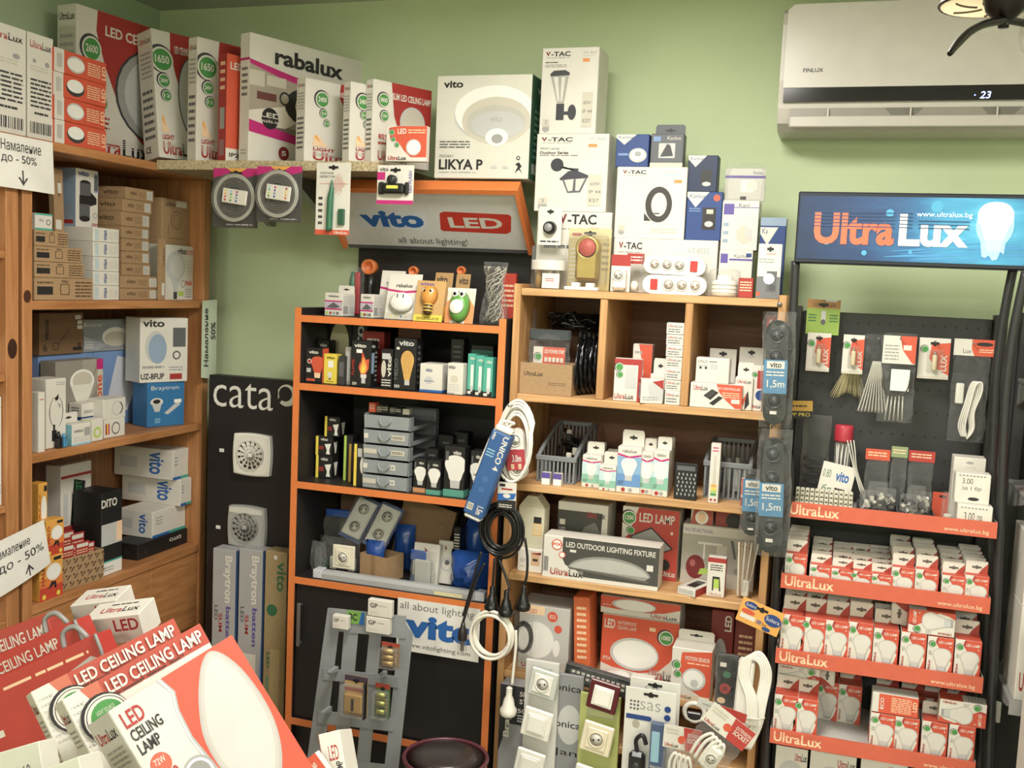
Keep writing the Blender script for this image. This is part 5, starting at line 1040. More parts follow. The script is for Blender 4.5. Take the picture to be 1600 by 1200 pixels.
def led(label, x0, x1, yt, ins, foot, hb=.62, cv=.50): return bk('bulb_box', label, 'bulb box', x0, x1, yt, YC+ins, Z2, .045, body=KB, art={'f': [('t', 'vito', .42, .84, .82, .92, 'W', .03), ('r', 0, 0, 1, .14, foot), ('bulb', .56, cv, hb, 'E', 'S'), ('r', .08, .72, .22, .9, 'D')], 'r': [('r', 0, 0, 1, .14, foot)]}, group='black bulb boxes on the second cabinet shelf')
led('black candle bulb box with orange foot beside the grey drawer tower', 645, 664, 717, .035, 'paper:c98a5c', .55)
led('small black bulb box with teal foot, second from the grey drawer tower', 665, 687, 720, .025, 'paper:4f9a86', .56)
led('large black bulb box with teal foot and big white bulb picture', 692, 724, 698, .03, 'paper:4f9a86', .66)
led('black bulb box half hidden behind the blue power strip sleeve', 733, 752, 705, .05, 'paper:4f9a86', .5)
for i, (x0, x1, yt, ins) in enumerate(((662, 682, 702, .11), (682, 705, 680, .17), (706, 728, 676, .2))):
    bk('bulb_box', 'black bulb box at the back of the second cabinet shelf, ' + ['lowest', 'middle', 'tallest'][i] + ' of three', 'bulb box', x0, x1, yt, YC+ins, Z2, .05, body=KB, art={'f': [('l', .3, .8, .8, .9, 1, 'D')]}, group='black bulb boxes on the second cabinet shelf')

# ---------------------------------------------------------------- cabinet, third shelf: sockets in bags
Z3 = CZ[3]+.0006
BB = 'plastic:1f4fa0:0.25'
# grey linear lamp along the front edge
p0 = atY(490, 893, YC+.02); p1 = atY(757, 930, YC+.02)
L = min(p1.x, CX1-.03)-p0.x
o = empty('linear_lamp', ((p0.x+min(p1.x, CX1-.03))/2, YC+.03, Z3)); tag(o, 'long grey linear lamp lying along the front of the third cabinet shelf', 'lamp')
g = MB(); g.prism([(-.014, 0), (.022, 0), (.022, .016), (.012, .026), (-.006, .026), (-.014, .016)], -L/2+.03, L/2-.03, 'plastic:a6a8a8:0.4', 'yz'); g.build('diffuser', o)
for sx in (-1, 1):
    g = MB(); a, b = sorted((sx*(L/2-.03), sx*L/2)); g.box(a, -.016, 0, b, .024, .028, 'plastic:c9ccd2', .002); g.build('end_cap', o)
g = MB(); g.add([(L*.22, -.0145, .001), (L*.38, -.0145, .001), (L*.38, -.0145, .013), (L*.22, -.0145, .013)], [(0,1,2,3)], 'paper:d8cfa0'); g.build('type_label', o)
for i, (cx, cy, Y, rl, lb) in enumerate(((561, 809, YC+.17, -.33, 'white double socket in a clear blue edged pack, higher one'), (598, 821, YC+.15, -.30, 'white double socket in a clear blue edged pack, lower one'))):
    p = atY(cx, cy, Y); s = .058
    o = empty('double_socket_pack', p); o.rotation_euler = (-.45, -rl, .0); tag(o, lb, 'wall socket', 'double sockets in packs')
    g = MB(); g.box(-s*.62, 0, -s*1.15, s*.62, .012, s*1.15, 'plastic:dddbd4', .004); g.build('socket_plate', o)
    for dz in (-.55, .55): socket_face(o, 0, dz*s, s*.40, -.0005, 'plastic:e4e2dc', 'k')
    g = MB(); g.box(-s*.70, .013, -s*1.35, s*.70, .0145, s*1.28, BB); g.build('blue_backing', o)
    g = bag_mesh(s*1.5, s*2.7, .03, 'bag:ffffff', 31+i); b_ = g.build('clear_bag', o); b_.location = (0, -.010, -s*1.38)
    dz = min((o.matrix_basis @ Vector((x, y, z))).z for x in (-s*.7, s*.7) for y in (-.01, .0145) for z in (-s*1.38, s*1.28)); 
# supports under the packs: open brown cartons
def open_box(name, label, x0, x1, yt, Y, Z, d, yaw=0, key=CARD, art=None):
    X0, X1 = clampx(xcol(x0, Y, Z), xcol(x1, Y, Z), Y, Z); w = X1-X0; h = zrow(yt, (X0+X1)/2, Y)-Z
    o = empty(name, ((X0+X1)/2, Y, Z), yaw); tag(o, label, 'box')
    for nm, a, b in (('front_wall', (-w/2, 0, 0), (w/2, .003, h)), ('back_wall', (-w/2, d-.003, 0), (w/2, d, h)), ('side_wall', (-w/2, .003, 0), (-w/2+.003, d-.003, h)), ('side_wall', (w/2-.003, .003, 0), (w/2, d-.003, h)), ('bottom', (-w/2+.003, .003, 0), (w/2-.003, d-.003, .003))):
        g = MB(); g.box(*a, *b, key)
        if nm == 'front_wall' and art: draw(art, w, h, lambda U, V, e: (-w/2+U*w, -e, V*h), g, g)
        g.build(nm, o)
    return o, w, h
o_, w_, h_ = open_box('open_carton', 'open brown carton with blue bag on the third cabinet shelf', 558, 606, 868, YC+.075, Z3, .09, -.25, art=[('r', .42, 0, .58, 1, 'paper:94744e')])
bk('brown_carton', 'flat brown carton leaning at the back of the third cabinet shelf', 'box', 608, 690, 792, YC+.24, Z3, .03, body='paper:8a6a48', roll=.22, art={'f': [('o', .82, .7, .06, .05, 'D', 'paper:8a6a48')]})
bk('brown_carton', 'dark brown carton at the back corner of the third cabinet shelf', 'box', 530, 575, 775, YC+.30, Z3, .03, body='paper:6f5238')
plate('wall_socket', 'cream square socket with a round middle on the third cabinet shelf', 536, 871, YC+.06, .078, 'socket', 'plastic:e0d8c2', rx=0)
for i, (x0, x1, yt, ins, dd, key, lb) in enumerate((
    (462, 488, 832, .12, .05, 'bag:ffffff', 'crumpled clear bag at the orange edge of the third cabinet shelf'),
    (475, 503, 848, .06, .05, 'bag:ffffff', 'clear bag with a long clear part at the orange edge, lower one'),
    (492, 545, 800, .16, .06, 'bag:ffffff', 'clear bag with black parts and blue header on the third cabinet shelf'),
    (490, 560, 842, .11, .05, 'bag:ffffff', 'wide clear bag of small parts behind the cream socket'),
    (565, 597, 846, .10, .04, BB, 'shiny blue bag in the open brown carton'),
    (612, 645, 822, .20, .05, BB, 'shiny blue bag behind the open brown carton'),
    (632, 678, 862, .05, .04, 'bag:ffffff', 'clear bag with a grey socket and blue corner on the third cabinet shelf'))):
    zz = Z3 if i != 4 else Z3+.004
    o, w, h = bag('parts_bag', lb, 'bag', x0, x1, yt, YC+ins, zz, dd, key, seed=40+i, yaw=[.3, -.2, .1, 0, 0, .2, -.1][i], group='bags of parts on the third cabinet shelf')
    if i == 2:
        g = MB(); g.box(-w*.3, .02, .002, w*.25, .035, h*.55, 'plastic:1c1c1e', .004); g.build('black_part', o); g = MB(); g.box(-w*.4, .02, h*.88, w*.4, .03, h*1.02, BB, .003); g.build('blue_header', o)
    if i == 1:
        g = MB(); g.lathe([(.012, .004), (.012, h*.7), (.006, h*.8)], 'clear:ffffff', 12, c=(0, .025, 0)); g.build('clear_part', o)
    if i == 3:
        for k in range(4): g = MB(); g.box(-w*.42+k*w*.21, .015, .001, -w*.42+k*w*.21+w*.16, .035, h*(.3+.1*(k % 2)), ['paper:3c5a4a', 'plastic:d9d5ca', 'paper:5c4c6c', 'plastic:c9c5ba'][k], .003); g.build('small_part', o)
    if i == 6:
        g = MB(); g.box(-w*.3, .012, h*.1, w*.3, .026, h*.75, 'plastic:b5b5b0', .004); g.build('grey_socket', o); g = MB(); g.box(-w*.48, .018, h*.7, w*.1, .024, h*.98, BB, .003); g.build('blue_header', o)
for i, (x0, x1, yt, ins, lb) in enumerate(((642, 682, 852, .10, 'white socket card with red logo, behind the clear bag'), (680, 705, 848, .13, 'white socket card with a dark plug picture beside the black box'))):
    bk('socket_card', lb, 'wall socket', x0, x1, yt, YC+ins, Z3, .02, art={'f': [('r', 0, 0, .2, .2, 'B'), ('p', [(.4, .9), (.55, .82), (.45, .78)], 'Q'), ('o', .6, .45, .16, .12, 'S', 'W'), ('c', .62, .5, .06, 'D')]}, tilt=-.15)
bk('black_box', 'tall thin black box with white bars on the third cabinet shelf', 'box', 706, 716, 824, YC+.14, Z3, .05, body=KB, art={'f': [('l', .1, .6, .9, .9, 6, 'W'), ('l', .1, .3, .9, .5, 3, 'g')]})
o, w, h = bag('blue_bag', 'big shiny blue plastic bag bulging over the shelf edge beside the black coil', 'bag', 690, 756, 868, YC+.055, Z3, .12, BB, seed=77)
o, w, h = bag('blue_bag', 'upper blue plastic bag standing above the big blue one', 'bag', 716, 756, 815, YC+.19, Z3, .08, BB, seed=79)

# ---------------------------------------------------------------- poster on the cabinet door
q = [atY(622, 934, YC-.0005), atY(751, 951, YC-.0005), atY(748, 1034, YC-.0005), atY(623, 1016, YC-.0005)]
px0, px1 = q[0].x, min(q[1].x, CX1-.003); pz1, pz0 = (q[0].z+q[1].z)/2, (q[2].z+q[3].z)/2
g = MB(); w, h = px1-px0, pz1-pz0; g.box(-w/2, -.0006, 0, w/2, 0, h, 'E'); words = []
draw([('t', 'all about lighting', .03, .76, .93, .94, 'D', -.005), ('t', 'vito', .10, .28, .98, .72, 'B', .045), ('t', 'www.vitolighting.com', .10, .06, .90, .17, 'k', -.003)], w, h, lambda U, V, e: (-w/2+U*w, -.0007-e, V*h), g, words)
po = g.build('poster', None, ((px0+px1)/2, YC-.0008, pz0)); tag(po, 'white poster with large blue lettering on the cabinet door', 'poster')
for t in words: t.build('lettering', po)
# ---------------------------------------------------------------- on top of the oak unit
ZT = OZ[0]+.0006
VT = lambda model, pic, extra=[]: [('vt', .06, .90, .5, .955), ('l', .08, .875, .5, .893, 1, 'g'), ('t', model, .72, .92, .95, .95, 'g', .0), ('l', .72, .89, .92, .91, 1, 'S'), ('r', .72, .83, .84, .87, 'paper:e08a3c')] + pic + extra
VSIDE = [('r', .74, .08, .93, .48, 'O'), ('t', '60W', .77, .34, .90, .38, 'D', .0), ('t', 'IP 44', .76, .24, .92, .28, 'D', .0), ('t', 'E27', .77, .13, .90, .17, 'D', .0), ('p', [(.06, .08), (.18, .08), (.18, .04), (.12, .015), (.06, .04)], 'g'), ('r', .06, .09, .18, .17, 'O'), ('t', '3', .10, .11, .14, .16, 'g')]
YV = -.27
v3 = bk('lamp_carton', 'lowest white wall lamp carton of the three-high stack on the oak unit', 'box', 831, 950, 331, YV, ZT, .2, art={'f': [('vt', .30, .84, .80, .97), ('l', .3, .76, .75, .80, 1, 'g'), ('r', .72, .72, .84, .80, 'paper:e08a3c'), ('l', .1, .5, .6, .6, 1, 'D')]})
lan = [('e', .30, .60, .09, .085, 'paper:34343c'), ('p', [(.30, .57), (.60, .555), (.60, .52), (.50, .53), (.33, .60)], 'paper:34343c'), ('p', [(.34, .42), (.46, .52), (.56, .535), (.74, .47), (.76, .44), (.36, .40)], 'paper:3a3a44'), ('p', [(.38, .41), (.73, .44), (.64, .25), (.46, .24)], 'paper:5c5c64'), ('p', [(.41, .405), (.54, .42), (.53, .27), (.47, .26)], 'paper:c9c6bc'), ('p', [(.57, .42), (.70, .43), (.62, .27), (.57, .27)], 'paper:c9c6bc'), ('t', 'Wall Lamp', .05, .79, .32, .825, 'D', .0), ('t', 'Outdoor Series', .05, .74, .45, .775, 'k', .02), ('l', .05, .715, .6, .73, 1, 'D')]
v2 = bk('lamp_carton', 'middle white carton with a black lantern picture in the stack on the oak unit', 'box', 834, 946, 209, YV+.004, top(v3), .16, art={'f': VT('VT-943', lan, VSIDE)})
tor = [('p', [(.16, .70), (.22, .735), (.42, .74), (.50, .71), (.50, .68), (.16, .67)], 'paper:3a3a3e'), ('p', [(.17, .67), (.49, .68), (.42, .35), (.30, .35)], 'paper:a5a29a'), ('p', [(.22, .66), (.30, .66), (.34, .38), (.31, .38)], 'paper:d4d1c8'), ('p', [(.36, .66), (.43, .66), (.39, .38), (.36, .38)], 'paper:d4d1c8'), ('r', .29, .16, .43, .35, 'paper:34343a'), ('r', .43, .22, .54, .26, 'paper:34343a'), ('e', .57, .25, .075, .09, 'paper:34343a'), ('l', .06, .82, .3, .84, 1, 'k'), ('l', .06, .77, .45, .81, 2, 'g')]
v1 = bk('lamp_carton', 'topmost white carton with a torch shaped wall lamp picture on the oak unit', 'box', 842, 930, 74, YV+.01, top(v2), .13, art={'f': VT('VT-953', tor, VSIDE)})
v5 = bk('lamp_carton', 'wide flat white lamp carton standing behind the white power strips', 'box', 955, 1117, 374, YV+.0, ZT, .16, art={'f': [('vt', .05, .80, .28, .93), ('l', .05, .72, .28, .77, 1, 'g'), ('t', 'VT-8055', .72, .76, .92, .86, 'g', .0), ('t', 'LANDSCAPE SOFT LIGHT OUTDOOR', .05, .56, .50, .64, 'D', .0), ('r', .76, .55, .84, .66, 'paper:e08a3c')]})
ring = [('vt', .08, .90, .42, .955), ('l', .08, .87, .40, .885, 1, 'g'), ('t', 'VT-718', .68, .92, .84, .945, 'g', .0), ('l', .68, .88, .92, .905, 1, 'Z'), ('r', .82, .78, .93, .825, 'paper:e08a3c'), ('e', .62, .48, .19, .25, 'paper:37322e'), ('e', .625, .48, .11, .165, 'paper:e3d6c2'), ('p', [(.42, .25), (.42, .36), (.52, .25)], 'paper:37322e'), ('e', .60, .355, .05, .01, 'paper:37322e'), ('l', .52, .08, .92, .16, 2, 'O'), ('p', [(.06, .10), (.15, .10), (.15, .07), (.105, .045), (.06, .07)], 'g'), ('r', .06, .11, .15, .18, 'O')]
v4 = bk('lamp_carton', 'white carton with a dark ring shaped lamp picture on the oak unit', 'box', 959, 1068, 261, YV+.005, top(v5), .12, art={'f': ring})
def kan(label, x0, x1, yt, Y, Z, pic, key='V', d=.06, tab=None, tri='W', name='lamp_box'):
    return bk(name, label, 'box', x0, x1, yt, Y, Z, d, body=key, tab=tab, art={'f': [('p', [(0, 1), (.62, 1), (.25, .68), (0, .9)], tri), ('t', 'Kanlux', .08, .87, .52, .96, 'V', .0)] + pic})
kan('blue and white box with a round lamp picture, on the ring lamp carton', 961, 1012, 210, YV+.012, top(v4), [('e', .68, .36, .27, .22, 'S'), ('e', .68, .38, .2, .16, 'q'), ('e', .68, .40, .1, .08, 'g'), ('r', .08, .35, .38, .42, 'U')])
bk('lamp_box', 'dark grey hang box with a silver floodlight picture on top of the ring lamp carton', 'box', 1015, 1066, 209, YV+.02, top(v4), .05, body='paper:585b62', tab=.034, art={'f': [('t', 'Kanlux', .5, .82, .92, .93, 'O', .0), ('r', .25, .28, .75, .72, 'S'), ('p', [(.3, .32), (.5, .7), (.6, .66), (.7, .34)], 'd'), ('r', .08, .78, .3, .92, 'U'), ('r', 0, 0, 1, .14, 'O')]})
k2 = kan('blue box with a black phone shaped sensor picture, lower of two', 1070, 1125, 300, YV+.012, top(v5), [('r', .46, .22, .84, .68, 'k'), ('e', .65, .34, .12, .06, 'S'), ('r', .57, .55, .76, .64, 'O'), ('c', .84, .88, .07, 'N'), ('l', .08, .58, .4, .68, 2, 'U')])
kan('dark navy box with a small black lamp picture, upper of two', 1073, 1119, 243, YV+.02, top(k2), [('r', .45, .2, .82, .6, 'k'), ('e', .65, .22, .15, .06, 'S')], key='paper:15284c')
k4 = bk('lamp_box', 'lowest white and purple box standing behind the plug adapter', 'box', 1120, 1172, 391, YV+.0, ZT, .08, art={'f': [('r', .04, .72, .26, .92, 'P'), ('t', 'Kanlux', .45, .84, .9, .92, 'D', .0), ('r', .3, .78, 1, .82, 'P'), ('r', .8, .86, .96, .94, 'V')]})
k5 = bk('lamp_box', 'white box with a white cube lamp picture and purple label', 'box', 1125, 1182, 314, YV+.006, top(k4), .08, art={'f': [('r', .04, .72, .32, .94, 'P'), ('t', 'Kanl', .45, .88, .72, .95, 'k', .0), ('r', .3, .86, 1, .875, 'P'), ('p', [(.42, .42), (.62, .52), (.84, .44), (.86, .2), (.64, .12), (.44, .2)], 'O'), ('p', [(.62, .52), (.84, .44), (.86, .2), (.66, .28)], 'S'), ('l', .05, .1, .2, .6, 3, 'J')]})
o = bk('lamp_pack', 'silvery clear hang pack with a pale lamp on top of the white cube lamp box', 'lamp', 1131, 1194, 263, YV+.03, top(k5), .004, body='paper:c5c3bb', art={'f': [('r', 0, .70, 1, .78, 'P'), ('t', 'Kanlux', .7, .82, .92, .92, 'V', .0), ('r', .40, .28, .72, .64, 'E'), ('r', .55, .34, .8, .6, 'W'), ('r', .4, .05, .55, .15, 'k')]}, flap=False)
w, h = dims(o); bm2 = bag_mesh(w, h*1.15, .03, 'bag:ffffff', 61); b_ = bm2.build('clear_bag', o); b_.location = (0, -.02, 0)
o = bk('lamp_pack', 'large blue shiny hang pack at the end of the oak unit top', 'lamp', 1181, 1236, 340, YV+.01, ZT, .05, body='V', art={'f': [('p', [(0, .88), (.7, .88), (.3, .66), (0, .8)], 'W'), ('t', 'Ka', .08, .8, .3, .87, 'V', .0), ('r', 0, .9, 1, 1, 'J'), ('p', [(0, .34), (.6, .34), (.3, .2), (0, .28)], 'W')]}, flap=False)
sn = [('r', 0, 0, 1, .40, 'paper:6f7072'), ('p', [(0, .40), (.5, .62), (1, .40)], 'W'), ('t', 'brennenstuhl', .35, .80, .75, .84, 'R', .0), ('l', .06, .64, .7, .74, 2, 'g'), ('r', .42, .12, .85, .50, 'paper:5c5d60'), ('c', .52, .36, .10, 'E'), ('c', .68, .2, .06, 'paper:4a4b4e'), ('c', .1, .08, .04, 'N')]
o = bk('sensor_card', 'white and grey hang card with a motion sensor picture, oak unit top', 'sensor', 1180, 1226, 381, YO+.03, ZT, .012, art={'f': sn}, flap=False, tilt=-.05); w, h = dims(o); hang_hole(o, w, h)
# small packs in the front row
o, w, h = blister('plug_card', 'white hang card with a black round plug in front of the lantern carton', 'plug', (840, 876, 321, 381), YO+.09, [('l', .1, .05, .9, .14, 1, 'k')])
o.location.z = atY(858, 383, YO+.09).z
g = MB(); g.lathe([(.002, .026), (.012, .025), (.0185, .018), (.020, .0)], 'plastic:1a1a1c', 22, c=(.002, -.001, h*.45), axis='y'); g.lathe([(.012, .026), (.0125, .027), (.012, .028)], 'plastic:8a8a88', 18, c=(.002, -.001, h*.45), axis='y'); g.build('black_plug', o); hang_hole(o, w, h)
X0, X1 = xcol(823, YO+.03, ZT), xcol(876, YO+.03, ZT); w = X1-X0; h = zrow(384, (X0+X1)/2, YO+.03)-ZT; R = w/2
o = empty('lamp_tub', ((X0+X1)/2, YO+.03+R*.8, ZT)); tag(o, 'clear round tub with white lamp parts on the oak unit top', 'tub')
g = MB(); g.lathe([(R, .0005), (R, h*.98), (R*.96, h)], 'clear:ffffff', 24, sy=.8); g.build('clear_tub', o)
g = MB(); g.lathe([(R*1.002, h*.44), (R*1.004, h*.45), (R*1.004, h*.66), (R*1.002, h*.67)], 'W', 24, sy=.8); g.build('white_band', o)
for k in range(4):
    g = MB(); g.lathe([(.009, 0), (.010, h*.3), (.007, h*.45), (.007, h*.52)], 'plastic:dedad0' if k else 'plastic:b08a4a', 12, c=((-.5+.33*k)*R, (.3 if k % 2 else -.3)*R*.6, .002+(h*.0 if k % 2 else 0))); g.build('lamp_part', o)
g = MB(); g.box(-R*.1, -R*.84, .002, R*.9, -R*.81, h*.36, 'W'); draw([('l', .2, .5, .7, .8, 2, 'R')], R, h*.3, lambda U, V, e: (-R*.1+U*R, -R*.84-e, .002+V*h*.3), g, g); g.build('price_label', o)
bp = carton('adapter_base', 'flat white plug base lying in front of the gold timer pack', 'plug', (xcol(907, YO+.005, ZT), YO+.005, ZT), .10, .03, .010, 'plastic:e4e0d6', flap=False)
for dx in (-.018, .025):
    g = MB(); g.box(dx-.012, .004, .010, dx+.012, .026, .022, 'plastic:e4e0d6', .002); g.build('raised_block', bp)
o = bk('timer_pack', 'gold coloured plug timer in a clear hang pack on the oak unit', 'timer', 885, 951, 357, YO+.085, ZT, .003, body='paper:b7a56a', art={'f': [('r', 0, .84, 1, 1, 'paper:c9ba88'), ('r', .08, .88, .3, .92, 'R'), ('l', .04, .1, .2, .7, 9, 'O'), ('l', .8, .3, .96, .8, 5, 'paper:8a7a4a')]}, flap=False); w, h = dims(o)
g = MB(); g.box(-w*.26, -.035, h*.16, w*.28, -.001, h*.68, 'metal:b89a48:0.3', .008); g.build('timer_body', o)
g = MB(); g.lathe([(w*.28, 0), (w*.28, .030), (w*.23, .036), (w*.22, .034)], 'metal:c8ab58:0.3', 28, c=(.001, -.001, h*.68), axis='y'); g.lathe([(w*.20, .034), (w*.19, .037), (.001, .0375)], 'paper:b8483a', 24, c=(.001, -.001, h*.68), axis='y'); g.build('dial', o)
g = MB(); g.box(-w*.42, -.04, h*.1, w*.46, -.0015, h*.92, 'clear:ffffff', .008); g.build('clear_cover', o); hang_hole(o, w, h)
o = bk('socket_adapter_pack', 'white round timer socket in a clear pack with red tag', 'plug', 953, 983, 398, YO+.05, ZT, .003, body='W', art=[('r', 0, .7, 1, 1, 'R')], flap=False); w, h = dims(o)
g = MB(); g.box(-w*.34, -.03, h*.05, w*.36, -.001, h*.68, 'plastic:e6e3da', .008); g.build('adapter_body', o); socket_face(o, 0, h*.45, w*.30, -.0302, 'plastic:e6e3da', 'k')
o, w, h = bag('plug_bag', 'clear bag with a red header beside the white timer socket', 'bag', 975, 1003, 412, YO+.06, ZT, .03, seed=63, header=(.03, [('l', .1, .2, .9, .8, 2, 'W')], 'R'))
g = MB(); g.lathe([(.012, .002), (.014, .02), (.006, .03)], 'plastic:dedad0', 14, c=(0, .015, .004)); g.build('white_plug', o)
PSG = 'white power strips on the oak unit'
zl = ZT; Yp = YO+.045
X0, X1 = xcol(1003, Yp, ZT), xcol(1103, Yp, ZT); H = .054
lo = power_strip('power_strip', 'lower white power strip with three sockets and red switch at the timer end', X1-X0, H, .035, 3, loc=((X0+X1)/2, Yp, ZT), sw_left=True, group=PSG)
X0, X1 = xcol(1004, Yp, ZT+H), xcol(1101, Yp, ZT+H)
up = power_strip('power_strip', 'upper white power strip with three sockets and red switch at the adapter end', X1-X0, H, .035, 3, loc=((X0+X1)/2, Yp+.006, ZT+H+.002), rot=(0, .02, 0), group=PSG)
for o_ in (lo, up):
    bm2 = bag_mesh(.20, H*1.06, .042, 'bag:ffffff', 65 if o_ is lo else 66, wr=.1); b_ = bm2.build('clear_bag', o_); b_.location = (0, -.0045, -.0006)
o = empty('plug_adapter', (xcol(1131, YO+.06, ZT), YO+.06, ZT)); tag(o, 'white round plug adapter in a clear pack beside the white power strips', 'plug')
g = MB(); g.lathe([(.036, 0.001), (.037, .012), (.036, .040), (.030, .046), (.022, .047), (.021, .060), (.002, .061)], 'plastic:e4e0d6', 26); g.build('adapter_body', o)
for k in range(3):
    g = MB(); g.lathe([(.0372, .010+k*.011), (.0380, .012+k*.011), (.0372, .014+k*.011)], 'plastic:d4d0c6', 26); g.build('grip_ring', o)
g = MB(); g.box(-.040, -.040, .0005, .040, .040, .078, 'clear:ffffff', .006); g.build('clear_pack', o)
carton('small_box', 'small dark red box between the plug adapter and the sensor card', 'box', (xcol(1164, YO+.04, ZT), YO+.04, ZT), .04, .02, .055, 'R', [('l', .1, .3, .9, .85, 4, 'F')])

# ---------------------------------------------------------------- cubbies
ZU = OZ[1]+.0006
o_, w_, h_ = open_box('open_carton', 'brown open carton with logo holding a clear bag, in the first cubby', 809, 892, 568, YO+.02, ZU, .10, 0, art=[('ux', .08, .58, .45, .72, 'paper:4a3826', 'k', None), ('l', .55, .3, .9, .42, 2, 'paper:7a5c3e')])
o, w, h = bag('cable_bag', 'clear bag with a red and white card standing in the open brown carton', 'bag', 818, 888, 515, YO+.05, ZU+.004, .035, seed=71)
g = MB(); g.box(-w*.36, .012, h*.10, w*.38, .016, h*.72, 'W'); draw([('p', [(.30, 1), (1, 1), (1, 0), (.55, 0), (.3, .4)], 'N'), ('bd', .16, .74, .10, ''), ('bd', .14, .48, .08, ''), ('t', 'LED POWER STRIP', .35, .84, .98, .94, 'W')] + [('r', .36+.125*i, .22+.2*j, .45+.125*i, .34+.2*j, 'W') for i in range(5) for j in range(3)], w*.74, h*.62, lambda U, V, e: (-w*.36+U*w*.74, .012-e, h*.1+V*h*.62), g, g); g.build('printed_card', o)
g = MB(); g.box(-w*.48, .010, h*.82, w*.48, .022, h*.99, 'plastic:3c4246', .004); g.build('dark_header', o)
BKB = 'plastic:17181a:0.2'
for k in range(5):
    x0 = 894+k*7.2
    o, w, h = bag('cable_bag', 'black shiny cable bag standing in the first cubby, ' + ['first', 'second', 'third', 'fourth', 'last'][k] + ' from the brown carton', 'bag', x0, x0+6.4, 522+3*(k % 2), YO+.03+.02*k, ZU, .12, BKB, seed=81+k, group='black cable bags in the first cubby')
    g = MB(); g.box(-w*.4, .03, h*.93, w*.4, .05, h*1.03, BKB, .003); g.build('sealed_top', o)
r2 = random.Random(5)
o = empty('cable_bag', (xcol(893, YO+.2, ZU+.2), YO+.22, atY(893, 520, YO+.2).z)); tag(o, 'crumpled black bag with cables lying on top in the first cubby', 'bag')
g = bag_mesh(.17, .06, .12, BKB, 91, wr=.5); g.build('black_bag', o)
for k in range(7):
    g = MB(); g.tube([(-.08+.16*t, -.0+.02*math.sin(5*t+k), .01+.045*math.sin(PI*t*.9+k*.3)+.012*r2.uniform(-1, 1)) for t in [q/10 for q in range(11)]], .0035, 'plastic:151515:0.2', 6); g.build('black_cable', o)
def st(label, x0, x1, yt, ins, art, Z=ZU, body='W', d=.04, tab=None, name='driver_box', yaw=0): return bk(name, label, 'box', x0, x1, yt, YO+ins, Z, d, body=body, art=art, tab=tab, yaw=yaw)
st('red edged white transformer box with grey picture in the middle cubby', 958, 1000, 561, .02, {'f': [('r', 0, .86, 1, 1, 'R'), ('r', .86, 0, 1, 1, 'R'), ('r', .40, .30, .82, .82, 'S'), ('bd', .18, .80, .10, ''), ('bd', .22, .62, .08, ''), ('ux', .04, .05, .75, .18, 'R', 'k', 'W')], 'l': [('r', 0, 0, 1, 1, 'R'), ('tu', 'TRANSFORMER', .3, .1, .7, .8, 'W')]}, yaw=.12)
st('small white and red box at the back of the middle cubby', 985, 1015, 538, .12, {'f': [('p', [(.3, 1), (1, 1), (1, 0), (.5, 0), (.6, .5)], 'N'), ('l', .1, .8, .5, .9, 1, 'g')]})
tb = st('small red and white box with barcode in front in the middle cubby', 1000, 1035, 593, .006, {'f': [('p', [(.3, .8), (1, 1), (1, .1), (.4, .2)], 'S'), ('p', [(.5, .9), (1, 1), (1, .6)], 'R'), ('l', .1, .1, .8, .3, 2, 'g')], 'l': [('r', 0, 0, 1, 1, 'R'), ('r', .2, .2, .8, .8, 'W'), ('b', .25, .25, .75, .75, 'B')]}, yaw=.35)
st('white hang tab box behind the small barcode box in the middle cubby', 1014, 1037, 585, .06, {'f': [('l', .1, .3, .9, .8, 3, 'R'), ('e', .3, .6, .15, .1, 'k')]}, tab=.045)
ob = None
for k in range(7):
    ob = bk('tiny_white_box', 'tiny white printed box, ' + ['bottom', 'second', 'third', 'fourth', 'fifth', 'sixth', 'top'][k] + ' of the seven-high tower in the middle cubby', 'box', 1038+.5*k, 1067+.5*k, [611.5, 594, 576, 558, 540.5, 523, 505][k], YO+.012+.002*(k % 2), ZU if ob is None else top(ob), .045, art={'f': [('ux', .08, .62, .92, .86, 'R', 'D', None), ('l', .1, .14, .8, .55, 2, 'D')]}, group='tiny white boxes in a tower')
rf = st('white box with a black controller picture and red corner in the third cubby', 1077, 1158, 600, .008, {'f': [('ux', .06, .70, .34, .90, 'R', 'k', None), ('p', [(.50, 1), (1, 1), (1, .05), (.88, .05), (.70, .35), (.55, .7)], 'N'), ('t', 'RF CONTROLLER', .54, .78, .96, .88, 'W', .01), ('l', .62, .45, .96, .7, 3, 'F'), ('r', .80, .25, .96, .42, 'W'), ('p', [(.26, .5), (.42, .78), (.55, .66), (.40, .34)], 'k'), ('p', [(.38, .2), (.56, .52), (.64, .46), (.46, .12)], 'k'), ('p', [(.28, .5), (.42, .74), (.5, .68), (.38, .42)], 'd')]}, d=.07)
st('white box with small black print lying on the controller box', 1086, 1138, 560, .012, {'f': [('t', 'KANLUX', .06, .80, .34, .92, 'k', .0), ('l', .4, .82, .62, .9, 1, 'k'), ('r', .42, .56, .66, .78, 'S'), ('c', .14, .60, .05, 'k'), ('c', .30, .60, .05, 'k'), ('l', .06, .64, .36, .72, 1, 'g')]}, Z=top(rf), d=.05)
for i, (x0, x1, yt) in enumerate(((1104, 1146, 545), (1150, 1188, 543))):
    o = st('white rounded hang card at the back of the third cubby, ' + ['beside the divider', 'beside the side board'][i], x0, x1, yt, .16, {'f': [('t', 'LUX', .4, .82, .6, .88, 'g', .0)]}, d=.01, name='hang_card'); w, h = dims(o); hang_hole(o, w, h)
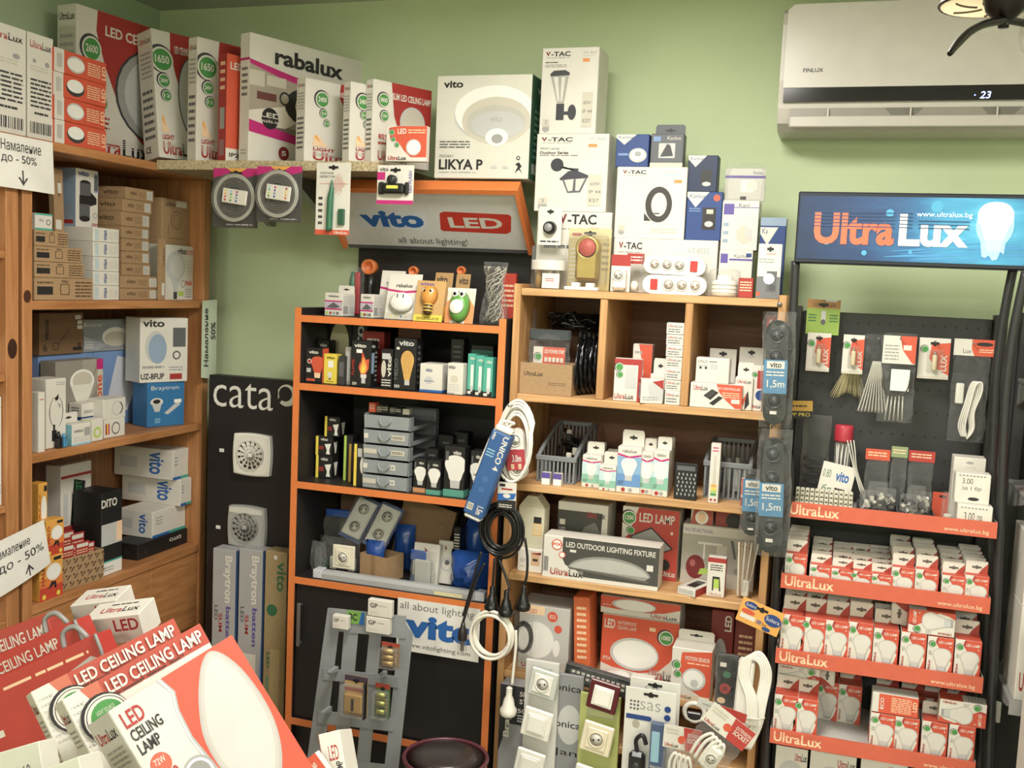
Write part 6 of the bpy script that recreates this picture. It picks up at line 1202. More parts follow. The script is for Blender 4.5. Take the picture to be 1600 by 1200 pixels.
st('white hang tab box with orange corner in the third cubby', 1146, 1174, 590, .02, {'f': [('ux', .1, .82, .9, .92, 'R', 'k', None), ('p', [(.6, 0), (.6, .45), (.75, .6), (.85, .2)], 'k'), ('p', [(.5, .1), (.7, .5), (.4, .3)], 'N')]}, tab=.04)
st('white box with red and blue print at the end of the third cubby', 1171, 1189, 572, .03, {'f': [('bd', .3, .8, .06, ''), ('r', .5, .5, 1, .9, 'R'), ('c', .9, .35, .12, 'V'), ('ux', .1, .06, .95, .14, 'R', 'k', None)]})
st('tall narrow white and red box against the side board of the third cubby', 1189, 1203, 493, .05, {'f': [('r', 0, .75, 1, 1, 'R'), ('tu', 'TOP', .3, .78, .7, .96, 'W'), ('r', .2, .3, .25, .7, 'S')]}, d=.02)
o, w, h = bag('clear_bag', 'empty clear bag crumpled at the cabinet side of the first cubby', 'bag', 806, 830, 482, YO+.10, ZU, .05, seed=95)
g = MB(); g.box(-w*.3, .02, .002, w*.3, .03, h*.12, 'W'); g.build('label', o)

# ---------------------------------------------------------------- basket shelf
ZV = OZ[2]+.0006
def basket(label, x0, x1, yt, Y, Z, d, h_front=.5, yaw=0):
    X0, X1 = xcol(x0, Y, Z), xcol(x1, Y, Z); w = X1-X0; h = zrow(yt, (X0+X1)/2, Y+d*.5)-Z; K = 'plastic:7b7f82:0.45'
    o = empty('plastic_basket', ((X0+X1)/2, Y, Z), yaw); tag(o, label, 'basket')
    g = MB(); g.box(-w/2, 0, 0, w/2, d, .004, K); g.build('base', o)
    n = 9; hf = h*h_front
    for k in range(n+1):
        x = -w/2+(w-.006)*k/n
        g = MB(); g.box(x, -.002, .004, x+.006, .002, hf-.014, K); g.build('slat', o)
        g = MB(); g.box(x, d-.002, .004, x+.006, d+.002, h-.012, K); g.build('slat', o)
    for sx in (-1, 1):
        xs = sx*(w/2-.002)
        for k in range(6):
            y = d*(.08+.168*k); hh = hf+(h-hf)*min(1, y/d*1.2)-.013
            g = MB(); g.box(xs-.002, y, .004, xs+.002, y+.009, hh, K); g.build('slat', o)
        g = MB(); g.tube([(xs, -.002, hf-.007), (xs, d*.3, hf+(h-hf)*.36), (xs, d*.83, h-.006), (xs, d, h-.006)], .007, K, 6); g.build('side_rim', o)
    g = MB(); g.box(-w/2-.004, -.005, hf-.016, w/2+.004, .004, hf, K, .002); g.build('front_rim', o)
    g = MB(); g.box(-w/2-.004, d-.004, h-.014, w/2+.004, d+.005, h, K, .002); g.build('rear_rim', o)
    return o, w, h
o, w, h = basket('grey slatted plastic basket with black cables beside the white power strip', 838, 897, 666, YO+.06, ZV, .26, .52)
r2 = random.Random(9)
for k in range(6):
    c = (o.location.x+r2.uniform(-.3, .3)*w, o.location.y+.04+.03*k, ZV+.03+.012*k)
    pts = [Vector((r2.uniform(-.035, .035), r2.uniform(-.03, .03), r2.uniform(0, .05))) for _ in range(7)]
    g = MB(); g.tube([pts[0]]+[(pts[i]+pts[i+1])/2 for i in range(6)]+[pts[6]], .005, 'plastic:171718:0.25', 6)
    cb_ = g.build('black_cable', None, c); tag(cb_, 'short black cable in the grey basket, ' + ['at its very front', 'second from its front', 'third from its front', 'fourth from its front', 'fifth from its front', 'at its very back'][k], 'cable', 'black cables in the basket')
    g = MB(); g.box(-.008, -.006, -.004, .008, .006, .02, 'plastic:222224' if k % 2 else 'plastic:c9c3b4', .002); pl = g.build('plug_end', cb_); pl.location = pts[6]
for i, x in enumerate((852, 870)):
    carton('small_pack', 'tiny white and purple pack before the grey basket, ' + ['closer to the white power strip', 'closer to the bulb boxes'][i], 'box', (xcol(x, YO+.012, ZV), YO+.012, ZV), .026, .02, .038, 'W', [('r', 0, .55, 1, 1, 'P'), ('r', .1, .1, .9, .5, 'q')], flap=False)
def rb(label, x0, x1, yt, ins, Z=ZV, big=False, tab=.035, grn='paper:7fb8a0'):
    return bk('bulb_box', label, 'bulb box', x0, x1, yt, YO+ins, Z, .05, art={'f': [('r', 0, .14, 1, .80, 'paper:7fa8cc' if big else 'paper:b9d4d8'), ('r', 0, .14, 1, .42, 'paper:5f8fc4' if big else grn), ('p', [(0, .86), (.5, .80), (1, .86), (1, .82), (.5, .755), (0, .82)], 'M'), ('t', 'rabalux', .2, .88, .8, .95, 'k', .0), ('bulb', .5, .52, .5, 'E', 'S'), ('c', .3, .07, .045, 'R'), ('c', .6, .07, .045, 'g'), ('t', 'E27', .08, .18, .3, .26, 'k', .0)]}, tab=tab, group='white and blue bulb boxes on the basket shelf')
rb('white and green bulb box beside the grey basket', 908, 937, 712, .045)
rb('low white and teal bulb box in front, second from the grey basket', 935, 961, 728, .02)
rb('largest blue bulb box with hang tab in the middle of the basket shelf', 962, 999, 699, .022, big=True, tab=.045)
rb('narrow white and green bulb box beside the largest blue one', 998, 1018, 707, .03)
rb('white and green bulb box beside the black leaf card', 1018, 1042, 705, .018)
k_ = 0
for i, (x0, x1, yt, n) in enumerate(((911, 937, 712, 4), (940, 962, 722, 2), (966, 1000, 699, 2), (1000, 1020, 706, 4), (1022, 1045, 704, 3))):
    for j in range(n):
        rb(['white bulb box queued behind the white and green box beside the basket', 'white bulb box queued behind the low teal box', 'white bulb box queued behind the largest blue box', 'white bulb box queued behind the narrow green box', 'white bulb box queued behind the last box of the row'][i] + ', ' + ['first', 'second', 'third', 'fourth'][j] + ' in line', x0+j*1.6, x1+j*1.6, yt-1-1.2*j, .10+.054*j if i != 2 else .075+.054*j, tab=.03)
o = bk('leaf_card', 'black hang card with a grey leaf pattern on the basket shelf', 'card', 1052, 1087, 724, YO+.012, ZV, .012, body='paper:1a1a1c', flap=False, art={'f': [('e', .15+.18*(i % 5)+.05*(i//5 % 2), .15+.11*(i//5), .035, .04, 'g') for i in range(30)] + [('r', .1, .80, .9, .93, 'D')]}); w, h = dims(o); hang_hole(o, w, h)
o, w, h = basket('grey slatted plastic basket with bagged cables at the bulb rack end', 1098, 1170, 692, YO+.08, ZV, .22, .72)
for k in range(5):
    p = (o.location.x-w*.36+k*w*.17, o.location.y+.05+.02*(k % 2), ZV+.006)
    g = bag_mesh(.03, h*.95, .03, 'bag:ffffff', 100+k); b_ = g.build('parts_bag', None, p); tag(b_, 'small clear parts bag standing in the grey basket by the bulb rack, ' + ['first', 'second', 'third', 'fourth', 'fifth'][k] + ' along', 'bag', 'parts bags in the basket')
    g = MB(); g.box(-.006, .008, .004, .006, .02, h*.7, ['paper:b0452c', 'plastic:222226', 'paper:8a8a80', 'plastic:d9d5ca', 'plastic:222226'][k], .002); g.build('contents', b_)
st('tall thin white box with colour bars leaning before the grey basket', 1106, 1121, 693, .012, {'f': [('l', .2, .85, .8, .95, 2, 'M'), ('r', .35, .25, .65, .8, 'O')] + [('r', .2, .12+.05*i, .8, .16+.05*i, ['G', 'L', 'Y', 'H'][i]) for i in range(4)] + [('c', .3, .05, .02, 'R'), ('c', .7, .05, .02, 'R')]}, Z=ZV, d=.02, name='tube_bulb_box')
st('small orange and white pack before the grey basket at the bulb rack end', 1156, 1168, 748, .015, {'f': [('r', 0, .4, 1, 1, 'N'), ('r', 0, 0, .4, .3, 'R')]}, Z=ZV, d=.015, name='small_pack')

# ---------------------------------------------------------------- outdoor lamp shelf
ZX = OZ[3]+.0006
e1 = bk('lamp_box', 'white lamp box with small pictures at the black cabinet end of the outdoor lamp shelf', 'box', 808, 846, 858, YO+.03, ZX, .10, art={'f': [('r', .55, .3, .9, .9, 'paper:c9a27a'), ('p', [(.5, .8), (.95, .9), (.95, .78)], 'Q'), ('e', .2, .5, .12, .1, 'S'), ('t', 'LED', .1, .2, .3, .27, 'g', .0), ('r', .62, .5, .82, .6, 'k')], 'r': []})
e2 = bk('lamp_box', 'beige house-topped box standing on the white lamp box', 'box', 808, 848, 793, YO+.045, top(e1), .06, body='paper:c8c2a8', art={'f': [('r', .58, .3, .92, .62, 'paper:d8b26a'), ('r', .6, .62, .9, .78, 'k'), ('l', .62, .34, .88, .6, 4, 'W')]})
w, h = dims(e2); g = MB(); g.prism([(-w/2, h+.0008), (w/2, h+.0008), (w*.18, h+.035), (-w*.18, h+.035)], .002, .058, 'paper:c8c2a8'); g.build('gable_top', e2)
big = [('p', [(.17, 1), (1, 1), (1, .10), (.36, .10), (.30, .24), (.20, .34), (.17, .5)], 'paper:45443f'), ('r', 0, 0, 1, .09, 'W'), ('t', 'LED OUTDOOR LIGHTING FIXTURE', .20, .77, .97, .90, 'W', .015), ('r', .235, .66, .29, .72, 'W'), ('p', arc(.58, .24, .36, .40, 8, 172, 20) + [(.22, .30), (.26, .26), (.58, .22), (.88, .18)], 'paper:8d8c86'), ('p', arc(.58, .22, .35, .36, 10, 165, 20) + [(.3, .30), (.60, .28)], 'paper:b0afa8'), ('p', [(.22, .30), (.58, .26), (.93, .19), (.92, .15), (.58, .20), (.24, .26)], 'paper:5c5b56'), ('c', .12, .80, .13, 'N'), ('c', .12, .80, .105, 'q'), ('t', '900', .07, .77, .17, .85, 'N'), ('c', .17, .57, .08, 'N'), ('c', .17, .57, .06, 'q'), ('ux', .07, .08, .36, .24, 'R', 'k', 'W'), ('r', .90, .44, .955, .58, 'W'), ('b', .01, .15, .05, .5, 'D')]
of = bk('lamp_carton', 'wide dark grey outdoor lamp carton with an arched lamp picture', 'box', 847, 1027, 846, YO+.008, ZX, .08, art={'f': big}, yaw=0)
bk('lamp_carton', 'smaller grey outdoor lamp carton behind the wide one', 'box', 868, 945, 787, YO+.12, ZX, .12, art={'f': [('p', [(0, .93), (.9, .93), (.88, .6), (.93, .35), (1, .2), (.9, .0), (0, .0)], 'paper:45443f'), ('r', 0, .88, 1, 1, 'W'), ('ux', .58, .80, .95, .89, 'R', 'k', None), ('p', [(.42, .45), (.55, .66), (.75, .74), (.9, .55), (.92, .2), (.82, .12)], 'paper:75746e'), ('p', [(.42, .46), (.84, .10), (.78, .08), (.40, .40)], 'q'), ('r', .04, .66, .15, .74, 'W'), ('t', 'LED', .04, .54, .16, .62, 'W', .01), ('t', 'OUTDOOR', .04, .44, .30, .51, 'W', .01), ('t', 'LIGHTING', .04, .34, .30, .41, 'W', .01), ('t', 'FIXTURE', .04, .24, .27, .31, 'W', .01)]})
ll = bk('lamp_carton', 'red lamp carton with a grey rhombus panel picture on the outdoor lamp shelf', 'box', 968, 1056, 795, YO+.13, ZX, .10, art={'f': [('r', .0, 0, 1, 1, 'paper:b83a2c'), ('p', [(0, 1), (.28, 1), (.2, .8), (.12, .6), (0, .5)], 'W'), ('bd', .12, .84, .10, '1200'), ('bd', .16, .66, .055, ''), ('t', 'LED LAMP', .30, .80, .92, .93, 'W', .02), ('p', [(.14, .58), (.52, .74), (.92, .46), (.55, .30)], 'k'), ('p', [(.17, .575), (.52, .715), (.88, .46), (.55, .325)], 'g'), ('r', .86, .66, .9, .7, 'W'), ('c', .78, .22, .08, 'k'), ('ux', .75, .06, .98, .14, 'W', 'W', None)]})
mf = bk('lamp_carton', 'grey carton with a red apple and kitchen lamp picture on the outdoor lamp shelf', 'box', 1062, 1176, 824, YO+.13, ZX, .08, body='paper:cfcac0', art={'f': [('r', 0, .0, 1, .84, 'paper:a8a39a'), ('t', 'MULTIFUNCTIONAL', .03, .88, .42, .94, 'P', .0), ('r', 0, 0, 1, .24, 'paper:b8b0a4'), ('e', .20, .30, .13, .20, 'paper:7a1c22'), ('e', .16, .36, .04, .06, 'paper:b05a5a'), ('p', [(.24, .18), (.38, .20), (.36, .30), (.27, .28)], 'L'), ('r', .30, .45, .32, .72, 'paper:e0dcd4'), ('r', .22, .69, .55, .73, 'paper:d8d4cc'), ('r', .48, .40, .62, .70, 'paper:c4beb4'), ('p', [(.66, .8), (.72, .5), (.75, .5), (.70, .8)], 'D'), ('p', [(.80, .75), (.95, .72), (.95, .70), (.80, .72)], 'D'), ('e', .8, .3, .08, .06, 'paper:8a857c')]})
bk('small_lamp_carton', 'red carton with a white frame lamp picture on top of the apple carton', 'box', 1079, 1113, 793, YO+.14, top(mf), .06, art={'f': [('p', [(0, 0), (.15, 1), (1, 1), (1, 0)], 'paper:b04a3c'), ('e', .5, .4, .3, .4, 'q'), ('e', .5, .4, .2, .28, 'F')]})
bk('small_lamp_carton', 'dark red carton with a round black lamp picture on top of the apple carton', 'box', 1117, 1160, 790, YO+.145, top(mf), .06, body='paper:9a3a30', art={'f': [('e', .68, .3, .3, .35, 'k')]})
p = atZ(1078, 914, ZX+.02)
o = carton('torch_box', 'small white flat box with a black torch picture lying at the shelf edge', 'box', (xcol(1072, YO+.004, ZX), YO+.004, ZX), .058, .115, .022, art={'t': [('p', [(.25, .2), (.75, .2), (.75, .82), (.25, .82)], 'k'), ('r', .3, .6, .7, .75, 'D'), ('r', 0, 0, .12, 1, 'O')], 'f': [('b', .1, .2, .9, .8, 'g')], 'r': [('r', 0, 0, 1, 1, 'R')]}, yaw=-.35, flap=False)
bk('torch_box', 'small white and red box with a green work light picture at the shelf edge', 'box', 1103, 1131, 872, YO+.03, ZX, .03, art={'f': [('r', 0, .88, 1, 1, 'R'), ('l', .15, .66, .85, .84, 3, 'k'), ('r', .35, .22, .72, .46, 'L'), ('p', [(.3, .16), (.3, .52), (.7, .52), (.78, .16), (.7, .16), (.66, .46), (.38, .46), (.38, .16)], 'k'), ('t', 'UltraLux', .15, .04, .85, .1, 'R', .0)], 'r': [('r', 0, 0, 1, 1, 'R')]})
o, w, h = bag('strip_bag', 'clear bag of thin brown strips leaning at the end of the outdoor lamp shelf', 'bag', 1147, 1170, 846, YO+.03, ZX+.004, .05, seed=111, roll=.05)
for k in range(7):
    g = MB(); a = -.3+.1*k; g.box(-.002, .015+.003*k, .004, .003, .018+.003*k, h*.95, 'paper:9a7a5c' if k % 2 else 'paper:c9bda8'); s_ = g.build('thin_strip', o); s_.location = (w*(-.32+.1*k), 0, 0); s_.rotation_euler = (0, .03*(k-3), 0)
g = MB(); g.box(-w*.1, .012, .004, w*.42, .03, h*.3, 'plastic:c9c4b8', .003); g.build('white_block', o)

# ---------------------------------------------------------------- lowest visible oak shelf
ZY = OZ[4]+.0006
bk('lamp_carton', 'grey carton with a round white ceiling lamp picture on the lowest oak shelf', 'box', 808, 886, 948, YO+.04, ZY, .12, body='paper:b9b6b0', art={'f': [('r', .0, .86, .5, 1, 'F'), ('t', 'LED', .2, .88, .35, .94, 'R', .0), ('c', .34, .48, .31, 'S'), ('c', .35, .47, .28, 'E'), ('c', .66, .86, .08, 'N'), ('t', '825', .60, .83, .72, .89, 'W', .0), ('c', .78, .68, .06, 'N'), ('e', .76, .38, .07, .13, 'E'), ('ux', .08, .03, .6, .1, 'R', 'k', None)]})
bk('lamp_carton', 'narrow bright orange carton leaning on the lowest oak shelf', 'box', 897, 922, 935, YO+.05, ZY, .10, body='paper:d4622c', roll=-.06, art={'f': [('l', .2, .2, .8, .9, 9, 'F')]})
w1_ = [('p', [(0, 1), (1, 1), (1, .55), (.9, .35), (.75, .16), (.5, .10), (.15, .14), (0, .2)], 'N'), ('t', 'LED', .03, .78, .17, .93, 'W', .025), ('t', 'WATERPROOF', .20, .86, .45, .92, 'W', .0), ('t', 'CEILING LAMP', .20, .78, .45, .84, 'W', .0), ('r', .62, .82, .7, .88, 'F'), ('bd', .84, .74, .12, '1080'), ('p', arc(.44, .40, .32, .27, 0, 360, 24), 'S'), ('e', .45, .40, .29, .23, 'q'), ('t', 'IP54', .03, .24, .13, .31, 'W', .0), ('ux', .64, .04, .97, .2, 'R', 'k', 'W')]
l1 = bk('lamp_carton', 'red and white carton with an oval waterproof lamp picture, lower of two', 'box', 937, 1056, 967, YO+.10, ZY, .12, art={'f': w1_})
bk('lamp_carton', 'red and white carton with an oval waterproof lamp picture, upper of two', 'box', 938, 1062, 938, YO+.11, top(l1), .11, art={'f': [('p', [(0, 1), (1, 1), (1, .7), (.8, .4), (.6, .3), (.2, .3), (0, .36)], 'N'), ('e', .42, .62, .28, .34, 'S'), ('e', .43, .62, .25, .3, 'q'), ('t', 'IP54', .03, .44, .13, .54, 'W', .0), ('ux', .64, .08, .97, .32, 'R', 'k', 'W')]})
bk('lamp_carton', 'dark red lamp carton at the back end of the lowest oak shelf', 'box', 1105, 1140, 955, YO+.12, ZY, .12, body='paper:7a2420', yaw=-.0, art={'f': [('tu', 'LED', .6, .75, .9, .95, 'W'), ('e', .45, .4, .3, .25, 'g')]})
bk('lamp_carton', 'dull red lamp carton behind the white coiled extension lead', 'box', 1142, 1178, 968, YO+.14, ZY, .1, body='paper:8a4038', art={'f': [('l', .2, .3, .8, .8, 6, 'F')]})
# ---------------------------------------------------------------- goods hanging between the cabinet and the oak unit
YH = -.47
def hook(px_, py_, label, Y0=YO):
    p = atY(px_, py_, YH)
    g = MB(); g.tube([(0, Y0-.001-p.y, .004), (0, 0, 0), (0, -.02, 0), (0, -.026, .008)], .002, 'metal:8a8a88', 6); o = g.build('wire_hook', None, p); tag(o, label, 'hook')
    g = MB(); g.lathe([(.006, 0), (.006, .003), (.004, .004)], 'metal:8a8a88', 10, c=(0, Y0-.001-p.y, .004), axis='y'); g.build('base_plate', o)
    return o
def tilted(px0, py0, px1, py1, Y):
    """centre, length and roll of a bar between two picture points on the plane Y"""
    a, b = atY(px0, py0, Y), atY(px1, py1, Y); d = b-a
    return (a+b)/2, d.length, math.atan2(-d.x, -d.z)
# blue sleeve power strip
c, L, ang = tilted(789, 672, 741, 804, YH-.065)
o = empty('power_strip', c); o.rotation_euler = (0, ang, 0); tag(o, 'white power strip in a blue cardboard sleeve hanging slanted in front of the cabinet', 'power strip')
w = .062
g = MB(); g.box(-w/2, -.02, -L/2, w/2, .02, L/2*.94, 'paper:2c5a94', .004)
words = []; pr = g; draw([('td', 'UNICO 4', .64, .58, .92, .98, 'W', .015), ('td', 'vito', .12, .90, .28, .99, 'W'), ('l', .1, .70, .5, .8, 3, 'Z'), ('r', .1, .06, .4, .14, 'W'), ('b', .12, .07, .38, .13, 'D'), ('c', .5, .45, .035, 'paper:3a689f'), ('c', .5, .32, .035, 'paper:3a689f'), ('td', '1.5m', .6, .04, .9, .14, 'W', .01)], w, L*.97, lambda U, V, e: (-w/2+U*w, -.0202-e, -L/2+V*L*.97), pr, words)
sl = g.build('blue_sleeve', o)
for t in words: t.build('lettering', sl)
g = MB(); g.box(-w/2+.004, -.017, -L/2-.012, w/2-.004, .017, -L/2-.0002, 'plastic:e6e2d8', .006); g.build('strip_end', o)
g = MB(); g.box(-w/2+.004, -.017, L/2*.941, w/2-.004, .017, L/2*.941+.02, 'plastic:e6e2d8', .006); g.build('strip_end', o)
g = MB(); g.tube([(0, 0, L/2), (.012, -.004, L/2+.022), (.02, -.006, L/2+.03), (-.015, -.006, L/2+.02), (-.03, -.004, L/2-.03), (-.036, .0, L/2-.1), (-.04, .0, L/2-.16)], .0042, 'plastic:e2ded4', 8); g.build('white_cable', o)
# white power strip with looped cable and red label
c, L, ang = tilted(800, 672, 812, 752, YH)
o = power_strip('power_strip', 'white power strip with looped white cable and red label hanging beside the blue sleeve', L, .052, .034, 3, loc=c, rot=(0, 0, 0), switch=False, pin='k')
o.rotation_euler = (0, PI/2-.12, 0); o.location = (c.x-.026, c.y, c.z)
g = MB(); g.box(-L*.1, -.003, -.002, L*.3, -.0012, .054, 'paper:b83a44'); draw([('tu', '3.0m', .25, .3, .6, .8, 'W', .01), ('l', .7, .1, .95, .9, 2, 'F')], L*.4, .056, lambda U, V, e: (-L*.1+U*L*.4, -.0032-e, -.002+V*.056), g, g); g.build('red_label', o)
q0 = atY(803, 700, YH+.0)
for k in range(6):
    pts = []
    for t in range(26):
        a = 2*PI*t/26; R_ = .050+.0022*k; pts.append(Vector((R_*math.cos(a)*(.78+.03*k), .012+.006*(k % 3)-.034*(1 if (k > 3 and math.sin(a) < .3) else 0), R_*1.95*math.sin(a)+.004*k)))
    g = MB(); g.tube([q0-c+p for p in pts], .0042, 'plastic:e4e0d6', 8, True); t_ = g.build('cable_loop', o)
    t_.matrix_parent_inverse = (Matrix.Translation(o.location) @ o.rotation_euler.to_matrix().to_4x4()).inverted(); t_.location = c
hook(798, 634, 'wire hook carrying the white power strip at the oak unit corner')
# black cable coil with card
def coil(label, px_, py_, R, r, n, key, Y, name, ry=1.0, spread=.25, seed=0, jit=.02):
    p = atY(px_, py_, Y); o = empty(name, p); tag(o, label, 'cable'); rr_ = random.Random(seed)
    for k in range(n):
        q = R*(1-spread*rr_.random()); g = MB(); g.tube(ring_pts((rr_.uniform(-.006, .006), -.02*rr_.random(), rr_.uniform(-.008, .004)), q, 30, ry=ry, jit=jit*.3, seed=seed+k), r, key, 7, True); g.build('loop', o)
    return o
bc = coil('coil of black extension cable with a blue and white card', 785, 825, .068, .0042, 18, 'plastic:171717:0.3', YH, 'cable_coil', 1.25, .45, 3)
c = bc.location
a = atY(779, 752, YH-.03)-c; b = atY(806, 797, YH-.03)-c
g = MB(); g.box(a.x, -.034, b.z, b.x, -.032, a.z, 'W'); draw([('r', 0, .0, 1, .35, 'k'), ('p', [(0, .3), (.9, .4), (1, .62), (0, .56)], 'B'), ('e', .5, .5, .2, .08, 'W'), ('r', .2, .72, .8, .78, 'R'), ('l', .1, .05, .8, .2, 2, 'W'), ('r', .1, .84, .4, .94, 'k')], b.x-a.x, a.z-b.z, lambda U, V, e: (a.x+U*(b.x-a.x), -.0342-e, b.z+V*(a.z-b.z)), g, g); g.build('hang_card', bc)
g = MB(); g.tube([atY(x, y, YH-.02)-c for x, y in ((752, 862), (744, 890), (736, 920), (728, 948), (724, 962))], .004, 'plastic:1b1b1b', 8); g.build('hanging_cable', bc)
g = MB(); g.tube([atY(x, y, YH-.02)-c for x, y in ((820, 840), (824, 870), (823, 900), (819, 912))], .004, 'plastic:1b1b1b', 8); g.build('hanging_cable', bc)
hook(793, 750, 'wire hook carrying the black cable coil', YO)
def plug(label, px_, py_, Y, key, s=1.0, flip=False, pins=True, parent=None):
    """mains plug hanging cable-up; origin at its lower face"""
    p = atY(px_, py_, Y); o = empty('mains_plug', p); tag(o, label, 'plug')
    g = MB(); g.lathe([(.017*s, 0), (.019*s, .004*s), (.019*s, .014*s), (.014*s, .020*s), (.011*s, .036*s), (.007*s, .044*s), (.006*s, .062*s), (.004*s, .064*s)], key, 18); g.build('plug_body', o)
    for k in range(3):
        g = MB(); g.lathe([(.0065*s, (.048+.005*k)*s), (.0075*s, (.05+.005*k)*s), (.0065*s, (.052+.005*k)*s)], key, 12); g.build('strain_relief', o)
    if pins:
        for dx in (-.0095, .0095):
            g = MB(); g.tube([(dx*s, 0, 0), (dx*s, 0, -.018*s)], .0024*s, 'metal:b0aca0', 8); g.build('pin', o)
    return o
pl = plug('black mains plug hanging from the coil, over the lamp cartons', 817, 953, YH-.02, 'plastic:161616:0.3', 1.15, pins=False)
for i, (px_, py_, lb) in enumerate(((768, 955, 'black mains plug above the white cable ring'), (790, 962, 'second black mains plug hanging beside the white cable ring'))):
    o = plug(lb, px_, py_, YH-.02-.02*i, 'plastic:181818:0.25', 1.2, pins=False)
    g = MB(); g.tube([Vector((0, 0, .075)), atY(px_+2+3*i, 915, YH-.02)-o.location, atY(773+6*i, 872, YH-.012)-o.location], .0042, 'plastic:181818', 7); g.build('cable', o)
o, w, h = bag('cable_bag', 'clear bag with a black coiled cable hanging behind the white cable ring', 'bag', 795, 828, 960, YH+.0, atY(811, 1040, YH).z, .05, seed=120)
for k in range(4):
    g = MB(); g.tube(ring_pts((0, .02+.003*k, h*.5), .024+.001*k, 22, ry=1.7), .0045, 'plastic:1c1c1e:0.3', 6, True); g.build('black_loop', o)
hook(806, 955, 'wire hook carrying the clear bag with black cable')
wr = coil('ring of white cable with a white plug hanging below', 770, 990, .062, .0048, 5, 'plastic:e2ddd0', YH-.03, 'cable_ring', 1.08, .16, 8, .01)
c = wr.location
g = MB(); g.tube([atY(x, y, YH-.04)-c for x, y in ((806, 985), (806, 1010), (803, 1040), (800, 1070))], .0045, 'plastic:e2ddd0', 8); g.build('hanging_cable', wr)
plug('white mains plug hanging at the end of the white cable ring', 794, 1117, YH-.04, 'plastic:e2ddd0', 1.35, pins=False)
o = empty('cable_connector', atY(722, 1010, YH-.03)); tag(o, 'black and clear cable connector hanging before the poster', 'connector')
g = MB(); g.lathe([(.013, .02), (.015, .024), (.013, .05), (.008, .06), (.005, .075)], 'plastic:2a2624', 14); g.build('black_boot', o)
g = MB(); g.box(-.012, -.008, -.018, .012, .008, .02, 'clear:ffffff', .003); g.box(-.005, -.003, -.014, .005, .003, .016, 'metal:8a8478'); g.build('clear_body', o)
g = MB(); g.tube([(0, 0, .07), Vector((.004, .0, .09)), atY(745, 905, YH-.02)-o.location, atY(757, 880, YH-.02)-o.location], .004, 'plastic:1b1b1b', 7); g.build('cable', o)

# black power strips hanging on the oak unit corner
def black_strip(label, px0, py0, px1, py1, lab_px, Y, seed, w=.058, n=4):
    c, L, ang = tilted(px0, py0, px1, py1, Y); o = empty('power_strip', c); o.rotation_euler = (0, ang, 0); tag(o, label, 'power strip', 'black power strips on the oak corner')
    g = MB(); pts = [(w/2*math.cos(a), L/2-w/2+w/2*math.sin(a)) for a in [PI*k/8 for k in range(9)]] + [(w/2*math.cos(a), -L/2+w/2+w/2*math.sin(a)) for a in [PI+PI*k/8 for k in range(9)]]
    g.prism(pts, -.018, .018, 'plastic:2b2e2e:0.3'); g.build('strip_body', o)
    for k in range(n): socket_face(o, 0, L/2-w*.7-(L-w*1.2)*k/(n-.4), w*.36, -.0183, 'plastic:34383a', 'K')
    z1 = L*lab_px
    g = MB(); g.box(-w*.52, -.0215, z1-.045, w*.52, -.0205, z1+.045, 'paper:3f7fa8'); draw([('r', .12, .74, .88, .96, 'W'), ('t', 'vito', .25, .77, .75, .93, 'k'), ('l', .1, .5, .9, .68, 2, 'W'), ('t', '1,5m', .15, .15, .9, .40, 'W', .01)], w*1.04, .09, lambda U, V, e: (-w*.52+U*w*1.04, -.0216-e, z1-.045+V*.09), g, g); g.build('blue_label', o)
    g = bag_mesh(w*1.5, L*1.12, .062, 'bag:ffffff', seed); b_ = g.build('clear_bag', o); b_.location = (.004, -.034, -L*.54)
    for k in range(3):
        g = MB(); g.tube([(w*.45, .012+.006*k, L*.46), (w*.68+.003*k, .014+.006*k, L*.3), (w*.72+.003*k, .014+.006*k, 0), (w*.62, .014+.006*k, -L*.25)], .004, 'plastic:1f2121:0.3', 7); g.build('black_cable', o)
    g = MB(); g.box(-w*.18, -.0225, -L*.40, w*.12, -.0215, -L*.37, 'W'); g.build('price_sticker', o)
    return o
black_strip('black power strip in a clear bag with blue label, upper one on the oak corner', 1216, 500, 1209, 662, -.04, -.49, 131)
black_strip('black power strip in a clear bag with blue label, lower one on the oak corner', 1209, 684, 1203, 862, -.03, -.53, 132, .060, 4)
black_strip('third black power strip with blue label, half hidden behind the lower one', 1178, 740, 1174, 835, .16, -.445, 133, .05, 3)
hook(1216, 478, 'wire hook carrying the upper black power strip')
hook(1206, 668, 'wire hook carrying the lower black power strip')

# ---------------------------------------------------------------- price card, leads and remote packs at the lower oak corner
pc, L, ang = tilted(1150, 958, 1216, 988, -.50)
a = atY(1149, 943, -.50); b = atY(1217, 960, -.50); w = math.hypot(b.x-a.x, b.z-a.z); h = abs(atY(1149, 943, -.5).z-atY(1149, 982, -.5).z)
o = carton('price_card', 'orange and blue hang card hooked on the oak corner beside the bulb rack', 'card', ((a.x+b.x)/2, -.50, (a.z+b.z)/2-h), w, .0012, h, 'paper:e0a03c', {'f': [('e', .24, .78, .16, .15, 'V'), ('t', 'Solera', .12, .72, .36, .84, 'W', .0), ('e', .80, .55, .20, .24, 'V'), ('t', 'Solera', .64, .48, .96, .64, 'W', .0), ('r', .06, .20, .42, .38, 'W'), ('e', .22, .5, .16, .1, 'N'), ('b', .46, .2, .58, .36, 'B'), ('t', '3m', .60, .2, .70, .32, 'k', .0), ('e', .72, .12, .1, .08, 'V')]}, roll=.27, flap=False, yaw=-.1); hang_hole(o, w, h)
c, L, ang = tilted(1168, 1030, 1155, 1150, -.50)
o = empty('extension_lead', c); o.rotation_euler = (0, ang, 0); tag(o, 'white extension lead with its cable bundled in loops at the oak corner', 'extension lead')
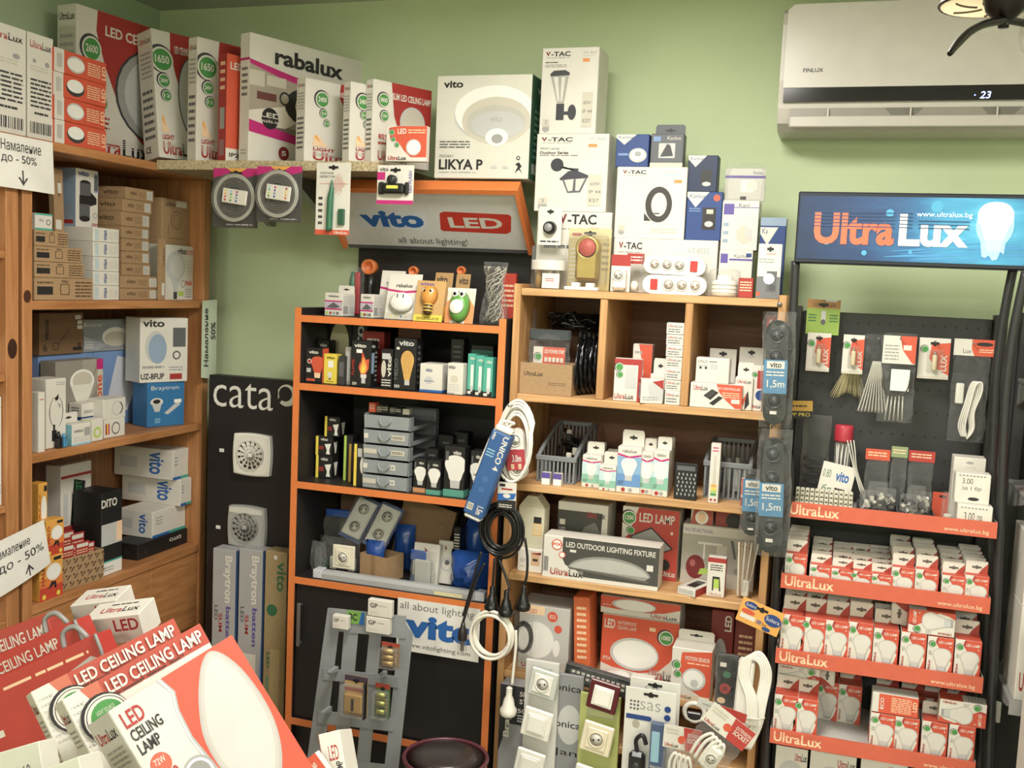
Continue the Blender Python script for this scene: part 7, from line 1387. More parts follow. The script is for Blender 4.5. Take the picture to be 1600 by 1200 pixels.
g = MB(); g.box(-.022, -.018, -L/2, .022, .018, L/2, 'plastic:e4e0d6', .005); g.build('strip_body', o)
g = MB(); g.box(-.0225, -.008, L*.30, -.0221, .008, L*.42, 'plastic:1c2440'); g.build('switch', o)
for k in range(5):
    x = .03+.006*k
    g = MB(); g.tube([(x*.6, -.01, -L*.62), (x, -.012, -L*.3), (x+.006, -.014, 0), (x+.012, -.014, L*.32), (x+.004, -.018, L*.5), (x-.02, -.02, L*(.56+.02*k)), (x-.042, -.02, L*(.50+.02*k)), (x-.045, -.02, L*.3), (x-.02, -.024, L*.05), (x-.012, -.022, -L*.3)], .0044, 'plastic:e6e2d8', 8); g.build('cable_loop', o)
g = MB(); g.tube([(.012, -.028, -L*.2), (.045, -.03, -L*.18), (.062, -.012, -L*.18)], .003, 'plastic:d0ccc0', 6); g.build('cable_tie', o)
o, w, h = blister('remote_switch_pack', 'black hang pack with a red flower and green part beside the white extension lead', 'switch', (1116, 1149, 1022, 1105), -.46, [('c', .45, .35, .10, 'R'), ('c', .45, .35, .05, 'Q'), ('c', .5, .62, .07, 'X'), ('r', .15, .76, .45, .84, 'W'), ('e', .3, .12, .2, .06, 'F')], 'paper:1c1c1d', card_t=.012); hang_hole(o, w, h)
g = bag_mesh(w*1.1, h*1.05, .03, 'bag:ffffff', 140); b_ = g.build('clear_bag', o); b_.location = (0, -.022, -.002)

# ---------------------------------------------------------------- socket show boards in front of the oak unit
zt = atY(840, 1078, -.475).z
X0, X1 = xcol(782, -.475, .35), xcol(902, -.475, .35)
sb_ = carton('strip_light_carton', 'tall black and silver LED strip carton standing behind the switch samples', 'box', ((X0+X1)/2, -.475, FLOOR+.0006), X1-X0, .06, zt-FLOOR, 'paper:8f8f90', {'f': [('r', 0, .72, 1, 1, 'paper:2a2a2c'), ('p', [(.12, .72), (0, .5), (0, .72)], 'paper:2a2a2c'), ('t', 'SMD LED', .26, .93, .62, .965, 'W', .01), ('t', 'STRIP', .26, .875, .50, .91, 'W', .01), ('t', '50', .24, .81, .34, .84, 'W', .01), ('tu', 'Bray', .06, .62, .16, .80, 'W', .0), ('l', .24, .74, .40, .80, 3, 'S'), ('t', 'Jan', .55, .44, .95, .50, 'k', .0)]})
def board(label, x0, x1, yt, Y, key, art, d=.012, name='sample_board'):
    z = atY((x0+x1)/2, yt, Y).z; X0, X1 = xcol(x0, Y, z), xcol(x1, Y, z)
    return carton(name, label, 'board', ((X0+X1)/2, Y, FLOOR+.0006), X1-X0, d, z-FLOOR, key, {'f': art}, flap=False)
board('clear and white show board with switch samples and black lettering', 822, 874, 1034, -.52, 'paper:c9c8c2', [('t', 'UltraLux', .3, .955, .8, .97, 'g', .0)])
board('grey show board with a bulb picture and black lettering between the samples', 866, 912, 1055, -.505, 'paper:8a8b8c', [('t', 'onica', .05, .90, .95, .94, 'k', .01), ('e', .6, .70, .4, .12, 'S'), ('t', 'onica', .1, .68, .98, .72, 'k', .01), ('t', 'Jan', .1, .50, .9, .55, 'k', .0)])
board('lime green show board carrying the dark red switch and cream socket', 907, 970, 1087, -.535, 'paper:a9b060', [('r', .2, .86, .85, .91, 'g'), ('r', .22, .865, .83, .905, 'paper:b5bb80')])
SG = 'switch and socket samples on show boards'
plate('wall_socket', 'white glass-framed wall socket on the first show board', 848, 1069, -.545, .082, 'socket', 'plastic:c5cac2', 'plastic:e9e6dc', roll=.16, group=SG)
plate('light_switch', 'white light switch below the white wall socket', 838, 1132, -.55, .086, 'switch', roll=.16, cat='light switch', group=SG)
plate('light_switch', 'white light switch at the very bottom below the other white one', 826, 1196, -.555, .086, 'switch', roll=.16, cat='light switch', group=SG)
plate('light_switch', 'white light switch with a dark red frame on the lime board', 942, 1089, -.56, .086, 'switch', 'plastic:5a1a20', 'plastic:e9e6dc', roll=.16, cat='light switch', group=SG)
plate('wall_socket', 'cream wall socket on the lime board', 932, 1155, -.56, .088, 'socket', 'plastic:e0d6b8', roll=.16, group=SG)
plate('light_switch', 'white switch cut off by the bottom edge below the cream socket', 918, 1222, -.56, .086, 'switch', roll=.16, cat='light switch', group=SG)
# RGB controller pack lying above
p = atY(930, 1062, -.47)
o = carton('remote_pack', 'dark remote control with white keys in a long clear pack above the samples', 'remote', (atY(932, 1060, -.47).x, -.47, ZY), .20, .025, .055, 'paper:2a2e2c', {'f': [('r', .1+.075*i, .35+.25*j, .15+.075*i, .5+.25*j, 'W') for i in range(11) for j in range(2)] + [('c', .08, .3, .08, 'R'), ('c', .16, .2, .08, 'R')]}, roll=.13, flap=False)
g = bag_mesh(.22, .062, .04, 'bag:ffffff', 150); b_ = g.build('clear_bag', o); b_.location = (0, -.01, -.002)
o = empty('motion_lamp', (xcol(967, YO+.05, .5), YO+.05, ZY)); tag(o, 'round clear and white ceiling lamp lying before the waterproof lamp carton', 'lamp')
g = MB(); g.lathe([(.046, .001), (.047, .012), (.042, .022), (.03, .03), (.002, .032)], 'plastic:d9d4cc', 26); g.build('dome', o)
g = MB(); g.lathe([(.048, .0), (.049, .006), (.048, .010)], 'plastic:b9b0a8', 26); g.build('rim', o)
carton('pattern_pack', 'pale pack with red and green dots beside the round lamp', 'box', (xcol(1005, YO+.03, .45), YO+.03, ZY), .07, .03, .035, 'W', [('c', .15+.17*i, .3+.35*(i % 2), .1, ['R', 'X', 'R', 'g', 'R'][i]) for i in range(5)], flap=False)
# motion sensor carton on the shelf front
o = bk('sensor_carton', 'orange and white carton with a round motion sensor picture', 'box', 1046, 1108, 1015, YO+.004, ZY, .085, body='W', art={'f': [('p', [(.25, .92), (1, 1), (1, 0), (.4, .25), (.2, .5)], 'N'), ('t', 'MOTION SENSOR', .34, .78, .95, .86, 'W', .01), ('l', .4, .70, .95, .75, 1, 'F'), ('bd', .14, .66, .08, ''), ('bd', .18, .48, .07, ''), ('e', .58, .42, .30, .22, 'S'), ('e', .57, .42, .25, .18, 'q'), ('e', .60, .34, .1, .08, 'S'), ('r', 0, 0, 1, .10, 'paper:dcc8a8'), ('ux', .2, .02, .55, .09, 'R', 'k', None)]}, tab=.03)
o['label'] = 'orange and white carton with a round motion sensor picture at the lowest oak shelf'
# low stand that carries the front row
ls = empty('low_goods_stand', (xcol(1080, -.60, .1), -.52, FLOOR)); tag(ls, 'low wooden stand carrying the hang packs before the oak unit', 'stand')
sx0, sx1 = xcol(975, -.60, .15), xcol(1190, -.60, .15); zs = atY(1080, 1262, -.60).z
c = ls.location; g = MB(); g.box(sx0-c.x, -.11, zs-.02-FLOOR, sx1-c.x, .06, zs-FLOOR, OAKX); g.build('top_board', ls)
for x in (sx0+.01, sx1-.03):
    g = MB(); g.box(x-c.x, -.10, 0, x+.02-c.x, .05, zs-.0205-FLOOR, OAKZ); g.build('side_board', ls)
zs += .0006
def standcard(name, label, cat, x0, x1, yt, Y, key, art, d=.003, group=None, roll=0):
    z = atY((x0+x1)/2, yt, Y).z; X0, X1 = xcol(x0, Y, z), xcol(x1, Y, z); w, h = X1-X0, z-zs
    o = carton(name, label, cat, ((X0+X1)/2, Y, zs), w, d, h, key, {'f': art}, flap=False, roll=roll, group=group); return o, w, h
sas = [('t', 'sas', .30, .80, .70, .88, 'g', -.005)] + [('c', .12+.07*i, .80+.035*j, .011, 'D') for i in range(3) for j in range(3)] + [('r', .04, .70, .5, .745, 'V'), ('e', .5, .7225, .04, .0225, 'V'), ('c', .84, .84, .03, 'V'), ('c', .84, .76, .03, 'V'), ('c', .84, .68, .03, 'P'), ('c', .24, .66, .035, 'paper:a8a290')]
o, w, h = standcard('switch_blister', 'white hang pack with dotted grey logo and black plug-in switch, front one', 'switch', 978, 1058, 1078, -.575, 'paper:d4d2ca', sas)
g = MB(); g.box(-w*.34, -.03, h*.02, -w*.02, -.001, h*.42, 'plastic:1a1a1c:0.3', .01); g.build('black_switch', o)
g = MB(); g.tube([(-w*.18, -.016, h*.40), (-w*.22, -.016, h*.52), (-w*.10, -.016, h*.58), (-w*.02, -.016, h*.50)], .006, 'plastic:1a1a1c', 8); g.build('cord_loop', o)
g = MB(); g.lathe([(.010, 0), (.009, .002), (.003, .003)], 'plastic:3a3a3c', 14, c=(-w*.18, -.0302, h*.30), axis='y'); g.build('button', o); hang_hole(o, w, h)
o, w, h = standcard('switch_blister', 'white hang pack with dotted grey logo standing behind the front one', 'switch', 985, 1064, 1063, -.545, 'paper:d4d2ca', [('c', .84, .88, .03, 'V'), ('t', 'sas', .3, .88, .6, .94, 'g', -.005)]); hang_hole(o, w, h)
o, w, h = standcard('socket_blister', 'blue edged clear pack beside the black plug-in switch', 'switch', 1017, 1042, 1132, -.60, 'paper:2a4a7c', [('r', .1, .5, .6, .9, 'Z'), ('t', 'bticino', .1, .42, .9, .46, 'W', .0), ('l', .1, .1, .9, .35, 5, 'U')], d=.02); g = bag_mesh(w*1.06, h*1.04, .034, 'clear:ffffff', 155); b_ = g.build('clear_cover', o); b_.location = (0, -.02, 0)
for i, (cx, cy, hw, hh, rl, yb, lb) in enumerate(((1066, 1154, 30, 18, .03, 1225, 'bagged white extension socket with a red and white header, the straight one'), (1138, 1135, 40, 18, .55, 1215, 'bagged white extension socket with a red and white header, the slanted one'))):
    Y = -.615-.065*i; p = atY(cx, cy, Y); o = empty('extension_socket_bag', p); o.rotation_euler = (0, rl, 0); tag(o, lb, 'extension lead', 'bagged extension sockets')
    s = (atY(cx+hw, cy, Y).x-p.x); hz = p.z-atY(cx, cy+hh, Y).z
    g = MB(); g.box(-s, -.001, -hz, s, .001, hz, 'W'); words = []
    draw([('p', [(.52, 1), (1, 1), (1, 0), (.60, 0), (.55, .5)], 'paper:b8342c'), ('t', 'EXTENSION', .64, .62, .98, .78, 'W', .01), ('t', 'SOCKET', .64, .36, .98, .58, 'W', .02), ('c', .50, .44, .18, 'N'), ('ux', .05, .06, .42, .22, 'R', 'k', None), ('l', .06, .6, .4, .9, 2, 'O')], 2*s, 2*hz, lambda U, V, e: (-s+U*2*s, -.0012-e, -hz+V*2*hz), g, words); hc = g.build('header_card', o)
    for t in words: t.build('lettering', hc)
    dwn = (p.z-max(zs+.004, atY(cx, yb, Y).z)); H = max(.06, dwn-hz)
    g = bag_mesh(2*s*.95, H, .06, 'bag:ffffff', 160+i); b_ = g.build('clear_bag', o); b_.location = (0, -.03, -hz-H)
    for k in range(4):
        g = MB(); g.tube([(-s*.5+.014*k, -.004*k, -hz-H*.9), (-s*.55+.014*k, -.004*k, -hz-H*.4), (-s*.3+.012*k, -.004*k, -hz-H*.12), (-s*.1+.012*k, -.004*k, -hz-H*.35), (-s*.08+.013*k, -.004*k, -hz-H*.85)], .0045, 'plastic:e6e2d8', 7); g.build('white_cable', o)
    if i == 1:
        g = MB(); g.box(-s*.1, -.02, -hz-H*.95, s*.55, .01, -hz-H*.25, 'plastic:e6e2d8', .01); g.build('socket_body', o); socket_face(o, s*.22, -hz-H*.6, s*.26, -.0202, 'plastic:e6e2d8', 'k')
o, w, h = blister('header_pack', 'narrow clear pack with a red header lying slanted above the bagged sockets', 'bag', (1086, 1165, 1102, 1117), -.56, [('r', .45, 0, 1, 1, 'paper:b8342c'), ('l', .1, .3, .4, .7, 1, 'g')], 'paper:c5c3bc'); o.rotation_euler = (0, .2, 0)
# white socket set peeking out behind
o = empty('cable_gland', (xcol(1082, -.5, .3), -.5, atY(1080, 1128, -.5).z)); tag(o, 'grey and white looped socket part behind the bagged extension sockets', 'connector')
g = MB(); g.tube(ring_pts((0, 0, .03), .028, 24, ry=.9), .007, 'plastic:d6d2c8', 8, True); g.build('white_loop', o); g = MB(); g.box(-.02, -.006, .0, .02, .006, .03, 'plastic:2a2a2c', .003); g.build('black_core', o)

# ---------------------------------------------------------------- battery stand in front of the cabinet door
YG = -.62
def G(px_, py_, dy=0): return atY(px_, py_, YG+dy)
bs0 = empty('battery_stand', G(560, 1195)); tag(bs0, 'grey sheet metal display stand with battery packs leaning before the cabinet doors', 'display stand')
c = bs0.location; GK = 'paint:8f9396:0.4'
def sheet(name, pts, th=.003, dy=0, key=GK):
    q = [G(x, y, dy)-c for x, y in pts]; g = MB(); n = len(q)
    vs = [(v.x, v.y, v.z) for v in q]+[(v.x, v.y+th, v.z) for v in q]
    g.add(vs, [tuple(range(n)), tuple(range(2*n-1, n-1, -1))]+[(i, (i+1) % n, n+(i+1) % n, n+i) for i in range(n)], key); return g.build(name, bs0)
sheet('side_rail', [(512, 950), (533, 953), (503, 1200), (478, 1200)])
sheet('side_rail', [(626, 966), (645, 990), (622, 1205), (600, 1205)])
sheet('upright', [(540, 955), (562, 957), (541, 1200), (520, 1200)]); sheet('upright', [(580, 960), (598, 962), (577, 1202), (556, 1200)])
for i, (y0, y1) in enumerate(((950, 985), (1044, 1062), (1110, 1130), (1182, 1200))):
    sh_ = (y0-950)*.125
    sheet('crossbar', [(516-sh_, y0), (634-sh_, y0+13), (634-sh_, y1+13), (516-sh_, y1)], .003, -.0035)
for (x, y) in ((527, 1048), (556, 1112), (600, 1122), (517, 1110), (524, 1052), (603, 1055)):
    p = G(x, y)-c; g = MB(); g.prism([(p.y-.004, p.z), (p.y-.055, p.z+.012), (p.y-.055, p.z+.016), (p.y-.004, p.z+.016)], p.x-.006, p.x+.006, GK, 'yz'); g.build('peg_bracket', bs0)
g = MB(); 
for sx in (496, 622): pass
ft = [G(478, 1200)-c, G(622, 1205)-c]
for i, v_ in enumerate(ft):
    g = MB(); g.box(v_.x-.004, v_.y, FLOOR-c.z, v_.x+.02, v_.y+.003, v_.z+.004, GK); g.build('foot', bs0)
g = MB(); a = G(544, 952)-c; b = G(570, 976)-c; g.box(a.x, a.y-.0065, b.z, b.x, a.y-.0045, a.z, 'paper:6ea23c'); draw([('p', [(.7, 0), (1, 0), (1, 1), (.85, 1)], 'B'), ('t', '3C', .12, .25, .6, .8, 'k', .03)], b.x-a.x, a.z-b.z, lambda U, V, e: (a.x+U*(b.x-a.x), a.y-.0066-e, b.z+V*(a.z-b.z)), g, g); g.build('brand_plate', bs0)
def batt(label, x0, x1, yt, yb, dy, key, art, d=.02, name='battery_pack'):
    p0 = G(x0, yb, dy); p1 = G(x1, yb, dy); pt = G((x0+x1)/2, yt, dy); pm = G((x0+x1)/2, yb, dy)
    o = carton(name, label, 'batteries', (pm.x, pm.y, pm.z), p1.x-p0.x, d, pt.z-pm.z, key, {'f': art}, flap=False); return o, p1.x-p0.x, pt.z-pm.z
gpa = [('t', 'GP', .10, .50, .42, .78, 'k', .02), ('l', .46, .6, .8, .72, 1, 'g'), ('l', .1, .1, .5, .3, 2, 'O')]
batt('lower white battery carton on the battery stand', 571, 608, 965, 990, -.032, 'W', gpa)
batt('upper white battery carton stacked on another on the battery stand', 574, 611, 938, 964, -.032, 'W', gpa)
batt('small white battery carton at the pine side of the battery stand', 519, 543, 962, 983, -.03, 'W', gpa)
for i, (x0, x1, yt, yb, key, lb) in enumerate(((595, 623, 1004, 1043, 'paper:8a6a4a', 'brown battery blister hanging high on the battery stand'), (537, 573, 1056, 1119, 'paper:b8924e', 'gold and black battery blister in the middle of the battery stand'), (585, 608, 1068, 1122, 'paper:4a6a3c', 'green battery blister with three cells on the battery stand'))):
    o, w, h = batt(lb, x0, x1, yt, yb, -.06, key, [('r', 0, .86, 1, 1, 'paper:a03a2c' if i != 1 else 'paper:4a3a4c'), ('r', 0, .62, 1, .70, 'paper:a03a2c') if i == 1 else ('l', .1, .2, .9, .6, 4, 'I'), ('t', 'UDO' if i == 1 else 'GP', .3, .03, .9, .13, 'k', .0)], d=.002, name='battery_blister')
    if i == 1:
        g = MB(); g.box(-w*.4, -.022, h*.14, w*.4, -.001, h*.6, 'plastic:b08a48', .004); g.box(-w*.06, -.0225, h*.2, w*.06, -.022, h*.5, 'k'); g.build('square_battery', o)
        g = MB(); g.box(w*.42, -.02, 0, w*.5, -.001, h*.9, 'plastic:1c1c1c', .002); g.build('black_edge', o)
    else:
        for k in range(3):
            g = MB(); g.lathe([(w*.16, -w*.3), (w*.17, -w*.26), (w*.17, w*.26), (w*.08, w*.3)], 'metal:9aa04a' if i == 2 else 'metal:a88a50', 12, c=(0, -w*.18, h*(.22+.24*k)), axis='x'); g.build('cell', o)
    g = MB(); g.box(-w*.48, -.03, h*.04, w*.48, -.0015, h*.82, 'clear:ffffff', .004); g.build('clear_cover', o); hang_hole(o, w, h)
# dark round lamp with a paper tag at the bottom edge
p = atY(695, 1215, -.75)
o = empty('round_lamp_carton', (p.x, -.75, FLOOR)); tag(o, 'round dark tub with dark red rim and paper tag at the bottom edge', 'tub')
zt = atY(695, 1180, -.75).z-FLOOR; R = .115
g = MB(); g.lathe([(R*.9, 0.001), (R*.97, zt*.9), (R, zt-.01), (R*.9, zt-.012)], 'plastic:2a2022', 30); g.build('tub_body', o)
g = MB(); g.tube(ring_pts((0, 0, zt-.006), R, 32, 'xy'), .006, 'plastic:5c2a34', 8, True); g.build('red_rim', o)
g = MB(); g.lathe([(R*.92, zt-.004), (R*.6, zt+.008), (R*.1, zt+.014)], 'plastic:37302e:0.3', 28); g.build('dark_lid', o)
g = MB(); g.box(-.03, -R*.75, zt+.012, .03, -R*.45, zt+.0128, 'paper:d8d2bc'); t_ = g.build('paper_tag', o); t_.rotation_euler = (.12, 0, .2)
# ---------------------------------------------------------------- bulb boxes on the rack
ORD = ['first', 'second', 'third', 'fourth', 'fifth', 'sixth', 'seventh', 'eighth', 'ninth']
BART = [('p', [(.42, 1), (1, 1), (1, 0), (.72, 0), (.86, .14), (.95, .34), (.86, .48), (.62, .64), (.44, .72), (.30, .86), (.34, .97)], 'paper:cc4a2e'), ('p', [(.42, .80), (.30, .86), (.36, 1), (.42, 1)], 'R'), ('t', 'LED LAMP', .40, .84, .94, .91, 'W', .015), ('r', .86, .76, .90, .79, 'W'), ('bd', .20, .80, .085, ''), ('bulb', .58, .38, .68, 'paper:b9b3ab', 'g'), ('bulb', .575, .40, .60, 'paper:d2cdc5', 'S'), ('ux', .04, .04, .14, .4, 'R', 'k', None) if False else ('tu', 'UltraLux', .05, .06, .15, .36, 'R', .0), ('l', .06, .50, .18, .62, 3, 'g')]
BS_ = [('r', 0, 0, 1, .5, 'N'), ('l', .1, .6, .9, .95, 5, 'g')]
def bulb_master(w, h, d, tab):
    b = MB(); b.box(-w/2, 0, 0, w/2, d, h, 'W', .001); ws = []
    W, H, fn = face_fn('f', w, d, h); draw(BART, W, H, fn, b, b)
    W, H, fn = face_fn('l', w, d, h); draw(BS_, W, H, fn, b, b)
    W, H, fn = face_fn('r', w, d, h); draw([('r', 0, 0, 1, .62, 'N')], W, H, fn, b, b)
    o = b.build('bulb_box')
    t = MB(); tw = w*.47; t.prism([(-tw, h), (tw, h), (tw, h+tab*.8), (tw*.9, h+tab), (-tw*.9, h+tab), (-tw, h+tab*.8)], d-.0012, d-.0004, 'W')
    hp = [(-w*.2, .42), (-w*.06, .42), (-w*.06, .36), (w*.06, .36), (w*.06, .42), (w*.2, .42), (w*.2, .58), (w*.06, .58), (0, .68), (-w*.06, .58), (-w*.2, .58)]
    t.add([(x, d-.0014, h+z*tab) for x, z in hp], [tuple(range(11))], 'paper:5a564e')
    t.add([(-tw, d-.00138, h+tab*.92), (tw, d-.00138, h+tab*.92), (tw*.9, d-.00138, h+tab), (-tw*.9, d-.00138, h+tab)], [(0,1,2,3)], 'O'); t.add([(w*.08, d-.00135, h), (tw, d-.00135, h), (tw, d-.00135, h+tab*.86), (w*.22, d-.00135, h+tab*.4)], [(0,1,2,3)], 'paper:a83a2c')
    t.build('hang_tab', o)
    f = MB(); f.box(-w/2+.0012, .001, h-.0002, w/2-.0012, d-.0016, h+.0006, 'paper:c4442a'); f.build('top_flap', o)
    return o
WB, DB = .0565, .0565
first = True
used_master = []
def row(zi, cols, n_back, h, tab, shelf_word, Y0, dstep, WB=.0565):
    z = TZ[zi]+.0003
    mst = bulb_master(WB, h, DB*.5 if dstep < .05 else DB, tab); fresh = [True]
    def inst(x, y, zz, label, grp, sc=1.0, rot=(0, 0, 0)):
        if fresh[0]: o = mst; fresh[0] = False
        else: o = copy_tree(mst)
        o.location = (x, y, zz); o.scale = (sc, 1, 1); o.rotation_euler = rot; tag(o, label, 'bulb box', grp); return o
    for i, (px_, hs, nb) in enumerate(cols):
        if hs <= 0: continue
        X = min(max(xcol(px_, Y0, z), RX0+.005+WB/2), RX1-.005-WB/2)
        o = inst(X, Y0, z, 'front bulb box on the ' + shelf_word + ' red-fronted rack tray, ' + ORD[i] + ' from the oak unit', 'front bulb boxes on the rack')
        o.scale = (1, 1, hs)
        for k in range(nb):
            yb = Y0+dstep*(k+1)
            if yb+dstep > YPB-.004: break
            q = inst(X, yb, z, 'bulb box ' + ORD[k] + ' in line behind the ' + ORD[i] + ' front box, ' + shelf_word + ' rack tray', 'queued bulb boxes behind ' + ORD[i] + ' box, ' + shelf_word + ' tray'); q.scale = (1, 1, hs*(1+rnd.uniform(-.03, .07))); q.location.z += .0016 if dstep < .05 else 0; q.rotation_euler = (rnd.uniform(-.04, .0) if dstep < .05 else 0, 0, 0)
    return inst
row(1, [(1241, 1.0, 6), (1280, .74, 6), (1314, .70, 6), (1343, .70, 6), (1375, .68, 6), (1408, .96, 6), (1445, .98, 6), (1487, .90, 6), (1523, .98, 6)], 6, .088, .034, 'upper', YR+.012, .0385)
inst2 = row(2, [(1236, 1.04, 3), (1268, 1.04, 3), (1304, 1.04, 3), (1341, 1.08, 3), (1381, 1.0, 3), (1424, 1.0, 3), (1466, .98, 3), (1509, 1.0, 3)], 3, .100, .038, 'middle', YR+.012, .058, .0625)
inst3 = row(3, [(1221, 1.0, 2), (1256, .98, 0), (1376, .92, 0), (1413, .92, 0), (1457, .92, 0), (1502, .94, 0)], 0, .104, .038, 'lowest', YR+.012, .058, .0625)
z3 = TZ[3]+.0003; z2 = TZ[2]+.0003; WB = .0625
for i, px_ in enumerate((1290, 1326)):
    inst3(xcol(px_, YR+.13, z3+.03), YR+.15, z3, 'bulb box set back in the gap of the lowest tray, ' + ['closer to the oak unit', 'closer to the grey rack'][i], 'bulb boxes farther back in the lowest tray').scale = (1, 1, 1.05)
for i, px_ in enumerate((1385, 1425, 1462, 1500)):
    inst3(min(xcol(px_, YR+.15, z3+.03), RX1-.038), YR+.16, z3, 'bulb box in the rear row of the lowest rack tray, ' + ORD[i] + ' after the gap', 'bulb boxes in the rear row of the lowest tray')
def lying(px_, py_, Y, label, left=False, back=False):
    o = inst3(0, 0, 0, label, 'bulb boxes lying on others on the rack'); p = atY(px_, py_, Y)
    o.rotation_euler = (0, PI/2 if left else -PI/2, 0); o.scale = (1, .9, 1.08); o.location = p
    return o
zt2 = z2+.100*1.0+.0012
hh = .104*1.08/2
X_ = xcol(1455, YR+.03, zt2+.03); lying(1455, 830, YR+.03, 'bulb box lying sideways on top of the middle tray boxes').location = (X_+hh, YR+.014, zt2+WB/2)
zt3 = z3+.104*.94+.0012
X_ = xcol(1503, YR+.03, zt3+.03); lying(0, 0, YR, 'bulb box lying sideways on the lowest tray boxes, closer to the grey rack', left=True).location = (X_-hh, YR+.014, zt3+WB/2)
X_ = xcol(1227, YR+.07, z3+.13); lying(0, 0, YR, 'bulb box lying sideways behind the first box of the lowest rack tray', left=True).location = (max(X_-hh+.005, RX0+.006), YR+.075, z3+.104+WB/2+.002)
ob = carton('bulb_box', 'bulb box lying with its orange printed back up, on the lowest tray boxes', 'bulb box', (xcol(1397, YR+.02, zt3), YR+.012, zt3), .115, .055, .052, 'W', {'f': [('r', .15, 0, 1, 1, 'N'), ('l', .42, .1, .86, .9, 9, 'F'), ('tu', 'ECO', .18, .2, .26, .8, 'W'), ('tu', 'LED', .88, .3, .97, .8, 'F')]})
# reflector-shaped odd first box of the upper tray keeps its own look: tall red box
# small goods on the top tray
zt0 = TZ[0]+.0003
tb = empty('terminal_block_tray', (xcol(1285, YR+.02, zt0), YR+.02, zt0)); tag(tb, 'row of pale terminal blocks in a clear tray on the top rack tray', 'terminal blocks')
g = MB(); w = xcol(1330, YR+.02, zt0)-xcol(1238, YR+.02, zt0); g.box(-w/2, -.002, 0, w/2, .075, .018, 'clear:ffffff'); g.build('clear_tray', tb)
for k in range(12):
    x = -w/2+w*(k+.5)/12
    g = MB()
    for j in range(5): g.box(x-w*.036, .002+.0145*j, .004+.010*j, x+w*.036, .0145+.0145*j, .022+.010*j, 'plastic:c5c0aa', .002)
    g.build('terminal_strip', tb)
    g = MB()
    for j in range(5): g.lathe([(.0032, .0001), (.003, .0003)], 'paper:4c473c', 8, c=(x, .002+.0145*j, .013+.010*j), axis='y')
    g.build('screw_hole', tb)['kind'] = 'stuff'
o = bk('label_card', 'white card with blue logo and green handwriting leaning on the top rack tray', 'card', 1270, 1322, 728, YR+.105, zt0+.002, .002, art=[('t', 'vito', .45, .62, .85, .85, 'B', .03), ('t', '0.80', .06, .66, .3, .84, 'X', -.005), ('t', 'бр', .12, .22, .42, .5, 'X', -.005), ('l', .5, .4, .8, .5, 1, 'k'), ('l', .2, .05, .6, .15, 2, 'X')], flap=False, roll=.16)
for o_, x0, x1 in ((0, 1338, 1402), (1, 1402, 1460)):
    X0, X1 = xcol(x0, YR+.02, zt0), xcol(x1, YR+.02, zt0); w = X1-X0; K = 'metal:77777a:0.4'
    bk_ = empty('wire_tray', ((X0+X1)/2, YR+.02, zt0)); tag(bk_, 'grey slotted tray of small connectors on the top rack tray, ' + ['beside the terminal blocks', 'beside the white battery boxes'][o_], 'tray')
    for nm, a, b in (('front_wall', (-w/2, 0, 0), (w/2, .002, .03)), ('back_wall', (-w/2, .118, 0), (w/2, .12, .035)), ('side_wall', (-w/2, .002, 0), (-w/2+.002, .118, .03)), ('side_wall', (w/2-.002, .002, 0), (w/2, .118, .03)), ('base', (-w/2+.002, .002, 0), (w/2-.002, .118, .002))):
        g = MB(); g.box(*a, *b, K)
        if nm == 'front_wall':
            for k in range(8): g.add([(-w/2+w*(k+.25)/8, -.0004, .01), (-w/2+w*(k+.8)/8, -.0004, .01), (-w/2+w*(k+.8)/8, -.0004, .02), (-w/2+w*(k+.25)/8, -.0004, .02)], [(0,1,2,3)], 'K')
        g.build(nm, bk_)
    r2 = random.Random(30+o_)
    for k in range(3):
        bw = w*.5; px_ = bk_.location.x+(-.2+.2*k)*w
        g = bag_mesh(bw, .075+.02*(k % 2), .05, 'bag:ffffff', 170+o_*5+k); b_ = g.build('connector_bag', None, (px_, YR+.03+.028*k, zt0+.003)); tag(b_, 'clear bag of grey connectors in the slotted tray ' + ['beside the terminal blocks', 'beside the white battery boxes'][o_] + ', ' + ['front', 'middle', 'rear'][k] + ' one', 'bag', 'bags of connectors on the top rack tray')
        for j in range(18):
            g = MB(); q = Vector((r2.uniform(-.34, .34)*bw, .014+r2.random()*.024, .012+r2.random()*.045)); g.box(-.008, -.005, -.005, .008, .005, .005, ['plastic:5c5c5c', 'plastic:c4c0b4', 'metal:8a8a88', 'plastic:2c2c2e'][j % 4], .001); c_ = g.build('connector', b_); c_.location = q; c_.rotation_euler = (r2.random()*3, r2.random()*3, 0)
for i, (x0, x1, yt, key, lb) in enumerate(((1345, 1385, 702, 'N', 'small bag with orange header behind the connector bags'), (1385, 1412, 698, 'paper:8a9a6a', 'small bag with pale green header behind the connector bags'), (1412, 1455, 705, 'paper:b8342c', 'bag with dark red header behind the connector bags'))):
    o, w, h = bag('parts_bag', lb, 'bag', x0, x1, yt+18, YR+.16, zt0, .03, seed=180+i, header=(.03, [('l', .1, .3, .9, .8, 2, 'F')], key))
o = carton('red_hang_card', 'orange hang card standing behind the white battery boxes on the top tray', 'card', (xcol(1470, YR+.17, zt0), YR+.17, zt0), .05, .003, .07, 'N', [('e', .5, .85, .2, .05, 'k')], flap=False)
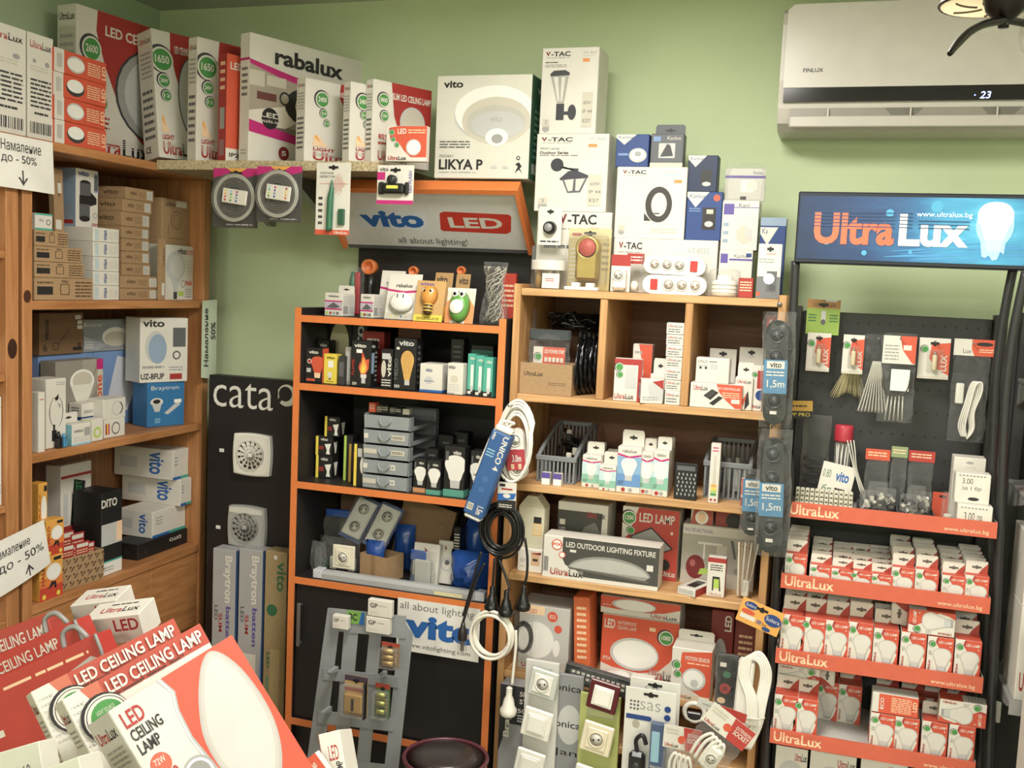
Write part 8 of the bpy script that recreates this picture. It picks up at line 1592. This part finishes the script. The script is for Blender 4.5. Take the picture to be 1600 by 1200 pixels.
# plastic tub of toothpick-like ties with red lid, and a black bag beside it
c0 = (xcol(1310, YR+.20, zt0), YR+.19, zt0); o = empty('cable_tie_tub', c0); tag(o, 'clear tub of white cable ties with a red lid on the top rack tray', 'tub')
h = zrow(664, c0[0], c0[1])-zt0; R = .022
g = MB(); g.lathe([(R*.9, .001), (R, h*.3), (R, h*.82)], 'clear:ffffff', 20); g.build('clear_tub', o)
g = MB(); g.lathe([(R*1.12, h*.80), (R*1.15, h*.82), (R*1.15, h*.98), (R*1.05, h)], 'plastic:b82a3c', 22); g.build('red_lid', o)
g = MB(); g.lathe([(R*1.004, h*.12), (R*1.006, h*.14), (R*1.006, h*.36), (R*1.004, h*.38)], 'paper:c8a03c', 20); g.build('yellow_label', o)
for k in range(9): g = MB(); a = k*.7; g.tube([(R*.6*math.cos(a), R*.6*math.sin(a), .004), (R*.75*math.cos(a+.5), R*.7*math.sin(a+.5), h*.78)], .0016, 'plastic:e0dcd0', 5); g.build('cable_tie', o)
o, w, h = bag('cable_bag', 'black and clear cable bag hanging beside the red lidded tub', 'bag', 1244, 1292, 650, YR+.19, zt0, .06, seed=190)
for k in range(5):
    g = MB(); g.tube(ring_pts((0, .03, h*(.14+.09*k)), w*.34, 20, 'xy', ry=.5), .004, 'plastic:1e1e20', 6, True); g.build('black_loop', o)
o = carton('hang_card', 'yellow and black hang card beside the lower black power strip', 'card', (atY(1248, 655, -.33).x, -.33, atY(1248, 655, -.33).z), .075, .0015, .05, 'paper:c89a2c', [('r', 0, 0, 1, .42, 'k'), ('t', 'EPP PRO', .1, .12, .9, .32, 'Y', .0), ('l', .1, .6, .8, .8, 1, 'k')], flap=False, roll=-.06)
tail = MB(); tail.tube([(0, .0016, .04), (0, .109, .042)], .002, 'metal:8a8a88', 6); tail.build('hook', o)
tie = MB(); p = atY(1330, 760, YR+.1)
for k in range(3):
    g = MB(); q = [atY(x, y, YR+.09+.01*k)-Vector((xcol(1335, YR+.1, zt0), YR+.1, zt0)) for x, y in ((1345+3*k, 770), (1335+2*k, 735), (1328+4*k, 705), (1324+5*k, 688))]; g.tube(q, .0016, 'plastic:e0dcd0', 5)
    o = g.build('cable_tie', None, (xcol(1335, YR+.1, zt0), YR+.1, zt0)); tag(o, 'long white cable tie sticking up beside the connector bags, ' + ORD[k] + ' from the logo card', 'cable tie', 'loose cable ties')
# white battery boxes with handwriting
bx_a = bk('white_box', 'lower white box with handwritten price at the end of the top rack tray', 'box', 1493, 1548, 791, YR+.006, zt0, .05, art=[('t', '3.00', .2, .45, .5, .75, 'k', -.005), ('t', 'лв', .56, .5, .72, .66, 'k', -.005)] + [('r', .1+.1*i, .90, .15+.1*i, .93, 'D') for i in range(8)])
bx_b = bk('white_box', 'upper white box with handwritten price and hang slot on the top rack tray', 'box', 1490, 1545, 741, YR+.03, top(bx_a), .05, art=[('t', '3.00', .2, .66, .5, .84, 'k', -.005), ('t', 'за 1 бр', .2, .42, .75, .58, 'k', -.005), ('e', .55, .16, .16, .06, 'k')] + [('r', .1+.1*i, .92, .15+.1*i, .95, 'D') for i in range(8)])
bk('white_box', 'tall white hang box standing behind the two with handwritten prices', 'box', 1482, 1532, 716, YR+.10, zt0, .06, art=[('l', .35, .84, .7, .88, 1, 'O'), ('e', .5, .93, .12, .02, 'g')])
o, w, h = bag('parts_bag', 'clear bag with a small white part beside the white boxes', 'bag', 1468, 1492, 770, YR+.02, zt0, .03, seed=195)
g = MB(); g.box(-w*.3, .008, .003, w*.3, .022, h*.4, 'plastic:d0ccc0', .003); g.build('white_part', o)

# ---------------------------------------------------------------- hang packs on the pegboard
YQ = YPB-.05
def peg(label, x0, x1, yt, yb, key, art, dy=0, group=None, name='hang_pack', cat='hang pack'):
    o, w, h = blister(name, label, cat, (x0, x1, yt, yb), YQ-dy, art, key, group=group)
    g = MB(); g.tube([(0, YPB-.001-(YQ-dy), h-.012), (0, -.012, h-.012), (0, -.018, h-.006)], .0018, 'metal:9a9a98', 6); g.build('peg_hook', o); hang_hole(o, w, h)
    return o, w, h
peg('green and brown hang card with a small capsule bulb, highest on the pegboard', 1258, 1310, 468, 523, 'paper:8fae3c', [('r', 0, .75, 1, 1, 'paper:a8783c'), ('t', 'UltraLux', .2, .80, .85, .90, 'k', .0), ('r', .44, .36, .58, .68, 'S'), ('e', .51, .36, .07, .08, 'D'), ('l', .06, .35, .3, .6, 3, 'X'), ('l', .7, .35, .95, .6, 3, 'X'), ('r', .55, .94, .9, 1, 'S')], name='capsule_bulb_card', cat='bulb')
def smallbulb(label, x0, x1, yt, yb, dy=.012, key='W', bright='paper:d8c8a0'):
    o, w, h = peg(label, x0, x1, yt, yb, key, [('p', [(.4, .85), (1, .9), (1, .1), (.6, .25), (.35, .5)], 'N'), ('bd', .2, .72, .09, ''), ('tu', 'LUX', .72, .2, .92, .6, 'W'), ('r', 0, 0, 1, .06, 'O')], dy, 'small bulb cards on the pegboard', 'capsule_bulb_card', 'bulb')
    g = MB(); g.lathe([(.006, h*.2), (.0065, h*.26), (.0065, h*.56), (.004, h*.6)], bright, 12, c=(w*.02, -.008, 0)); g.lathe([(.0035, h*.60), (.003, h*.66)], 'metal:b0aca0', 8, c=(w*.02, -.008, 0)); g.build('capsule_bulb', o)
    g = MB(); g.box(-w*.24, -.016, h*.14, w*.30, -.0015, h*.72, 'clear:ffffff', .004); g.build('clear_cover', o)
    return o, w, h
smallbulb('white and red card with a capsule bulb, hanging below the green card', 1258, 1295, 520, 580)
smallbulb('white and red card with a capsule bulb, hanging over the fan of pale ties', 1314, 1347, 523, 584)
o, w, h = smallbulb('white and red card with a beige capsule bulb, beside the white cable bag', 1432, 1481, 528, 592, .016)
# fan of pale cable ties
YQ += .016; pc = atY(1338, 575, YQ)
o = empty('cable_tie_fan', pc); tag(o, 'fan of pale yellow cable ties hanging on the pegboard', 'cable ties')
for k in range(20):
    x1 = 1296+k*2.9; q = [Vector((0, -.004+.0006*k, .03)), atY(1325+k*.8, 570, YQ+.002+.0006*k)-pc, atY(x1, 618+4*math.sin(k*.5), YQ+.004+.0005*k)-pc]
    g = MB(); g.tube(q, .0016, 'plastic:b9ad7c' if k % 3 else 'plastic:8f8660', 4); g.build('cable_tie', o)
g = MB(); g.tube([(0, YPB-.001-pc.y, .032), (0, -.012, .03), (0, -.016, .036)], .0018, 'metal:9a9a98', 6); g.build('peg_hook', o)
YQ -= .016
# clear bags of white ties
for i, (x0, x1, yt, yb, dy, lb) in enumerate(((1340, 1386, 522, 645, .0, 'clear bag of white cable ties hanging behind the red and white headed bag'), (1368, 1424, 520, 660, .036, 'clear bag with a red and white header and a looped dark wire on the pegboard'))):
    p = atY((x0+x1)/2, yb, YQ-dy); w = atY(x1, yb, YQ-dy).x-atY(x0, yb, YQ-dy).x; h = atY((x0+x1)/2, yt, YQ-dy).z-p.z
    o = empty('cable_tie_bag', p); tag(o, lb, 'cable ties')
    g = bag_mesh(w, h, .016, 'bag:ffffff', 200+i, wr=.4); b_ = g.build('clear_bag', o); b_.location = (0, -.008, 0)
    for k in range(9 if i == 0 else 5):
        g = MB(); s_ = -1 if k % 2 else 1; g.tube([(w*(-.1+.03*k), 0, h*.66), (w*(-.34+.085*k), .001, h*.25), (w*(-.5+.12*k), .001, h*.01)] if i == 0 else [(w*(-.2+.1*k), 0, h*.3), (w*(-.25+.12*k), 0, h*.02)], .0022, 'plastic:c9c6b8', 5); g.build('cable_tie', o)
    if i:
        g = MB(); g.box(-w*.46, -.0102, h*.66, w*.46, -.0092, h*.97, 'W'); words = []
        draw([('p', [(.5, 1), (1, 1), (1, 0), (.9, .05), (.6, .5)], 'N'), ('l', .06, .1, .5, .7, 5, 'g'), ('r', .62, .5, .86, .68, 'W')], w*.92, h*.31, lambda U, V, e: (-w*.46+U*w*.92, -.0103-e, h*.66+V*h*.31), g, words); g.build('header_card', o)
        g = MB(); g.box(-w*.18, -.0105, h*.36, w*.34, -.0095, h*.60, 'E'); g.build('white_slip', o)
        g = MB(); g.tube([(-w*.4, -.011, h*.55), (-w*.38, -.011, h*.40), (-w*.2, -.011, h*.31), (w*.1, -.011, h*.31), (w*.3, -.011, h*.38), (w*.36, -.011, h*.52)], .0018, 'plastic:4a4238', 6); g.build('looped_wire', o)
    g = MB(); g.tube([(0, YPB-.001-p.y, h-.015), (0, -.02, h-.015), (0, -.026, h-.009)], .0018, 'metal:9a9a98', 6); g.build('peg_hook', o)
# white cable bag
p = atY(1500, 690, YQ-.01); x0, x1 = atY(1478, 690, YQ-.01).x, atY(1537, 690, YQ-.01).x; w = x1-x0; h = atY(1500, 555, YQ-.01).z-p.z
o = empty('cable_bag', ((x0+x1)/2, YQ-.01, p.z)); tag(o, 'clear bag with a white looped cable and orange header at the pegboard end', 'cable')
g = bag_mesh(w, h, .022, 'bag:ffffff', 210, wr=.4); b_ = g.build('clear_bag', o); b_.location = (0, -.011, 0)
g = MB(); hh = .045; W2_ = w*1.12; g.box(-w*.5, -.001, h, -w*.5+W2_, .001, h+hh, 'W'); words = []
draw([('p', [(.42, 1), (1, 1), (1, 0), (.5, 0), (.42, .4)], 'N'), ('t', 'Lux', .22, .15, .42, .42, 'D', .0), ('e', .72, .72, .2, .12, 'k'), ('l', .6, .2, .95, .45, 2, 'F')], W2_, hh, lambda U, V, e: (-w*.5+U*W2_, -.0012-e, h+V*hh), g, words); hc = g.build('header_card', o)
for t in words: t.build('lettering', hc)
for k in range(4):
    g = MB(); g.tube([(-w*.1+.004*k, -.003*k, h*.06), (-w*.2+.005*k, -.003*k, h*.2), (-w*.08+.004*k, -.003*k, h*.45), (w*.02+.004*k, -.003*k, h*.66), (w*.14+.005*k, -.003*k, h*.70), (w*.16+.005*k, -.003*k, h*.58), (w*.04+.004*k, -.003*k, h*.36), (w*.10+.003*k, -.003*k, h*.16), (w*.03, -.003*k, h*.04)], .0027, 'plastic:e2dfd4', 7); g.build('white_cable', o)
g = MB(); g.box(-w*.36, -.006, h*.44, -w*.14, .004, h*.68, 'plastic:e2dfd4', .003); g.build('white_plug', o)
g = MB(); g.tube([(0, YPB-.001-(YQ-.01), h+hh-.012), (0, -.014, h+hh-.012), (0, -.02, h+hh-.006)], .0018, 'metal:9a9a98', 6); g.build('peg_hook', o)

# ---------------------------------------------------------------- boxes below the lowest tray and on the grey rack
zb = FLOOR+.0006
for i, (x0, x1, yt, lb) in enumerate(((1212, 1264, 1168, 'red and white carton on the floor under the rack, by the oak unit'), (1266, 1340, 1178, 'dark red carton on the floor under the rack, middle one'), (1345, 1420, 1188, 'brown and white carton on the floor under the rack, by the grey rack'))):
    Y = YR+.06; z = atY((x0+x1)/2, yt, Y).z; X0, X1 = xcol(x0, Y, z), xcol(x1, Y, z)
    carton('lamp_carton', lb, 'box', ((X0+X1)/2, Y, zb), X1-X0-.004, .15, z-zb, ['R', 'paper:7a2420', 'paper:b9a68a'][i], {'f': [('r', 0, .8, 1, 1, 'W'), ('e', .5, .78, .4, .12, 'S'), ('ux', .6, .9, .98, .96, 'R', 'k', None)]})
g0 = gx0+.022
def gcart(label, x0, x1, yt, zi, art, key, dy=.015, d=.2, Z=None):
    Y = (-.48, -.52, -.56)[zi]+dy; Z = GZ[zi]+.0006 if Z is None else Z; X0, X1 = max(xcol(x0, Y, Z), g0), xcol(x1, Y, Z)
    return carton('lamp_carton', label, 'box', ((X0+X1)/2, Y, Z), X1-X0, d, zrow(yt, X0, Y)-Z, key, {'f': art})
for i in range(4):
    Y = -.50; X = g0+.014+.036*i
    carton('lamp_carton', 'narrow orange red carton standing on the grey rack, ' + ORD[i] + ' from the bulb rack', 'box', (X+.018, Y, GZ[1]+.0006), .034, .16, zrow(686, g0, Y)-GZ[1], 'paper:c4482e', [('tu', 'LED', .3, .5, .7, .9, 'W'), ('l', .2, .1, .8, .4, 4, 'F')], group='narrow orange cartons on the grey rack')
ga = gcart('white carton with red letters low on the grey rack, lower of two', 1571, 1640, 948, 2, [('ux', .1, .1, .9, .3, 'R', 'k', None), ('t', 'IP', .2, .5, .4, .7, 'k')], 'W')
gb = gcart('white carton with a dark ring picture on the grey rack, upper of two', 1571, 1640, 838, 2, [('o', .45, .78, .12, .1, 'D', 'W'), ('t', 'IP', .15, .40, .35, .5, 'k'), ('t', 'U', .2, .14, .4, .3, 'R')], 'W', Z=top(ga))
carton('lamp_carton', 'large white carton with a red lamp badge on the floor before the grey rack', 'box', (g0+.2, -.78, zb), .38, .18, atY(1580, 990, -.78).z-zb, 'W', {'f': [('c', .06, .9, .06, 'N'), ('t', '1800', .02, .885, .1, .915, 'W', .0), ('e', .25, .6, .22, .12, 'k'), ('r', .1, .35, .4, .42, 'R')]})
carton('lamp_carton', 'pale lamp carton on the top board of the grey rack', 'box', (g0+.17, -.46, GZ[0]+.0006), .3, .2, .12, 'paper:b9b6ae', [('l', .1, .3, .5, .7, 3, 'g')])
# ---------------------------------------------------------------- slim cartons standing before the fan panel
for i, (x0, x1, yt, lb) in enumerate(((333, 369, 859, 'tall silver and blue lamp carton before the fan panel, closer to the pine unit'), (374, 411, 859, 'tall silver and blue lamp carton before the fan panel, beside the brown one'))):
    Y = YP-.075; z = atY((x0+x1)/2, yt, Y).z; X0, X1 = xcol(x0, Y, z), xcol(x1, Y, z)
    carton('tube_lamp_carton', lb, 'box', ((X0+X1)/2, Y, zb), X1-X0, .06, z-zb, 'paper:a6a6a6', {'f': [('td', 'Braytron', .45, .72, .85, .97, 'W', .0), ('td', 'LED', .1, .62, .25, .70, 'D', .0), ('td', 'batten', .6, .5, .8, .7, 'P', .0), ('td', 'SLIM', .3, .56, .45, .66, 'R', .0), ('r', .12, .06, .78, .46, 'W'), ('p', [(.85, 0), (1, 0), (1, .55), (.92, .3)], 'U')], 'r': [('r', 0, 0, 1, 1, 'paper:3a5a8c')]}, group='silver lamp cartons before the fan panel')
Y = YP-.075; z = atY(432, 862, Y).z; X0, X1 = xcol(415, Y, z), min(xcol(449, Y, z), CX0-.006)
carton('tube_lamp_carton', 'tall brown lamp carton before the fan panel, beside the black cabinet', 'box', ((X0+X1)/2, Y, zb), X1-X0, .06, z-zb, 'card:a08a5e', {'f': [('td', 'vito', .55, .80, .95, .95, 'X', .0), ('c', .35, .70, .03, 'X'), ('r', .3, .10, .75, .5, 'paper:b09a6c'), ('r', .12, .2, .26, .36, 'paper:6f8a6a'), ('r', .4, .96, .55, .98, 'W'), ('td', 'LED', .15, .4, .3, .48, 'X', .0)]})

# ---------------------------------------------------------------- big ceiling lamp cartons in the foreground
# they stand slanted in a low display bin below the picture
def slanted(label, corner, right, depth, hgt, thick, art, key='W', yaw=YAW, name='lamp_carton', turn=0.0):
    """corner / right: picture points of the front face's top corners; the face is turned to the camera and rolled"""
    a, b = atD(*corner, depth), atD(*right, depth+turn)
    vw_ = ray((corner[0]+right[0])/2, (corner[1]+right[1])/2+60).normalized()
    ex = (b-a); w = ex.length; ex.normalize(); n = (vw_ - ex*vw_.dot(ex)).normalized(); ez = n.cross(ex)*-1
    if ez.z < 0: ez = -ez
    ey = ez.cross(ex)
    M_ = Matrix((ex, ey, ez)).transposed().to_4x4(); org = (a+b)/2-ez*hgt; M_.translation = org
    o = carton(name, label, 'box', (0, 0, 0), w, thick, hgt, key, art, flap=False)
    o.matrix_world = M_
    return o, w
PATT = [('p', [(.30, 1), (1, 1), (1, 0), (.86, 0), (.62, .10), (.50, .28), (.42, .55), (.34, .86)], 'paper:cf4a2c'), ]
big = [('p', [(.36, 1), (1, 1), (1, 0), (.5, 0), (.40, .35), (.355, .63), (.37, .8), (.41, .9)], 'paper:a5a5a3'), ('p', [(.375, 1), (.39, 1), (.425, .9), (.385, .8), (.37, .63), (.415, .35), (.515, 0), (.505, 0), (.405, .35), (.36, .63), (.375, .8), (.415, .9)], 'E'), ('p', [(.40, 1), (1, 1), (1, 0), (.54, 0), (.43, .38), (.385, .64), (.40, .8), (.44, .9)], 'paper:c84a2e'),
       ('p', smooth2([(.80, .985), (.87, .93), (.93, .80), (.955, .62), (.94, .45), (.88, .30), (.78, .18), (.66, .12), (.55, .16), (.46, .30), (.43, .46), (.45, .62), (.54, .78), (.65, .91), (.73, .97)]), 'paper:a9a5a0'), ('p', smooth2([(.80, .975), (.86, .92), (.915, .79), (.94, .62), (.925, .45), (.865, .31), (.77, .20), (.66, .14), (.56, .18), (.475, .31), (.445, .46), (.465, .61), (.55, .765), (.655, .895), (.735, .955)]), 'paper:b5aea8'), ('p', smooth2([(.79, .95), (.845, .90), (.895, .78), (.915, .62), (.90, .46), (.845, .33), (.76, .23), (.66, .17), (.57, .21), (.50, .32), (.47, .46), (.49, .60), (.57, .75), (.665, .875), (.735, .93)]), 'paper:c2bab5'),
       ('t', 'LED', .045, .865, .195, .955, 'R', .02), ('t', 'CEILING', .045, .785, .27, .85, 'k', .02), ('t', 'LAMP', .045, .705, .20, .77, 'k', .02), ('c', .12, .615, .06, 'paper:c0563c'), ('t', '72W', .08, .615, .16, .65, 'W', .0), ('t', '7500', .05, .50, .20, .57, 'R', .02), ('c', .30, .45, .10, 'g'), ('c', .30, .45, .085, 'E'), ('c', .30, .45, .07, 'paper:8a8a88')] + [('c', .06+.03*i, .42-.03*j, .006, 'S') for i in range(8) for j in range(6)]
UEND = [('ux', .1, .86, .9, .93, 'R', 'k', None), ('l', .15, .70, .85, .82, 4, 'g')] + [('c', .15, .62-.05*i, .015, 'L') for i in range(9)] + [('l', .25, .2, .9, .66, 9, 'g')]
strip = lambda sub: [('r', .24, .865, 1, 1, 'paper:b0432f'), ('p', [(.12, 1), (.24, 1), (.24, .865), (.2, .80), (.16, .9)], 'paper:c4664a')] + [('c', .03+.025*i, .93-.04*j, .008, 'S') for i in range(4) for j in range(8)] + [('t', 'LED CEILING LAMP', .27, .892, .97, .972, 'W', .02), ('l', .27, .868, .8, .885, 1, 'k'), ('c', .185, .79, .14, 'k'), ('c', .195, .785, .13, 'W'), ('c', .195, .785, .12, 'k'), ('c', .195, .785, .115, 'W'), ('c', .2, .785, .098, 'G'), ('t', 'LIGHT SOURCE', .14, .815, .26, .84, 'W', .0), ('t', '4800', .12, .72, .27, .80, 'W', .02)]
f3, w = slanted('big orange ceiling lamp carton with a huge white oval lamp picture, in front', (168, 1112), (362, 992), 1.62, .30, .09, {'f': big, 'l': UEND}, key='paper:cac6bd', turn=.20)
f2, w = slanted('red striped ceiling lamp carton with a green 4800 badge, directly behind the big oval one', (96, 1094), (312, 974), 1.76, .30, .075, {'f': strip(0), 'l': UEND}, turn=.17)
f1, w = slanted('red striped ceiling lamp carton with a green badge, second behind the big oval one', (47, 1082), (271, 966), 1.87, .30, .07, {'f': strip(1), 'l': UEND}, turn=.17)
# red cartons with grey carrying handles farther left
redc = [('l', .2, .90, .9, .94, 1, 'F'), ('p', [(.40, .5), (.44, .72), (.54, .82), (.9, .89), (.97, .85), (.97, .3), (.4, .3)], 'paper:b9b3b0'), ('r', .04, .66, .09, .70, 'W')]
r1, w = slanted('red lamp carton with a grey carry handle and white lamp picture, front one', (-40, 1075), (150, 990), 2.10, .34, .07, {'f': redc}, key='paper:b83024')
r2_, w2 = slanted('red lamp carton with a grey carry handle, second one', (-60, 1050), (118, 968), 2.20, .34, .07, {'f': [('t', 'LED CEILING LAMP', .1, .88, .8, .95, 'W', .01), ('l', .5, .80, .95, .84, 1, 'F')]}, key='paper:b83024')
r3, w3 = slanted('red lamp carton with white lettering at the edge of the picture', (-90, 1018), (72, 958), 2.30, .34, .06, {'f': [('t', 'CEILING LAMP', .45, .86, .98, .94, 'W', .015)]}, key='paper:b23a2e')
for o, ww in ((r1, .2), (r2_, .2)):
    bb_ = [Vector(q) for q in o.bound_box]; W_ = max(v.x for v in bb_); H_ = max(v.z for v in bb_)
    g = MB(); g.tube([(W_*.35, .035, H_), (W_*.42, .035, H_+.03), (W_*.62, .035, H_+.032), (W_*.74, .035, H_)], .006, 'plastic:8a8886', 6); g.build('carry_handle', o)
    g = MB(); g.tube([(W_*.95, .0, H_*.8), (W_*1.0, -.006, H_*.9), (W_*.98, .0, H_*1.0)], .004, 'plastic:8a8886', 6); g.build('cord', o)
# white cartons with red LED lettering standing behind
wl = [('t', 'LED', .52, .45, .95, .88, 'R', .02), ('p', [(0, .2), (.2, .3), (.3, .1), (.3, 0), (0, 0)], 'g')]
wt_ = [('ux', .2, .3, .9, .6, 'R', 'k', None), ('l', .3, .7, .8, .85, 1, 'k')]
def squat(label, px_, py_, D, w, d, h, roll, yaw):
    p = atD(px_, py_, D); o = carton('lamp_carton', label, 'box', p, w, d, h, 'W', {'f': wl, 't': wt_, 'l': [('r', 0, 0, 1, .4, 'g'), ('r', 0, .15, 1, .25, 'W')]}, flap=False); o.rotation_euler = (.16, roll, yaw); return o
squat('white carton with red LED lettering lying behind the red cartons, upper one', 156, 982, 2.42, .115, .085, .066, -.2, YAW-.1)
squat('white carton with red LED lettering lying behind the red cartons, lower one', 184, 1006, 2.31, .135, .085, .066, -.2, YAW-.1)
p_ = atD(170, 1010, 2.36); o = carton('brown_carton', 'plain brown carton under the white LED lettered cartons', 'box', (p_.x+.05, p_.y-.0, FLOOR+.0006), .14, .10, p_.z-.045-FLOOR, CARD, {'f': [('r', .45, 0, .55, 1, 'paper:94744e')]}, yaw=YAW)
# price-marked white cartons in the very corner
c1, w = slanted('white carton with handwritten price in the bottom corner', (-70, 1196), (60, 1158), 1.45, .12, .05, {'f': [('t', '46.60', .62, .62, .86, .78, 'k', -.005), ('r', .5, .45, .53, .50, 'k')]}, key='paper:c6c4b6')
c2, w = slanted('white carton with black lettering at the bottom edge, before the price-marked one', (-20, 1236), (122, 1182), 1.36, .12, .06, {'f': [('t', 'LUX', .62, .62, .95, .82, 'k', .02)]}, key='paper:c6c4b6')
c3, w = slanted('white carton with red and black lettering before the battery stand', (497, 1148), (530, 1140), 1.85, .13, .10, {'f': [('t', 'LED', .35, .62, .8, .82, 'R', .01), ('tu', 'CEILING LAMP', .6, .1, .9, .6, 'k', .0)], 'l': [('r', 0, 0, 1, 1, 'N'), ('e', .75, .3, .2, .25, 'q'), ('t', 'LED CEILING LAMP', .1, .6, .9, .75, 'W', .0)], 't': [('ux', .1, .4, .9, .7, 'R', 'k', None)]})
c4, w = slanted('small orange carton with lamp picture at the bottom edge beside the big oval carton', (446, 1214), (492, 1176), 1.80, .10, .025, {'f': [('r', 0, 0, 1, 1, 'N'), ('t', 'LED CEILING LAMP', .08, .72, .85, .88, 'W', .01), ('e', .8, .3, .24, .3, 'q')]})
# wooden bin that holds the slanted cartons (below the picture)
zbin = atD(150, 1330, 1.6).z
bn = empty('display_bin', (atD(150, 1330, 1.6).x, atD(150, 1330, 1.6).y, FLOOR)); bn.rotation_euler = (0, 0, YAW); tag(bn, 'low wooden bin holding the slanted lamp cartons', 'bin')
for nm, a, b in (('front_board', (-.62, -.34, 0), (.34, -.32, .36)), ('back_board', (-.62, .54, 0), (.34, .56, .40)), ('side_board', (-.62, -.32, 0), (-.60, .54, .40)), ('side_board', (.32, -.32, 0), (.34, .54, .36)), ('bottom_board', (-.60, -.32, .10), (.32, .54, .12))):
    g = MB(); g.box(*a, *b, 'woodx:9a6a40'); g.build(nm, bn)
